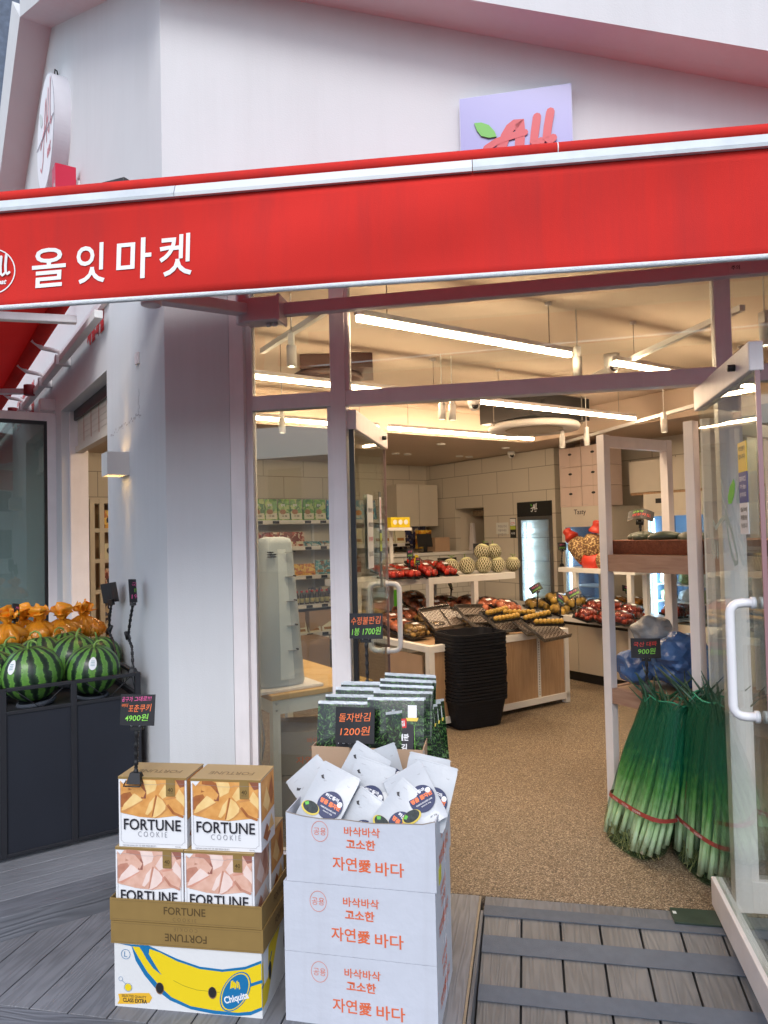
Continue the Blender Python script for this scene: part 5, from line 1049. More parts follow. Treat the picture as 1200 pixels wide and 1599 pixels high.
m = MB(); m.box(f_+.001, Wt-.401, .012, .030, .0965, zt-f_-.001, OAKV); m.box(Wt-.369, Wt-f_-.001, .012, .030, .0965, zt-f_-.001, OAKV); m.box(Wt-.03, Wt-.012, f_+.001, Dt-f_-.001, .0965, zt-f_-.001, OAKV); m.build('panel', cd)
m = MB(); 
for k in range(22): m.box(Wt-.392, Wt-.388, -.001, .003, .12+k*.022, .132+k*.022, DARK)
m.build('slot', cd)
m = MB(); m.box(f_+.001, Wt-f_-.001, f_+.001, Dt-.001, zt-.05, zt-.03, OAKV); m.build('tabletop', cd)
m = MB(); m.box(.01, .45, -.03, -.012, .05, zt-.16, CARD) if 0 else m.box(.012, .03, .12, Dt-.2, .03, zt-.09, CARD); m.build('carton_panel', cd)
# raised shelf
Ls = onz(661, 902, 1.15); Rs = onz(815, 894, 1.15); Au = (AB(Ls)[0]+AB(Rs)[0])/2; bl, br = AB(Ls)[1], AB(Rs)[1]
us_ = thing('raised_shelf', 'white shelf on posts carrying melons and tomatoes above the produce table', 'shelf', P(Au, bl), SA); Wu = br-bl; Du = .75
m = MB(); m.box(0, Wu, 0, Du, 1.085, 1.15, WHITE); m.build('top', us_, bev=.002)
for x, y in ((Wu*.50, .0), (Wu*.0, Du-.05), (Wu*.50, Du-.05), (0, .0)): m = MB(); m.box(x, x+.055, y+.001, y+.055, .01 if 0 else .66, 1.084, WHITE); m.build('post', us_)
m = MB(); m.box(-.75, -.002, .12, Du, 1.085, 1.15, WHITE); m.box(-.75, -.70, .13, .18, .5, 1.084, WHITE); m.build('side_top', us_)
# melons with foam nets
def melon_net():
    m = mat('netted_melon', (.6, .6, .4), .7, var=0); N, L, b = nodes(m); tc = N.new('ShaderNodeTexCoord'); sp = N.new('ShaderNodeSeparateXYZ'); L.new(tc.outputs['Object'], sp.inputs[0])
    at = N.new('ShaderNodeMath'); at.operation = 'ARCTAN2'; L.new(sp.outputs[1], at.inputs[0]); L.new(sp.outputs[0], at.inputs[1]); outs = []
    for sg in (1, -1):
        a = N.new('ShaderNodeMath'); a.operation = 'MULTIPLY'; a.inputs[1].default_value = 9; L.new(at.outputs[0], a.inputs[0])
        z = N.new('ShaderNodeMath'); z.operation = 'MULTIPLY_ADD'; z.inputs[1].default_value = sg*62; L.new(sp.outputs[2], z.inputs[0]); L.new(a.outputs[0], z.inputs[2])
        s = N.new('ShaderNodeMath'); s.operation = 'SINE'; L.new(z.outputs[0], s.inputs[0]); q = N.new('ShaderNodeMath'); q.operation = 'ABSOLUTE'; L.new(s.outputs[0], q.inputs[0]); outs.append(q)
    mn = N.new('ShaderNodeMath'); mn.operation = 'MINIMUM'; L.new(outs[0].outputs[0], mn.inputs[0]); L.new(outs[1].outputs[0], mn.inputs[1])
    r = ramp(N, [(.24, (.86, .80, .60)), (.34, (.13, .12, .04))]); L.new(mn.outputs[0], r.inputs[0]); L.new(r.outputs[0], b.inputs['Base Color'])
    bp = N.new('ShaderNodeBump'); bp.inputs['Distance'].default_value = .006; bp.invert = True; L.new(mn.outputs[0], bp.inputs['Height']); L.new(bp.outputs[0], b.inputs['Normal']); return m
MN = melon_net(); MT = mat('melon_top', (.55, .54, .30), .6, var=.1)
mp = thing('netted_melon', 'x', 'melon', (0, 0, 0), 0, 'foam-netted melons on the raised shelf'); Rm_ = .088
m = MB(); m.ball(Rm_, MN, T(0, 0, 0), 26, 18); m.v = [v for v in m.v]; o = m.build('foam_net', mp); o.location = (0, 0, Rm_)
m = MB(); m.lathe([(.058, Rm_+.067), (.05, Rm_+.076), (.03, Rm_+.086), (.001, Rm_+.090)], 20, MT); m.build('rind', mp)
m = MB(); m.tube([(0, 0, 2*Rm_-.0), (0, 0, 2*Rm_+.02), (.0, 0, 2*Rm_+.026)], [.006, .004, .004], 6, STEM); m.tube([(-.03, .01, 2*Rm_+.032), (0, 0, 2*Rm_+.024), (.035, 0, 2*Rm_+.035)], .0035, 6, STEM); m.build('stem', mp)
for x, y, lv, dd, lb in ((704, 896, 0, .16, 'leftmost netted melon on the raised shelf, beside the tomatoes'), (733, 897, 0, .16, 'netted melon at the left of the black sign'), (755, 895, 0, .12, 'netted melon with a round sticker directly behind the black sign stem'),
                         (779, 893, 0, .12, 'netted melon with a round sticker right of the sign'), (801, 892, 0, .16, 'netted melon at the right end of the raised shelf'), (774, 870, 1, .14, 'netted melon on top of the others at the right'), (751, 868, 1, .20, 'netted melon on top, half hidden by the black sign')):
    z = 1.15+lv*Rm_*1.62; q = onA(x, y, Au+dd); p = P(Au+dd, AB(q)[1], z); c = dup(mp, lb, p, rot=(random.uniform(-.25, .25), random.uniform(-.25, .25), random.uniform(0, 6))); s_ = random.uniform(.9, 1.04); c.scale = (s_, s_, s_*random.uniform(.94, 1.06))
for o in list(mp.children)+[mp]: bpy.data.objects.remove(o)
fp = fruit_pack('tomato_pack', 'x', 'tomato pack', 'film-wrapped tomato packs on the raised shelf', .038, 2, 4, TOMM)
for x, y, dd, ti, lb in ((612, 904, .18, .0, 'tomato pack at the left end of the raised shelf'), (636, 905, .16, .0, 'tomato pack behind the two sign stems'), (662, 903, .16, .35, 'tomato pack on the shelf corner, tilted towards the door'), (694, 900, .16, .3, 'tomato pack next to the melons'), (652, 893, .42, .5, 'rear tomato pack leaning above the shelf corner'), (676, 893, .42, .3, 'rear tomato pack behind the one next to the melons'), (602, 896, .45, .2, 'rear tomato pack seen beside the door handle'), (625, 893, .45, .2, 'rear tomato pack behind the yellow tag')):
    q = onA(x, y, Au+dd); dup(fp, lb, P(Au+dd, AB(q)[1], 1.152+ti*.12), rot=(ti, 0, SA+random.uniform(-.1, .1)))
for o in list(fp.children)+[fp]: bpy.data.objects.remove(o)
def lowpack(proto, spots, z):
    for x, y, dz, ti, lb in spots:
        q = onz(x, y, z+dz); dup(proto, lb, q, rot=(ti, random.uniform(-.08, .08), SA+random.uniform(-.25, .25)))
    for o in list(proto.children)+[proto]: bpy.data.objects.remove(o)
lowpack(fruit_pack('kiwi_pack', 'x', 'kiwi pack', 'kiwi packs on the produce table', .026, 4, 4, KIWI, layers=2), [(648, 992, .01, .15, 'kiwi pack at the front left corner of the produce table'), (678, 985, .01, .15, 'kiwi pack behind the left edge of the basket stack'), (708, 980, .01, .1, 'kiwi pack right above the basket stack'), (668, 972, .05, .3, 'second-row kiwi pack raised behind the corner one'), (716, 973, .03, .2, 'second-row kiwi pack near the clear trays'), (690, 962, .07, .35, 'third-row kiwi pack below the black card'), (735, 984, .0, .1, 'kiwi pack at the right end of the front row')], zt)
lowpack(fruit_pack('peach_pack', 'x', 'peach pack', 'peach packs on the produce table', .040, 3, 3, PEACH), [(632, 965, .06, .35, 'peach pack at the left behind the kiwis'), (655, 950, .10, .4, 'peach pack stacked higher at the left back'), (700, 946, .12, .3, 'long peach pack at the back, left half'), (735, 946, .12, .3, 'long peach pack at the back in front of the post'), (762, 950, .12, .3, 'long peach pack at the back right of the post'), (628, 985, .03, .2, 'peach pack at the left edge of the table by the door handle'), (680, 952, .12, .4, 'peach pack just left of the curling black card'), (612, 975, .06, .3, 'peach pack seen through the left door glass'), (645, 940, .16, .4, 'topmost peach pack at the left back'), (790, 953, .12, .3, 'peach pack at the back beside the dark trays')], zt)
# clear slanted divider trays
HEX = mat('hex_tray_plastic', (.09, .07, .06), .25, var=0, spec=.7)
def hextray(w, d):
    t = thing('clear_tray', 'x', 'tray', (0, 0, 0), SA, 'clear slanted honeycomb trays on the produce table'); m = MB(); m.box(-w/2, w/2, -d/2, d/2, 0, .004, HEX)
    n = int(w/.052); q = int(d/.045)
    for i in range(n):
        for j in range(q):
            m.ring(-w/2+.03+i*.052+(j % 2)*.02, -d/2+.025+j*.045, .020, .006, mat('tray_rim', (.36, .31, .27), .3, var=0), T(0, 0, .0052), 0, n=6)
    m.build('honeycomb', t); m = MB(); m.box(-w/2, w/2, d/2, d/2+.006, 0, .03, ACRYL); m.box(-w/2, w/2, -d/2-.006, -d/2, -.0, .035, ACRYL); m.box(-w/2-.005, -w/2, -d/2, d/2, 0, .03, ACRYL); m.build('rim', t); return t
ht = hextray(.34, .30)
lowpack(ht, [(722, 967, .10, .55, 'clear honeycomb tray in the middle behind the kiwis'), (758, 978, .05, .5, 'clear honeycomb tray behind the right of the basket stack'), (690, 966, .12, .55, 'clear honeycomb tray left of the post'), (825, 975, .07, .55, 'clear honeycomb tray at the right end of the produce table'), (745, 962, .13, .5, 'clear honeycomb tray just right of the post'), (785, 972, .09, .5, 'clear honeycomb tray between the post and the dark trays'), (852, 983, .05, .5, 'clear honeycomb tray nearest the right corner post')], zt)
lowpack(fruit_pack('golden_pack', 'x', 'fruit pack', 'dark-tray packs of golden melons', .024, 7, 1, CHAM, film=False, layers=1, w=0), [(790, 968, .14, .5, 'dark tray of golden melons right of the post'), (775, 958, .17, .4, 'dark tray of golden melons at the back right'), (810, 960, .16, .4, 'dark tray of golden melons at the back, second from the right'), (838, 965, .14, .45, 'dark tray of golden melons near the right corner'), (856, 975, .10, .45, 'dark tray of golden melons at the right corner of the table')], zt)
# ---- stack of black baskets
bk0 = onz(741, 1150, 0); bq = onz(704, 1138, 0)
def basket():
    t = thing('shopping_basket', 'x', 'basket', (0, 0, 0), SA-.12, 'stacked black shopping baskets'); m = MB(); w0, d0, w1, d1, h, n = .42, .31, .51, .385, .235, 1
    def sup(w, d, z, k=10):
        pts = []
        for i in range(k*4):
            a = 2*PI*i/(k*4); c, s = math.cos(a), math.sin(a); e = .32; pts.append((w/2*abs(c)**e*(1 if c >= 0 else -1), d/2*abs(s)**e*(1 if s >= 0 else -1), z))
        return pts
    rings = [sup(w0-.02, d0-.02, .0), sup(w0, d0, .012), sup(w1-.012, d1-.012, h-.02), sup(w1+.012, d1+.012, h-.02), sup(w1+.014, d1+.014, h), sup(w1-.012, d1-.012, h), sup(w1-.02, d1-.02, h-.025), sup(w0-.008, d0-.008, .016)]
    vs = [p for r in rings for p in r]; k = 40; fs = []
    for j in range(len(rings)-1):
        for i in range(k): fs.append((j*k+i, j*k+(i+1) % k, (j+1)*k+(i+1) % k, (j+1)*k+i))
    fs.append(tuple(range(k))[::-1]); fs.append(tuple(7*k+i for i in range(k)))
    m.add(vs, fs, BSK); m.build('body', t); m = MB()
    for s in (-1, 1): m.tube([(s*(w1/2-.01), -.03, h-.0), (s*(w1/2-.012), -.02, h+.012), (s*(w1/2-.012), .02, h+.012), (s*(w1/2-.01), .03, h-.0)], .005, 6, BSK)
    m.build('handle', t); return t
BSK = mat('basket_black', (.006, .007, .012), .6, var=.2, scale=10, spec=.3); Nb, Lb_, bb_ = nodes(BSK)
wv = Nb.new('ShaderNodeTexBrick'); wv.inputs['Scale'].default_value = 1; wv.inputs['Brick Width'].default_value = .018; wv.inputs['Row Height'].default_value = .022; wv.inputs['Mortar Size'].default_value = .004; wv.offset = 0
tcx = Nb.new('ShaderNodeTexCoord'); spx = Nb.new('ShaderNodeSeparateXYZ'); cbx = Nb.new('ShaderNodeCombineXYZ'); adx = Nb.new('ShaderNodeMath'); Lb_.new(tcx.outputs['Object'], spx.inputs[0]); Lb_.new(spx.outputs[0], adx.inputs[0]); Lb_.new(spx.outputs[1], adx.inputs[1]); Lb_.new(adx.outputs[0], cbx.inputs[0]); Lb_.new(spx.outputs[2], cbx.inputs[1]); Lb_.new(cbx.outputs[0], wv.inputs[0])
bpx = Nb.new('ShaderNodeBump'); bpx.inputs['Strength'].default_value = 1; bpx.inputs['Distance'].default_value = .004; bpx.invert = True; Lb_.new(wv.outputs['Fac'], bpx.inputs['Height']); Lb_.new(bpx.outputs[0], bb_.inputs['Normal'])
bs = basket(); cb = onz(738, 1130, 0); nB = 21; dzb = .0265
for k in range(nB):
    i = nB-1-k; lb = 'black shopping basket at the very top of the stack, its inside showing' if i == 0 else ('black shopping basket at the bottom of the stack, its whole side showing' if k == 0 else 'black shopping basket nested in the stack, %s from the top' % ORD[i])
    dup(bs, lb, cb+Vector((random.uniform(-.004, .004), random.uniform(-.004, .004), k*dzb)), rz=SA-.12+random.uniform(-.02, .02))
for o in list(bs.children)+[bs]: bpy.data.objects.remove(o)
# ---- counter along the tiled wall
ct = thing('cream_counter', 'long cream counter with yellow and red fruit bags along the tiled wall', 'counter', P(0, 0), SA)
K = onz(989, 973, .68); AK, BK = AB(K); BK2 = WB-.03; AK2 = 7.2
m = MB(); m.box(BK, BK2, AK, AK2, .62, .68, WHITE); m.build('top', ct, bev=.002); m = MB()
for k in range(7): m.box(BK+.03+.006*(k % 2), BK+.04+.006*(k % 2), AK+.06+k*.33, AK+.06+(k+1)*.33-.004, .10, .585, CRMP)
m.box(BK+.045, BK+.05, AK+.05, AK2-.05, .585, .62, DARK); m.box(BK+.06, BK2-.05, AK+.06, AK2-.05, .0, .10, DARK); m.build('front_panel', ct)
m = MB(); m.box(BK, BK+.06, AK, AK+.06, .08, .6195, WHITE); m.box(BK+.38, BK+.42, AK, AK+.04, .08, .6195, WHITE); m.box(BK, BK+2.0, AK, AK+.045, .08, .12, WHITE); m.box(BK2, BK+2.0, AK+.001, AK+.5, .62, .68, WHITE); m.build('frame', ct)
m = MB(); m.box(BK+.065, BK+.375, AK+.012, AK+.03, .121, .6185, OAKV); m.box(BK+.425, BK+2.0, AK+.012, AK+.03, .121, .6185, OAKV); m.build('end_panel', ct)
def onB_at(x, y, z): return onz(x, y, z)
lowpack(fruit_pack('golden_melon_bag', 'x', 'fruit bag', 'bags of golden fruit on the cream counter', .048, 3, 2, CHAM, layers=1), [(840, 950, 0, .2, 'bag of golden fruit at the far left end of the counter'), (856, 951, .0, .2, 'bag of golden fruit, second from the left on the counter'), (878, 958, .0, .2, 'bag of golden fruit beside the fallen black sign'), (872, 942, .09, .3, 'bag of golden fruit piled on top of the others'), (896, 945, .08, .3, 'bag of golden fruit right below the tilted card')], .68)
lowpack(fruit_pack('red_fruit_pack', 'x', 'fruit pack', 'packs of dark red fruit on the cream counter', .030, 4, 3, REDP, layers=2), [(918, 968, 0, .2, 'pack of dark red fruit at the left of the rack post'), (950, 973, 0, .2, 'pack of dark red fruit right of the rack post'), (972, 974, 0, .2, 'pack of dark red fruit near the counter corner'), (930, 955, .06, .3, 'upper pack of dark red fruit beside the tilted card'), (958, 955, .06, .3, 'upper pack of dark red fruit inside the rack opening'), (985, 962, .04, .3, 'small pack of dark red fruit behind the counter corner'), (1052, 962, 0, .2, 'pack of red fruit seen between the rack posts'), (1072, 958, 0, .2, 'pack of red fruit beside the front rack post')], .68)
lowpack(fruit_pack('orange_net', 'x', 'fruit bag', 'bags of small oranges on the cream counter', .035, 3, 2, ORNG, layers=1), [(965, 943, .06, .2, 'bag of small oranges at the back of the counter, left one'), (993, 945, .06, .2, 'bag of small oranges at the back of the counter, middle one'), (1020, 946, .05, .2, 'bag of small oranges at the back of the counter, right one'), (1062, 945, .06, .2, 'bag of small oranges between the rack posts')], .68)
# small upper shelf with red net bags
us0 = onB(872, 886, 6.02); Ax, Bx = AB(us0); ZU = us0.z; u2 = thing('upper_shelf', 'small white shelf with red net bags in front of the drinks fridge', 'shelf', P(AK+.15, Bx), SA)
Dl = Ax-AK-.15
m = MB(); m.box(0, .34, 0, Dl, ZU-.05, ZU, WHITE); m.build('top', u2)
for x, y in ((.0, .05), (.0, Dl-.25), (.25, .05)): m = MB(); m.box(x, x+.05, y, y+.05, .68, ZU-.051, WHITE); m.build('post', u2)
NETR = mat('red_net_print', (.62, .05, .03), .4, var=.1); GAR = mat('peanuts', (.66, .50, .26), .8, var=0); Nn, Ln, bn = nodes(GAR); vv = Nn.new('ShaderNodeTexVoronoi'); vv.inputs['Scale'].default_value = 60; tt = Nn.new('ShaderNodeTexCoord'); Ln.new(tt.outputs['Object'], vv.inputs['Vector']); rr = ramp(Nn, [(.0, (.78, .66, .40)), (.45, (.62, .42, .18)), (.7, (.16, .08, .04))]); Ln.new(vv.outputs['Distance'], rr.inputs[0]); rr.color_ramp.elements[1].position = .3; rr.color_ramp.elements[2].position = .6; Ln.new(rr.outputs[0], bn.inputs['Base Color'])
for i, (x, y, z, ry, L_, lb) in enumerate(((905, 855, 1.27, -.75, .42, 'net bag of peanuts with red print leaning on the upper shelf'), (928, 848, 1.30, .25, .38, 'red and cream net bag standing behind the rack post'), (925, 876, 1.17, -1.3, .34, 'red net bag lying at the foot of the leaning one'), (950, 876, 1.17, 1.35, .26, 'red and cream net bag lying right of the rack post'))):
    q = onB(x, y, Bx+.14); t = thing('net_bag', lb, 'net bag', q, SA+PI/2, 'net bags on the upper shelf', ry=-ry)
    m = MB(); prof = [(.01, -L_/2), (.06, -L_/2+.02), (.085, -L_/4), (.09, 0), (.08, L_/4), (.05, L_/2-.05), (.03, L_/2-.02), (.045, L_/2+.02), (.01, L_/2+.03)]
    m.lathe(prof[:2]+[(.078, -L_/2+.06)], 18, NETR, None, True); m.lathe([(.078, -L_/2+.06)]+prof[2:5], 18, GAR if i != 2 else NETR, None, True); m.lathe(prof[4:], 18, NETR, None, True)
    m.flat([(-.04, -.07), (.04, -.04), (.045, .02), (-.03, .0)], NETR, T(0, -.0925, .02) @ FRONT); m.build('bag', t, sub=1); t.scale = (1.35, 1.35, 1.15)
# ---- fridges
FG = mat('fridge_glass', (.9, .95, .97), .1) if 0 else glassy('fridge_glass', (.88, .93, .96), .7, 0, .01); FIN = mat('fridge_inside', (.22, .34, .50), .5, var=.03); COLD = mat('cold_led', (.62, .84, 1.0), .5, var=0, emit=7)
FBODY = mat('fridge_dark_steel', (.16, .16, .165), .35, .6); PKS = mat('pale_packet', (.60, .64, .66), .35, var=.25, scale=18, bump=.4, bscale=20)
def fridge(label, A0, A1, Bf, z0, z1, door0, body, header, lit=5):
    W_ = A1-A0; t = thing('glass_fridge', label, 'fridge', P(A1, Bf), SA-PI/2)      # local x runs towards the viewer's right, front faces -y
    m = MB(); D_ = .55; k = .045
    m.box(0, W_, D_-.03, D_, z0, z1, body); m.box(0, .03, .04, D_-.03, z0, z1, body); m.box(W_-.03, W_, .04, D_-.03, z0, z1, body); m.box(.03, W_-.03, .04, D_-.03, z0, door0, body); m.box(.03, W_-.03, .04, D_-.03, z1-.16, z1, body); m.box(.031, W_-.031, D_-.05, D_-.031, door0, z1-.16, FIN); m.box(.031, .036, .05, D_-.03, door0, z1-.16, FIN); m.box(W_-.036, W_-.031, .05, D_-.03, door0, z1-.16, FIN); m.build('body', t)
    m = MB(); m.box(0, W_, 0, .039, z1-.19, z1, header); m.build('header', t)
    m = MB(); m.box(0, k, 0, .039, z0+.08, z1-.191, body); m.box(W_-k, W_, 0, .039, z0+.08, z1-.191, body); m.box(k, W_-k, 0, .039, z0+.08, door0, body); m.box(k, W_-k, 0, .039, z1-.235, z1-.191, body); m.box(k+.001, W_-k-.001, .012, .02, door0, z1-.236, FG); m.box(W_-k-.012, W_-k, -.03, -.0, 1.1, 1.45, STEEL) if 0 else None; m.build('door', t)
    n = 6; zs = [door0+.03+(z1-.28-door0)*i/n for i in range(n)]
    m = MB()
    for z in zs: m.box(.04, W_-.04, .06, D_-.06, z, z+.012, WHITE)
    m.build('shelves', t)
    if lit: 
        m = MB(); m.box(.05, .075, .055, .075, door0+.03, z1-.26, COLD); m.build('light_strip', t)
        l = bpy.data.lights.new('cold', 'AREA'); l.shape = 'RECTANGLE'; l.size = .05; l.size_y = z1-door0-.35; l.energy = lit; l.color = (.6, .82, 1); lo = bpy.data.objects.new('cold', l); COL.objects.link(lo); lo.parent = t; lo.location = (.08, .07, (z1+door0)/2-.1); lo.rotation_euler = (PI/2, 0, -PI/4)
    return t, zs, W_
fa1 = AB(onB(808, 800, WB-.02))[0]; fa0 = AB(onB(861, 800, WB-.02))[0]
fz1 = onB(835, 783, WB-.02).z; fd0 = onB(835, 947, WB-.02).z
t, zs, W_ = fridge('tall lit glass-door fridge with black header and white script logo', fa0, fa1, WB-.02, .05, fz1, fd0, FBODY, DARK, 14)
m = MB(); stick_logo(m, T(W_*.5, -.001, fz1-.085) @ FRONT, WHT, GREEN, .085, .13); m.build('logo', t)
for i, z in enumerate(zs[1:]):
    for j in range(3 if i != 0 else 0): mm = MB(); mm.hexa([(-.07, -.09, 0), (.07, -.09, 0), (.07, .09, .01), (-.07, .09, .01), (-.065, -.085, .018), (.065, -.085, .022), (.065, .085, .03), (-.065, .085, .03)], PKS); o = mm.build('flat_packet'); tag(o, 'pale flat packet on the %s shelf of the lit fridge, layer %s' % (ORD[i], ('one', 'two', 'three')[j]), 'packet', 'flat packets in the lit fridge'); o.location = (Matrix.Translation(P(fa1, WB-.02)) @ RZ(SA-PI/2) @ Vector((W_*.62, .2, z+.012+j*.028))); o.rotation_euler.z = SA-PI/2+random.uniform(-.4, .4)
for j in range(4): mm = MB(); mm.lathe([(.033, 0), (.035, .08), (.03, .085)], 14, mat('green_tub%d' % (j % 2), ((.25, .45, .1), (.5, .5, .2))[j % 2], .4)); o = tag(mm.build('tub'), 'small tub on the lowest shelf of the lit fridge, %s from the left' % ORD[j], 'tub', 'tubs in the lit fridge'); o.location = Matrix.Translation(P(fa1, WB-.02)) @ RZ(SA-PI/2) @ Vector((W_*.36+j*.085, .14, zs[0]+.012))
# drinks fridge
FB2 = 6.42; da1 = AB(onB(877, 800, FB2))[0]; da0 = AB(onB(937, 800, FB2))[0]; dz1 = onB(905, 791, FB2).z; dd0 = .55
t, zs, W_ = fridge('cream drinks fridge with the word Tasty on its header, left of the rack post', da0, da1, FB2, .05, dz1, dd0, CRM, CRM, 1.2)
m = MB(); m.text('Tasty', .075, INK, T(W_*.5, -.001, dz1-.07) @ FRONT, bold=.01); m.build('lettering', t)
m = MB(); m.box(W_+.001, W_+.02, .0, .95, .05, dz1+.0, CRM); m.build('side_panel', t)
bt = thing('bottle', 'x', 'bottle', (0, 0, 0), 0, 'dark bottles in the drinks fridge'); m = MB(); m.lathe([(.028, 0), (.03, .01), (.03, .12), (.013, .16), (.013, .18), (.001, .18)], 14, DARK); m.build('body', bt); m = MB(); m.lathe([(.0305, .03), (.0305, .10)], 14, WHT); m.build('label', bt); m = MB(); m.lathe([(.015, .165), (.015, .185), (.001, .185)], 12, DARK); m.build('cap', bt)
zz = zs[4]+.012
for j in range(5): dup(bt, 'dark bottle with white label in the drinks fridge, %s from the left' % ORD[j], Matrix.Translation(P(da1, FB2)) @ RZ(SA-PI/2) @ Vector((.12+j*(W_-.2)/5, .12, zz)))
for o in list(bt.children)+[bt]: bpy.data.objects.remove(o)
# cartons on the drinks fridge
PC = mat('pale_pink_carton', (.62, .50, .45), .75, var=.04)
nmz = ('bottom', 'middle', 'top')
for lv in range(3):
    for cI in range(2):
        w = (da1-da0+.10)/2; t = thing('pale_carton', 'pale carton with a dark hand hole, %s row, %s one, above the drinks fridge' % (nmz[lv], ('left', 'right')[cI]), 'carton', P(da1+.02-cI*w, FB2+.01, dz1+.002+lv*.232), SA-PI/2, 'pale cartons stacked on the drinks fridge')
        m = MB(); m.box(.003, w-.004, 0, .30, 0, .228, PC); m.disc(w*.5, .15, .028, BLK, T(0, -.0008, 0) @ FRONT, 0, .014); m.ribbon([(.02, .02), (.09, .02)], .002, GINK, T(0, -.0008, 0) @ FRONT); m.box(w*.48, w*.52, -.0006, .0, .001, .227, mat('carton_tape', (.55, .44, .38), .3))
        if lv == 2 and cI == 0: m.hexa([(.005, .0, .229), (w-.006, .0, .229), (w-.006, .0, .232), (.005, .0, .232), (.005, -.0, .30), (w-.006, .0, .30), (w-.006, .003, .3), (.005, .003, .30)], PC) if 0 else None; m.box(.005, .008, .0, .28, .229, .33, PC); m.box(w-.008, w-.005, .01, .28, .229, .36, PC); m.box(.009, w-.009, .275, .278, .229, .33, CARD)
        m.build('carton', t, bev=.002)
# right wall cabinet and open cooler
cb0 = AB(onB(984, 740, 6.75))[0]; cz1 = onB(984, 722, 6.75).z; cz0 = onB(984, 770, 6.75).z
t = thing('wall_cabinet', 'cream hanging wall cabinet above the cooler at the right', 'cabinet', P(cb0-1.6, 6.75), SA); m = MB(); m.box(0, .34, 0, 1.6, cz0, cz1, CRM); m.box(0, .34, .001, 1.599, cz0-.03, cz0-.001, OAKV); m.build('carcass', t, bev=.002)
m = MB(); m.box(-.012, -.001, .0, .795, cz0, cz1, CRM); m.box(-.012, -.001, .80, 1.6, cz0, cz1, CRM); m.build('door', t)
oa1 = AB(onB(1006, 800, 6.5))[0]; oz1 = onB(1010, 772, 6.5).z
t, zs, W_ = fridge('wide cooler with packed greens behind the rack at the right', oa1-1.3, oa1, 6.5, .05, oz1, .6, CRM, CRM, 5)
m = MB(); m.box(.15, .32, -.004, -.001, oz1-.10, oz1-.05, DARK); m.build('display_panel', t)
for i, z in enumerate(zs[1:5]):
    for j in range(5): mm = MB(); crk = crinkle(1, [(.05, .0), (.085, .03), (.07, .10), (.02, .13)], 14, PKS if (i+j) % 2 else mat('leafy_pack', (.16, .22, .07), .4, var=.5, scale=25), i*5+j, .2); o = tag(crk.build('salad_pack'), 'packed greens on the %s cooler shelf, %s from the left' % (ORD[i], ORD[j]), 'food pack', 'packed greens in the wide cooler'); o.location = Matrix.Translation(P(oa1, 6.5)) @ RZ(SA-PI/2) @ Vector((.16+j*.22, .16, z+.012))
# wall things at the back
def wallquad(x0, y0, x1, y1, A=None, B=None, off=.012):
    if B is not None: q = [onB(x, y, B-off) for x, y in ((x0, y1), (x1, y1), (x1, y0), (x0, y0))]
    else: q = [onA(x, y, A-off) for x, y in ((x0, y1), (x1, y1), (x1, y0), (x0, y0))]
    z0 = (q[0].z+q[1].z)/2; z1 = (q[2].z+q[3].z)/2; return AB(q[0]), AB(q[1]), z0, z1
a, b2, z0, z1 = wallquad(775, 816, 794, 834, B=WB); m = MB(); W_ = a[0]-b2[0]; m.box(0, W_, -.004, 0, z0, z1, PAPER)
for k, l in enumerate(('화장실 안내', '이용하세요', '감사합니다')): m.text(l, .035, GINK, T(W_/2, -.0046, z1-.05-k*.055) @ FRONT, w=W_*.7)
o = tag(m.build('wall_notice'), 'white paper notice on the tiled wall left of the lit fridge', 'notice'); o.location = P(a[0], WB-.002); o.rotation_euler.z = SA-PI/2
a, b2, z0, z1 = wallquad(797, 809, 806, 840, B=WB); m = MB(); W_ = a[0]-b2[0]; m.box(0, W_, -.004, 0, z0, z1, DARK); m.box(.005, W_-.005, -.006, -.0041, (z0+z1)/2+.03, z1-.01, WHT); m.box(.005, W_-.005, -.006, -.0041, (z0+z1)/2-.02, (z0+z1)/2+.025, MATS['sticker_lime']); m.text('CCTV', .03, REDINK, T(W_/2, -.0065, z1-.07) @ FRONT, w=W_*.7); m.text('녹화중', .03, WHT, T(W_/2, -.0045, z0+.06) @ FRONT, w=W_*.7)
o = tag(m.build('camera_notice'), 'narrow black and white camera notice beside the lit fridge', 'notice'); o.location = P(a[0], WB-.002); o.rotation_euler.z = SA-PI/2
# cabinets in the back left corner
a, b2, z0, z1 = wallquad(620, 757, 684, 822, A=WA-.35); t = thing('wall_cabinet', 'pale double-door wall cabinet in the back corner above the counter', 'cabinet', P(WA-.36, a[1]), SA); W_ = b2[1]-a[1]
m = MB(); m.box(0, W_, 0, .34, z0, z1, CRM); m.build('carcass', t); m = MB(); m.box(.0, W_*.53, -.014, -.001, z0, z1, CRM); m.box(W_*.54, W_, -.014, -.001, z0, z1, CRM); m.build('door', t)
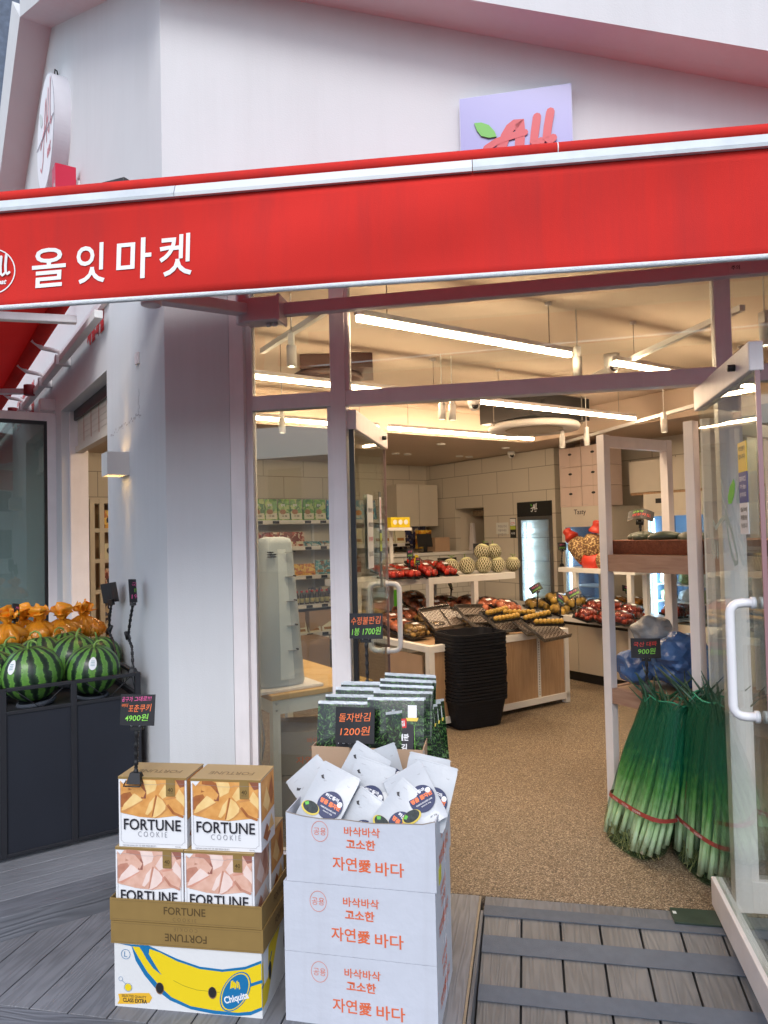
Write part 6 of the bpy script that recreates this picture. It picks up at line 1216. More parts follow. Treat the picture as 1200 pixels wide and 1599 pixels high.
# wall shelving with goods
sx0 = AB(onA(404, 900, WA-.45))[1]-.4; sx1 = AB(onA(641, 900, WA-.45))[1]
SHA = WA-.45; sh = thing('wall_shelving', 'long white wall shelving filled with packets behind the left window', 'shelving', P(SHA, sx0), SA); SWd = sx1-sx0
zsh = [onA(470, y, SHA).z for y in (812, 853, 899, 945, 990)]; zsh.append(.25)
m = MB(); m.box(0, SWd, .42, .44, .0, zsh[0]+.02, CRM); m.build('back', sh)
for z in zsh: m = MB(); m.box(0, SWd, 0, .42, z-.05, z, WHITE); m.build('shelf', sh)
for x in (0, SWd*.5, SWd-.03): m = MB(); m.box(x, x+.03, .38, .42, 0, zsh[0]+.02, WHITE); m.build('upright', sh)
m = MB(); 
for z in zsh[:5]:
    for k in range(12): m.box(.15+k*SWd/12, .15+k*SWd/12+.09, -.006, -.001, z-.045, z-.008, DARK if (k % 3) else PAPER)
m.build('price_label', sh)
def pouch_shape(w, h, d, mt, art):
    m = MB(); m.hexa([(-w/2, -d/2, 0), (w/2, -d/2, 0), (w/2, d/2, 0), (-w/2, d/2, 0), (-w/2*.98, -.003, h), (w/2*.98, -.003, h), (w/2*.98, .003, h), (-w/2*.98, .003, h)], mt); art(m, RX(-math.atan2(d/2-.003, h)) @ FRONT if 0 else T(0, -d/2-.001, 0) @ RX(-math.atan2(d/2, h)) @ FRONT, w, h); return m

def printed(name, cols, sc=26):
    if name in MATS: return MATS[name]
    m = mat(name, cols[0], .35, var=0); N, L, b = nodes(m); tc = N.new('ShaderNodeTexCoord'); oi = N.new('ShaderNodeObjectInfo'); ad = N.new('ShaderNodeVectorMath'); L.new(tc.outputs['Object'], ad.inputs[0]); L.new(oi.outputs['Random'], ad.inputs[1])
    ns = N.new('ShaderNodeTexNoise'); ns.inputs['Scale'].default_value = 14; L.new(ad.outputs[0], ns.inputs['Vector']); mx = N.new('ShaderNodeMix'); mx.data_type = 'RGBA'; mx.inputs[0].default_value = .12; L.new(ad.outputs[0], mx.inputs[6]); L.new(ns.outputs['Color'], mx.inputs[7])
    v = N.new('ShaderNodeTexVoronoi'); v.inputs['Scale'].default_value = sc; L.new(mx.outputs[2], v.inputs['Vector']); sp = N.new('ShaderNodeSeparateColor'); L.new(v.outputs['Color'], sp.inputs[0])
    r = ramp(N, [((k+.0)/len(cols), c_) for k, c_ in enumerate(cols)]); r.color_ramp.interpolation = 'CONSTANT'; L.new(sp.outputs[0], r.inputs[0]); L.new(r.outputs[0], b.inputs['Base Color']); return m
GRP = printed('green_pouch', [(.10, .30, .03), (.25, .48, .06), (.05, .18, .03), (.45, .58, .20), (.12, .35, .05)]); CRP = mat('cream_print', (.68, .66, .50), .5, var=.05); BRP = mat('brown_food', (.36, .17, .05), .6, var=.4, scale=60)
def art_green(m, M, w, h): m.flat([(-w*.45, h*.05), (w*.45, h*.05), (w*.45, h*.45), (w*.1, h*.8), (-w*.45, h*.9)], CRP, M); m.disc(-w*.12, h*.40, w*.27, BRP, M, .001, h*.12); m.text('현미', h*.12, WHT, M @ T(-w*.1, h*.72, .002), bold=.05); m.text('곡물', h*.09, INK, M @ T(0, h*.2, .001), w=w*.5)
BLP = printed('blue_pouch', [(.10, .38, .60), (.04, .22, .50), (.30, .60, .72), (.60, .70, .72), (.10, .38, .60)])
def art_blue(m, M, w, h): m.flat([(-w*.4, h*.7), (w*.4, h*.72), (w*.38, h*.9), (-w*.38, h*.88)], WHT, M); m.disc(0, h*.35, w*.28, ORNG, M, .001, h*.14)
RDP = printed('rose_pouch', [(.42, .08, .06), (.60, .30, .22), (.20, .05, .04), (.66, .52, .42), (.30, .07, .05)]); TLP = printed('teal_packet', [(.12, .40, .42), (.50, .62, .60), (.06, .25, .30), (.25, .12, .06)], 40); YLP = printed('yellow_snack', [(.75, .40, .03), (.60, .20, .03), (.85, .58, .10), (.30, .10, .02)]); NVP = printed('navy_packet', [(.03, .04, .12), (.10, .10, .16), (.45, .38, .28), (.02, .02, .05)])
def art_plain(c):
    def f(m, M, w, h): m.flat([(-w*.35, h*.15), (w*.35, h*.15), (w*.33, h*.5), (-w*.33, h*.55)], c, M); m.disc(0, h*.7, w*.28, CRP, M, .0005, h*.1)
    return f
def put_row(name, cat, proto, x0, x1, z, step, y, labelf, jitter=.02, tilt=0):
    xs_ = []; x = x0
    k = 0
    while x < x1 and k < 24:
        c = proto.copy(); COL.objects.link(c); c.location = P(SHA, sx0)+b_*x+a_*(y)+Vector((0, 0, z)); c.rotation_euler = (random.uniform(-tilt, tilt), 0, SA+random.uniform(-jitter, jitter)*4)
        c['label'] = labelf(ORD[k]); c['category'] = cat; x += step; k += 1
def xof(px): return AB(onA(px, 850, SHA))[1]-sx0
def row(nm, cat, m, px0, px1, z, step, lab, y=.08, grp=None, jitter=.03, tilt=.03):
    o = m.build(nm); o['group'] = grp or (lab+' on the wall shelving'); put_row(nm, cat, o, xof(px0), xof(px1), z, step, y, lambda s: '%s, %s from the left' % (lab, s), jitter, tilt); bpy.data.objects.remove(o)
row('green_pouch', 'food pouch', pouch_shape(.165, .275, .06, GRP, art_green), 408, 516, zsh[0], .178, 'green and cream grain pouch on the top shelf')
row('blue_pouch', 'food pouch', pouch_shape(.19, .27, .07, BLP, art_blue), 525, 600, zsh[0], .20, 'light blue jelly pouch on the top shelf')
row('rose_pouch', 'food pouch', pouch_shape(.15, .19, .05, RDP, art_plain(CRP)), 405, 478, zsh[1], .15, 'rose and cream pouch on the second shelf', jitter=.1)
row('teal_packet', 'packet', pouch_shape(.13, .06, .14, TLP, art_plain(WHT)), 484, 520, zsh[1], .10, 'small teal packet lying on the second shelf', jitter=.2)
row('rice_pouch', 'food pouch', pouch_shape(.17, .22, .06, CRP, art_plain(BRP)), 545, 640, zsh[1], .18, 'cream and brown pouch on the second shelf')
row('yellow_snack_bag', 'snack bag', pouch_shape(.16, .15, .07, YLP, art_plain(mat('orange_art', (.62, .22, .03), .4, var=.2))), 452, 493, zsh[2], .16, 'yellow snack bag on the third shelf')
row('teal_box', 'box', pouch_shape(.13, .19, .05, TLP, art_plain(BRP)), 503, 520, zsh[2], .14, 'teal box on the third shelf')
row('red_pouch', 'food pouch', pouch_shape(.17, .23, .09, RDP, art_plain(mat('dark_red_art', (.3, .03, .03), .5))), 545, 640, zsh[2], .17, 'dark red pouch on the third shelf')
bm = MB(); bm.lathe([(.028, 0), (.03, .01), (.03, .11), (.013, .15), (.013, .17), (.001, .17)], 12, mat('sauce_glass', (.03, .015, .012), .15)); bm.lathe([(.0305, .02), (.0305, .08)], 12, mat('olive_label', (.42, .40, .18), .6)); bm.lathe([(.016, .155), (.016, .178), (.001, .178)], 10, REDINK)
row('sauce_bottle', 'bottle', bm, 458, 520, zsh[3], .075, 'dark sauce bottle with red cap on the fourth shelf', tilt=0)
row('jar_box', 'box', pouch_shape(.15, .20, .14, NVP, art_plain(CRP)), 500, 640, zsh[3], .17, 'navy and cream box on the fourth shelf', y=.22)
row('pale_box', 'box', pouch_shape(.17, .16, .14, CRP, art_plain(BRP)), 470, 640, zsh[4], .2, 'pale box with brown picture on the fifth shelf')
row('kraft_box', 'box', MB().box(-.2, .2, -.14, .14, 0, .34, CARD), 455, 600, zsh[5], .44, 'kraft box on the lowest shelf', y=.18)
# back counter with register, boxes
a, b2, z0, z1 = wallquad(600, 850, 690, 905, A=WA-1.0)
t = thing('back_counter', 'pale cashier counter in the back corner behind the raised shelf', 'counter', P(WA-1.05, a[1]), SA); W_ = b2[1]-a[1]
m = MB(); m.box(0, W_+.7, 0, .6, 0, 1.28, SUBWAY); m.build('body', t); m = MB(); m.box(-.03, W_+.73, -.03, .62, 1.2805, 1.32, WHITE); m.build('top', t)
m = MB(); m.box(W_*.0+.05, W_*.0+.25, -.006, -.001, .55, .85, GREEN); m.box(W_*.9, W_*1.25, -.006, -.001, 1.12, 1.24, DARK); m.text('올잇마켓', .05, WHT, T(W_*1.07, -.007, 1.18) @ FRONT); m.build('counter_sign', t)
def small(name, label, cat, px, py, A, z, builder):
    q = onA(px, py, A); o = builder(); tag(o, label, cat); o.location = P(A, AB(q)[1], z); o.rotation_euler.z = SA; return o
m = MB(); m.box(-.12, .12, 0, .02, .08, .26, DARK, RX(-.2)); m.box(-.02, .02, .01, .05, 0, .12, DARK); m.box(-.08, .08, -.03, .09, 0, .012, DARK); small('monitor', 'black register monitor seen above the tomatoes', 'monitor', 667, 870, WA-1.0, 1.322, lambda: m.build('monitor'))
m2 = MB(); m2.box(-.13, .13, 0, .2, 0, .2, CARD); small('kraft_carton', 'small kraft carton on the cashier counter', 'carton', 692, 868, WA-.9, 1.322, lambda: m2.build('kraft_carton', bev=.002))
m3 = MB(); m3.box(-.11, .11, 0, .1, 0, .27, YLP); small('yellow_carton', 'yellow carton standing beside the dark opening in the back corner', 'carton', 665, 850, WA-.5, 1.36, lambda: m3.build('yellow_carton', bev=.002))
m4 = MB(); m4.box(-.24, .24, 0, .02, 0, .42, NVP); small('dark_screen', 'dark blue screen under the pale wall cabinet', 'screen', 645, 848, WA-.3, 1.36, lambda: m4.build('dark_screen'))
for k in range(3): m5 = MB(); m5.box(-.055, .055, 0, .09, 0, .115, mat('bright_yellow_box', (.78, .60, .02), .4)); m5.disc(0, .06, .028, WHT, T(0, -.001, 0) @ FRONT); small('yellow_box', 'small bright yellow box in a row by the door edge, %s from the left' % ORD[k], 'box', 617+k*8.5, 806, 6.6, 1.66, lambda: m5.build('yellow_box', bev=.001))
q = onA(625, 812, 6.58); m6 = MB(); m6.box(-.16, .16, 0, .22, 1.625, 1.658, WHITE); m6.box(-.02, .02, .18, .2, 1.15, 1.625, WHITE); o = tag(m6.build('box_stand'), 'small white stand holding the bright yellow boxes', 'stand'); o.location = P(6.58, AB(q)[1]); o.rotation_euler.z = SA
m7 = MB(); m7.tube([(0, 0, 0), (.0, 0, .10)], .004, 6, DARK); m7.prism([(-.03, .10), (.03, .10), (.035, .16), (.01, .21), (-.02, .22), (-.035, .16)], -.001, .001, MATS['bright_yellow_box'], FRONT); m7.text('특가', .03, REDINK, T(0, -.002, .15) @ FRONT); o = small('yellow_tag', 'bright yellow pear-shaped tag standing among the tomato packs', 'tag', 652, 890, Au+.2, 1.16, lambda: m7.build('yellow_tag'))
# inner price signs
def sgn(x, y, h, w, ch, rz, tilt, lb, zb, lines=None, roll=0.0, A=None):
    b0 = onz(x, y, zb) if A is None else (lambda q: P(A, AB(q)[1], zb))(onA(x, y, A)); price_sign(lb, b0+Vector((0, 0, .02)), rz, w, ch, h, lines or [('행사', 'p', 0, .2, .22, .6), ('5900원', 'g', 0, -.2, .22, .7)], tilt=tilt, roll=roll, bend=.01, bow=.008)
sgn(752, 893, .17, .19, .12, SA-.3, -.1, 'wide black card in front of the melons', 1.15, [('네트멜론', 'p', 0, .22, .2, .6), ('1통 4900원', 'g', 0, -.1, .2, .7)])
sgn(640, 902, .17, .07, .09, SA-.9, -.1, 'narrow black card at the left among the tomatoes', 1.15); sgn(652, 903, .12, .05, .06, SA-.9, -.1, 'small black card beside the yellow tag', 1.15)
sgn(705, 945, .16, .13, .10, SA+.4, -.5, 'black card curling above the peaches', .80, roll=.5)
sgn(840, 955, .20, .14, .09, SA-.7, -.5, 'tilted black card on the left end of the cream counter', .68, roll=-.5); sgn(876, 980, .20, .14, .10, SA+.2, -.35, 'black card turned away on the right corner of the produce table', .66, roll=.5)
sgn(899, 962, .18, .15, .09, SA-.7, -.6, 'tilted black card at the front edge of the cream counter', .68, roll=-.45); sgn(980, 946, .12, .13, .08, SA-.4, -.6, 'small dark card tilted above the red fruit packs', .74, roll=.35); sgn(878, 884, .16, .10, .09, SA-.5, -.2, 'small black card at the left end of the upper shelf', ZU)
# ---- white rack with baskets
zr = 2.11; pP1 = Vector((1.177, 3.9, 0)); A_, B_ = AB(pP1); rk = thing('white_rack', 'tall white rack with brown wooden shelf boards inside the right part of the door', 'rack', P(A_, B_), SA); wx, wy, tk = .61, .58, .05
for x, y in ((0, -tk), (wx-tk, -tk), (0, -wy), (wx-tk, -wy)): m = MB(); m.box(x, x+tk, y, y+tk, 0, zr, FRAME); m.build('post', rk, bev=.002)
for z, mt in ((zr-.065, FRAME),): 
    m = MB(); m.box(tk+.0005, wx-tk-.0005, -tk+.003, -.003, z, z+.062, mt); m.build('top_rail', rk)
for z0, z1 in ((1.365, 1.455), (.655, .735), (.10, .16)):
    m = MB(); m.box(.003, tk-.003, -wy+tk+.001, -tk-.001, z0, z1, SLATW); m.box(wx-tk+.003, wx-.003, -wy+tk+.001, -tk-.001, z0, z1, SLATW); m.box(tk+.001, wx-tk-.001, -wy+.003, -wy+.03, z0, z1, SLATW); m.box(tk+.001, wx-tk-.001, -.03, -.003, z0, z1, SLATW)
    m.box(.01, wx-.01, -wy+.035, -.035, z1-.016, z1-.004, OAKV); m.build('shelf_board', rk)
rk2 = dup(rk, 'second tall white rack farther right, mostly behind the glass door', P(A_-.62, B_))
WK = mat('wicker_brown', (.22, .07, .035), .7, var=.3, scale=60, bump=.8, bscale=120)
bkt = thing('wicker_basket', 'long low brown basket with dark green vegetables on the rack shelf', 'basket', P(A_-.28, B_+.26, 1.456), SA); m = MB()
m.hexa([(-.17, -.27, 0), (.19, -.27, 0), (.19, .27, 0), (-.17, .27, 0), (-.21, -.31, .075), (.23, -.31, .075), (.23, .31, .075), (-.21, .31, .075)], WK); m.build('weave', bkt)
VG = mat('dark_vegetable', (.035, .05, .03), .4, var=.5, scale=20)
for k in range(7): m = MB(); m.ball(.05, VG, T(0, 0, 0) @ RZ(k) @ RX(.2), 16, 10, sx=1.9, sz=.7); o = tag(m.build('dark_green_vegetable'), 'dark green vegetable lying in the wicker basket, %s from the left' % ORD[k], 'vegetable', 'vegetables in the wicker basket'); o.location = P(A_-.05-k*.075, B_+.26+.06*(-1)**k, 1.456+.085)
dup(bkt, 'second long brown basket on the rack shelf behind the glass door', P(A_-.90, B_+.26, 1.456))
price_sign('wide curved black card standing on the wicker basket', onz(1001, 856, 1.47), FA-.25, .155, .10, .16, [('무농약', 'g', -.1, .2, .2, .4), ('아보카도', 'r', .05, -.1, .3, .7)], tilt=-.9, bow=.03, roll=.05)
# blue plastic bags on the lower shelf
BL_ = mat('blue_plastic', (.06, .14, .34), .25, var=.35, scale=7, bump=.9, bscale=14, spec=.7); GRB = mat('grey_plastic', (.32, .33, .34), .25, var=.3, scale=8, bump=.9, bscale=14)
for i, (dx, dy, dz, r, mt, lb) in enumerate(((.25, -.30, .90, .17, BL_, 'large crumpled blue plastic bag on the lower rack shelf'), (.38, -.12, .86, .14, BL_, 'blue plastic bag at the back of the lower rack shelf'), (.16, -.10, .84, .11, BL_, 'small blue plastic bag beside the 900 card'), (.30, -.46, .86, .13, BL_, 'blue plastic bag at the front of the lower rack shelf'), (.30, -.10, 1.02, .10, GRB, 'pale grey plastic bag on top of the blue ones'))):
    bm_ = bmesh.new(); bmesh.ops.create_icosphere(bm_, subdivisions=4, radius=r)
    for v in bm_.verts:
        n = noise.noise(v.co*9+Vector((i*3, 0, 0)))*.30+noise.noise(v.co*22+Vector((0, i, 0)))*.16; v.co *= 1+n; v.co.z = max(v.co.z*.8, -(dz-.742))
    me = bpy.data.meshes.new('blue_bag'); bm_.to_mesh(me); bm_.free(); me.materials.append(mt); o = bpy.data.objects.new('plastic_bag', me); COL.objects.link(o); tag(o, lb, 'plastic bag', 'plastic bags on the lower rack shelf'); o.location = P(A_+dy, B_+dx, dz)
# ---- scallions in net sacks
NETG = bpy.data.materials.new('green_net'); NETG.use_nodes = True
def green_net():
    N = NETG.node_tree.nodes; L = NETG.node_tree.links; b = N['Principled BSDF']; b.inputs['Base Color'].default_value = (.0, .12, .06, 1); b.inputs['Roughness'].default_value = .5
    tr = N.new('ShaderNodeBsdfTransparent'); tr.inputs[0].default_value = (.82, .93, .86, 1); mx = N.new('ShaderNodeMixShader'); tc = N.new('ShaderNodeTexCoord'); wv = N.new('ShaderNodeTexNoise'); wv.inputs['Scale'].default_value = 9; L.new(tc.outputs['Object'], wv.inputs['Vector'])
    sp = N.new('ShaderNodeSeparateXYZ'); L.new(tc.outputs['Object'], sp.inputs[0]); mr = N.new('ShaderNodeMapRange'); mr.inputs[1].default_value = .15; mr.inputs[2].default_value = .50; mr.inputs[3].default_value = .10; mr.inputs[4].default_value = .50; L.new(sp.outputs[2], mr.inputs[0])
    ma = N.new('ShaderNodeMath'); ma.operation = 'MULTIPLY_ADD'; ma.inputs[1].default_value = .18; ma.inputs[2].default_value = -.09; L.new(wv.outputs[0], ma.inputs[0]); ad = N.new('ShaderNodeMath'); L.new(ma.outputs[0], ad.inputs[0]); L.new(mr.outputs[0], ad.inputs[1])
    L.new(ad.outputs[0], mx.inputs[0]); L.new(tr.outputs[0], mx.inputs[1]); L.new(b.outputs[0], mx.inputs[2]); L.new(mx.outputs[0], N['Material Output'].inputs[0])
green_net()
def stalk_mat():
    m = mat('scallion_stalk', (.2, .4, .1), .35, var=0); N, L, b = nodes(m); tc = N.new('ShaderNodeTexCoord'); sp = N.new('ShaderNodeSeparateXYZ'); L.new(tc.outputs['Object'], sp.inputs[0]); nz = N.new('ShaderNodeTexNoise'); nz.inputs['Scale'].default_value = 25; L.new(tc.outputs['Object'], nz.inputs['Vector'])
    ma = N.new('ShaderNodeMath'); ma.operation = 'MULTIPLY_ADD'; ma.inputs[1].default_value = .22; L.new(nz.outputs[0], ma.inputs[0]); L.new(sp.outputs[2], ma.inputs[2])
    r = ramp(N, [(.12, (.62, .57, .38)), (.20, (.84, .88, .72)), (.32, (.66, .80, .46)), (.47, (.22, .48, .10)), (.62, (.025, .13, .05)), (1, (.010, .05, .028))]); L.new(ma.outputs[0], r.inputs[0]); L.new(r.outputs[0], b.inputs['Base Color']); return m
STALK = stalk_mat(); ROOT = mat('scallion_roots', (.30, .27, .12), .9, var=.5, scale=60); BAND = mat('red_band', (.32, .05, .04), .5, var=.1); TW = mat('green_twine', (.03, .30, .18), .6)
def scallions(label, px_bl, px_br, px_tl, px_tr, ztop, seed, tagside=None, n=44, dist=.20):
    random.seed(seed); pl_, pr_ = onz(*px_bl), onz(*px_br); base = (pl_+pr_)/2; ax = (pr_-pl_); wB = ax.length; ax.normalize(); az = math.atan2(ax.y, ax.x)
    inv = RZ(-az) @ Matrix.Translation(-base)
    # upper end: lean back against the rack
    nn = Vector((-ax.y, ax.x, 0)); A0 = base+nn*dist; r1, r2 = ray(*px_tl), ray(*px_tr)
    tl = O+r1*((A0-O).dot(nn)/r1.dot(nn)); tr = O+r2*((A0-O).dot(nn)/r2.dot(nn)); tl = inv @ tl; tr = inv @ tr; H = (tl.z+tr.z)/2
    t = thing('scallion_sack', label, 'scallion sack', base, az, 'green net sacks of scallions leaning on the rack')
    def cs(k):    # cross-section centre, half width, half depth at height fraction
        cx = (tl.x+tr.x)/2*k; kk_ = k**1.5; hw = (wB/2)*(1-kk_)+(abs(tr.x-tl.x)/2)*kk_; hw *= 1+.10*math.sin(PI*k); hd = .088*(1-k)+.05*k; return cx, hw, hd*1.12+.005+dist*k, hd
    def se(a): c_, s_ = math.cos(a), math.sin(a); return math.copysign(abs(c_)**.62, c_), math.copysign(abs(s_)**.62, s_)
    m = MB()
    for i in range(n):
        a = (i/n)*2*PI; rr = math.sqrt(random.random()) if i % 3 else 1.0; ca, sa_ = (q_*rr for q_ in se(a)); pts = []; rs = []; z0 = .02+.07*random.random(); jx, jy = random.uniform(-.012, .012), random.uniform(-.01, .01); ph = random.uniform(0, 6)
        top = H+random.uniform(-.05, .17)
        for j in range(9):
            k = j/8; z = z0+(top-z0)*k; cx, hw, cy, hd = cs(min(1, z/H)); f = .90
            bd = max(0, (z-H*.93))*1.0; pts.append((cx+hw*ca*f+jx*math.sin(3*k)+.008*math.sin(ph+6*k)+bd*math.sin(ph*3)*.9, cy+hd*sa_*f+jy*math.sin(3*k)+bd*math.cos(ph*2)*.6, z-bd*.25*abs(math.sin(ph)))); rs.append((.0135, .0115, .0105, .0105, .0115, .0125, .010, .0065, .0015)[j])
        m.tube(pts, rs, 7, STALK)
    m.build('stalks', t)
    m = MB()
    for i in range(150):
        a = random.uniform(0, 2*PI); cx, hw, cy, hd = cs(0); rr = random.random()**.5; x = cx+hw*math.cos(a)*rr*.9; y = cy+hd*math.sin(a)*rr*.9; m.tube([(x, y, .10), (x+random.uniform(-.02, .02), y+random.uniform(-.02, .02), .05), (x+random.uniform(-.03, .03), y+random.uniform(-.03, .03), .02)], .0016, 4, ROOT, caps=False)
    m.build('roots', t)
    m = MB(); K_, J_ = 36, 20; vs = []; fs = []
    for j in range(J_+1):
        k = j/J_; cx, hw, cy, hd = cs(k)
        e = 1.0 if j > 2 else (.72, .93, .99)[j]
        for i in range(K_):
            a = 2*PI*i/K_; nz_ = 1+.05*noise.noise(Vector((math.cos(a)*3, math.sin(a)*3, k*4+seed)))+.02*math.sin(a*11+k*8); ca, sa_ = se(a); vs.append((cx+hw*1.04*ca*nz_*e, cy+hd*1.12*sa_*nz_*e, .006+(H-.006)*k))
    for j in range(J_):
        for i in range(K_): fs.append((j*K_+i, j*K_+(i+1) % K_, (j+1)*K_+(i+1) % K_, (j+1)*K_+i))
    fs.append(tuple(range(K_))[::-1]); m.add(vs, fs, NETG, None, True); m.build('net', t)
    m = MB(); cx, hw, cy, hd = cs(1); m.tube([(cx+hw*1.06*math.cos(a*PI/12), cy+hd*1.15*math.sin(a*PI/12), H+.006*math.sin(a*1.3)) for a in range(25)], .0035, 6, TW)
    m.tube([(cx-hw*.9, cy-hd, H), (cx-hw*.6, cy-hd*1.4, H-.03), (cx-hw*.3, cy-hd*1.3, H+.01)], .002, 5, TW); m.build('drawstring', t)
    m = MB(); kz = .215/H; vs = []; fs = []
    for j, z in enumerate((.205, .225)):
        cx, hw, cy, hd = cs(z/H)
        for i in range(41): a = 2*PI*i/40; ca, sa_ = se(a); vs.append((cx+hw*1.075*ca, cy+hd*1.16*sa_, z+.010*math.cos(a*1+1)-.0*math.cos(a)*.03))
    for i in range(40): fs.append((i, i+1, 42+i, 41+i))
    m.add(vs, fs, BAND, None, True)
    cx, hw, cy, hd = cs(.215/H)
    for q_ in (-.45, .0, .45): m.text('진도대파', .012, WHT, T(cx+q_*hw, cy-hd*1.16*(1-abs(q_)**3.2)**.31-.006, .215+.010*math.cos(-PI/2-q_*0+1)+.005*q_) @ RZ(q_*.25) @ FRONT, w=.06)
    m.build('band', t)
    if tagside is not None:
        m = MB(); x = cx+hw*tagside; y = cy-hd*1.24-.006; Mt = T(x, y, .235) @ RZ(tagside*.9) @ FRONT @ RZ(-.15); m.flat([(-.030, -.045), (.032, -.050), (.030, .040), (-.032, .045)], WHT, Mt); m.ring(0, -.0, .024, .0015, INK, Mt, .001, .036, n=4) ; m.text('친환경', .012, REDINK, Mt @ T(-.004, .022, .001), bold=.03); m.text('대파', .012, INK, Mt @ T(.012, .008, .001), bold=.03); m.flat([(-.01, -.025), (.0, -.012), (.014, -.010), (.004, -.024)], mat('dark_leaf', (.02, .12, .07), .5), Mt, .001); m.build('paper_tag', t)
    return t
scallions('green net sack of scallions standing left against the rack post', (926, 1302), (995, 1356), (1000, 1090), (1054, 1095), .7, 11)
scallions('green net sack of scallions with a white tag, right one beside the door rail', (1034, 1330), (1104, 1400), (1070, 1083), (1126, 1104), .7, 23, tagside=-.45, dist=.05)
scallions('green net sack of scallions seen only through the open glass door', (1170, 1345), (1280, 1395), (1165, 1115), (1225, 1125), .7, 31, n=36)
m = MB(); q = onz(1075, 1180, .42); m.flat([(-.012, -.06), (.008, -.06), (.012, .06), (-.008, .06)], PAPER, T(q.x, q.y-.02, q.z) @ RZ(FA) @ FRONT @ RZ(-.12)); o = tag(m.build('hang_tag'), 'narrow white paper strip hanging between the two scallion sacks', 'tag')
price_sign('black card reading 900 clamped on the rack above the left scallion sack', onB(1011, 1072, B_-.02), FA, .145, .10, .14, [('국산 대파', 'r', -.02, .22, .24, .78), ('900원', 'g', .02, -.14, .30, .58)], tilt=-.05)
# ---- table behind the window with the grey tower
tz = .72; Tq = onz(427, 1087, tz); At_, Bt_ = AB(Tq); TW_ = AB(onz(500, 1037, tz))[1]-Bt_; tb = thing('oak_table', 'oak-topped work table with white metal legs behind the left window', 'table', P(At_, Bt_), SA)
m = MB(); m.box(-.01, TW_, -.0, 1.15, tz-.03, tz, OAKT); m.build('tabletop', tb, bev=.003)
for x, y in ((0, .01), (TW_-.05, .01), (0, 1.1), (TW_-.05, 1.1)): m = MB(); m.box(x, x+.045, y, y+.045, 0, tz-.031, WHITE); m.build('leg', tb)
m = MB(); m.box(.046, TW_-.051, .015, .045, tz-.11, tz-.031, WHITE); m.box(.01, .04, .056, .899, tz-.11, tz-.031, WHITE); 
for z in (tz-.05, tz-.085): m.lathe([(.006, 0), (.006, .006)], 8, STEEL, T(.022, .010, z) @ RX(PI/2))
m.build('apron', tb)
GT = mat('tower_grey', (.42, .47, .53), .45, var=.04, scale=4); tp = onz(432, 1072, tz); tw_ = thing('tapered_tower', 'tall pale grey tapered tower appliance standing on the oak table', 'appliance', tp, SA)
m = MB(); prof = []; K_ = 28
def rsq(w, d, z, cx=0, n=28, e=.55): return [(cx+w/2*abs(math.cos(2*PI*i/n))**e*(1 if math.cos(2*PI*i/n) >= 0 else -1), d/2*abs(math.sin(2*PI*i/n))**e*(1 if math.sin(2*PI*i/n) >= 0 else -1), z) for i in range(n)]
rings = [rsq(.29, .25, .02), rsq(.30, .26, .04), rsq(.245, .22, .45), rsq(.185, .18, .83), rsq(.17, .165, .86), rsq(.10, .10, .872)]
vs = [p for r in rings for p in r]; fs = [(j*28+i, j*28+(i+1) % 28, (j+1)*28+(i+1) % 28, (j+1)*28+i) for j in range(5) for i in range(28)]; fs += [tuple(range(28))[::-1], tuple(5*28+i for i in range(28))]; m.add(vs, fs, GT, None, True); m.build('body', tw_)
m = MB(); m.box(-.20, .22, -.17, .17, .0, .018, FRAME); m.build('base_plate', tw_, bev=.004); m = MB()
for k in range(5): z = .22+k*.14; m.box(.02, .075, -.145+z*.04, -.10, z, z+.003, GINK, RZ(.0)); m.box(.072, .082, -.145+z*.04, -.10, z, z+.009, INK)
for k in range(8): m.box(-.085+(k % 3)*.018, -.073+(k % 3)*.018, -.112, -.09, .755+(k//3)*.013, .762+(k//3)*.013, INK)
m.hexa([(-.03, -.131, .06), (.055, -.131, .06), (.055, -.12, .06), (-.03, -.12, .06), (-.02, -.092, .80), (.03, -.092, .80), (.03, -.08, .80), (-.02, -.08, .80)], mat('tower_panel', (.60, .66, .72), .4)); m.build('slot', tw_); m = MB(); m.tube([(-.14, -.1, .02), (-.17, -.14, -.05), (-.15, -.16, -.25), (-.19, -.14, -.5)], .005, 6, GINK); m.build('cord', tw_)
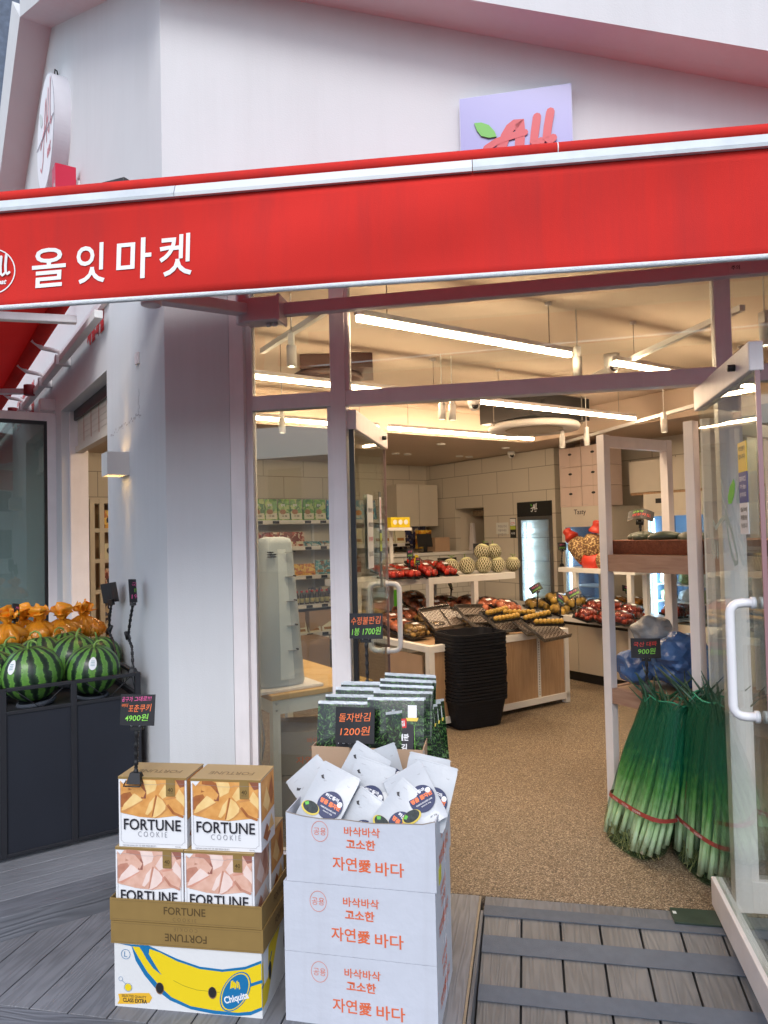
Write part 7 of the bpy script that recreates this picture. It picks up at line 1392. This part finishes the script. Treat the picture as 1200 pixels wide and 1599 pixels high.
for k, (z, lb, mt) in enumerate(((0.0, 'brown-grey carton at the bottom under the oak table', CARDD), (.245, 'brown-grey carton with orange print under the oak table', CARDD))):
    q = onz(500, 1240, 0) if 0 else P(At_+.12, Bt_+.04); o = thing('brown_carton', lb, 'carton', q+Vector((0, 0, z)), SA-.5, 'cartons under the oak table'); m = MB(); m.box(0, .52, 0, .33, 0, .24, mt)
    if k: m.text('바삭바삭', .03, OR, T(.26, -.001, .19) @ FRONT, w=.12); m.text('고소한', .03, OR, T(.26, -.001, .145) @ FRONT, w=.1); m.text('자연愛바다', .042, OR, T(.26, -.001, .08) @ FRONT, w=.25)
    else: m.text('CPP 대용량', .03, GINK, T(.3, -.001, .16) @ FRONT); m.flat([(.2, .03), (.3, .03), (.3, .12), (.2, .12)], CRP, T(0, -.001, 0) @ FRONT)
    m.build('carton', o, bev=.002)
# brown goods behind the table (low cartons) and shelf seen through the side doorway
q = onz(520, 1120, 0); o = thing('brown_carton', 'low kraft carton on the floor behind the oak table', 'carton', P(WA-1.2, 3.6), SA); MB().box(0, .6, 0, .4, 0, .35, CARD).build('carton', o, bev=.003)
dw = thing('side_shelving', 'pale shelving with boxed goods seen through the side doorway', 'shelving', P(WA-.5, AB(onA(141, 850, WA-.5))[1]), SA)
m = MB()
for x in (.0, .10, .62): m.box(x, x+.05, 0, .05, 0, 2.05, CRM)
for z in (.3, .62, 1.0, 1.34, 1.68, 2.0): m.box(.0505, .6195, .004, .4, z, z+.045, CRM)
m.box(.0, .67, .40, .42, 0, 2.05, OAKV); m.build('frame', dw)
for k, z in enumerate((.345, .665, 1.045, 1.385, 1.725)):
    for j in range(3): o = thing('boxed_goods', 'boxed goods on the %s shelf up in the side doorway, %s from the left' % (ORD[k], ORD[j]), 'box', P(WA-.46, AB(onA(141, 850, WA-.5))[1]+.16+j*.15, z), SA, 'boxed goods in the side doorway'); m = MB(); m.box(0, .12, 0, .2, 0, .17+.03*((j+k) % 3), (CARD, NVP, RDP, CRP, YLP)[(j*2+k) % 5]); m.disc(.06, .09, .04, INK, T(0, -.001, 0) @ FRONT); m.build('box', o)
o = thing('conduit', 'thin cable conduit with a switch on the pale wall inside the side doorway', 'conduit', P(WA-.01, AB(onA(109, 850, WA))[1]), SA); m = MB(); m.box(0, .02, -.012, 0, 1.3, 2.9, FRAME); m.build('cable_cover', o); m = MB(); m.box(-.035, .055, -.03, 0, 1.12, 1.30, FRAME); m.build('switch', o, bev=.003)
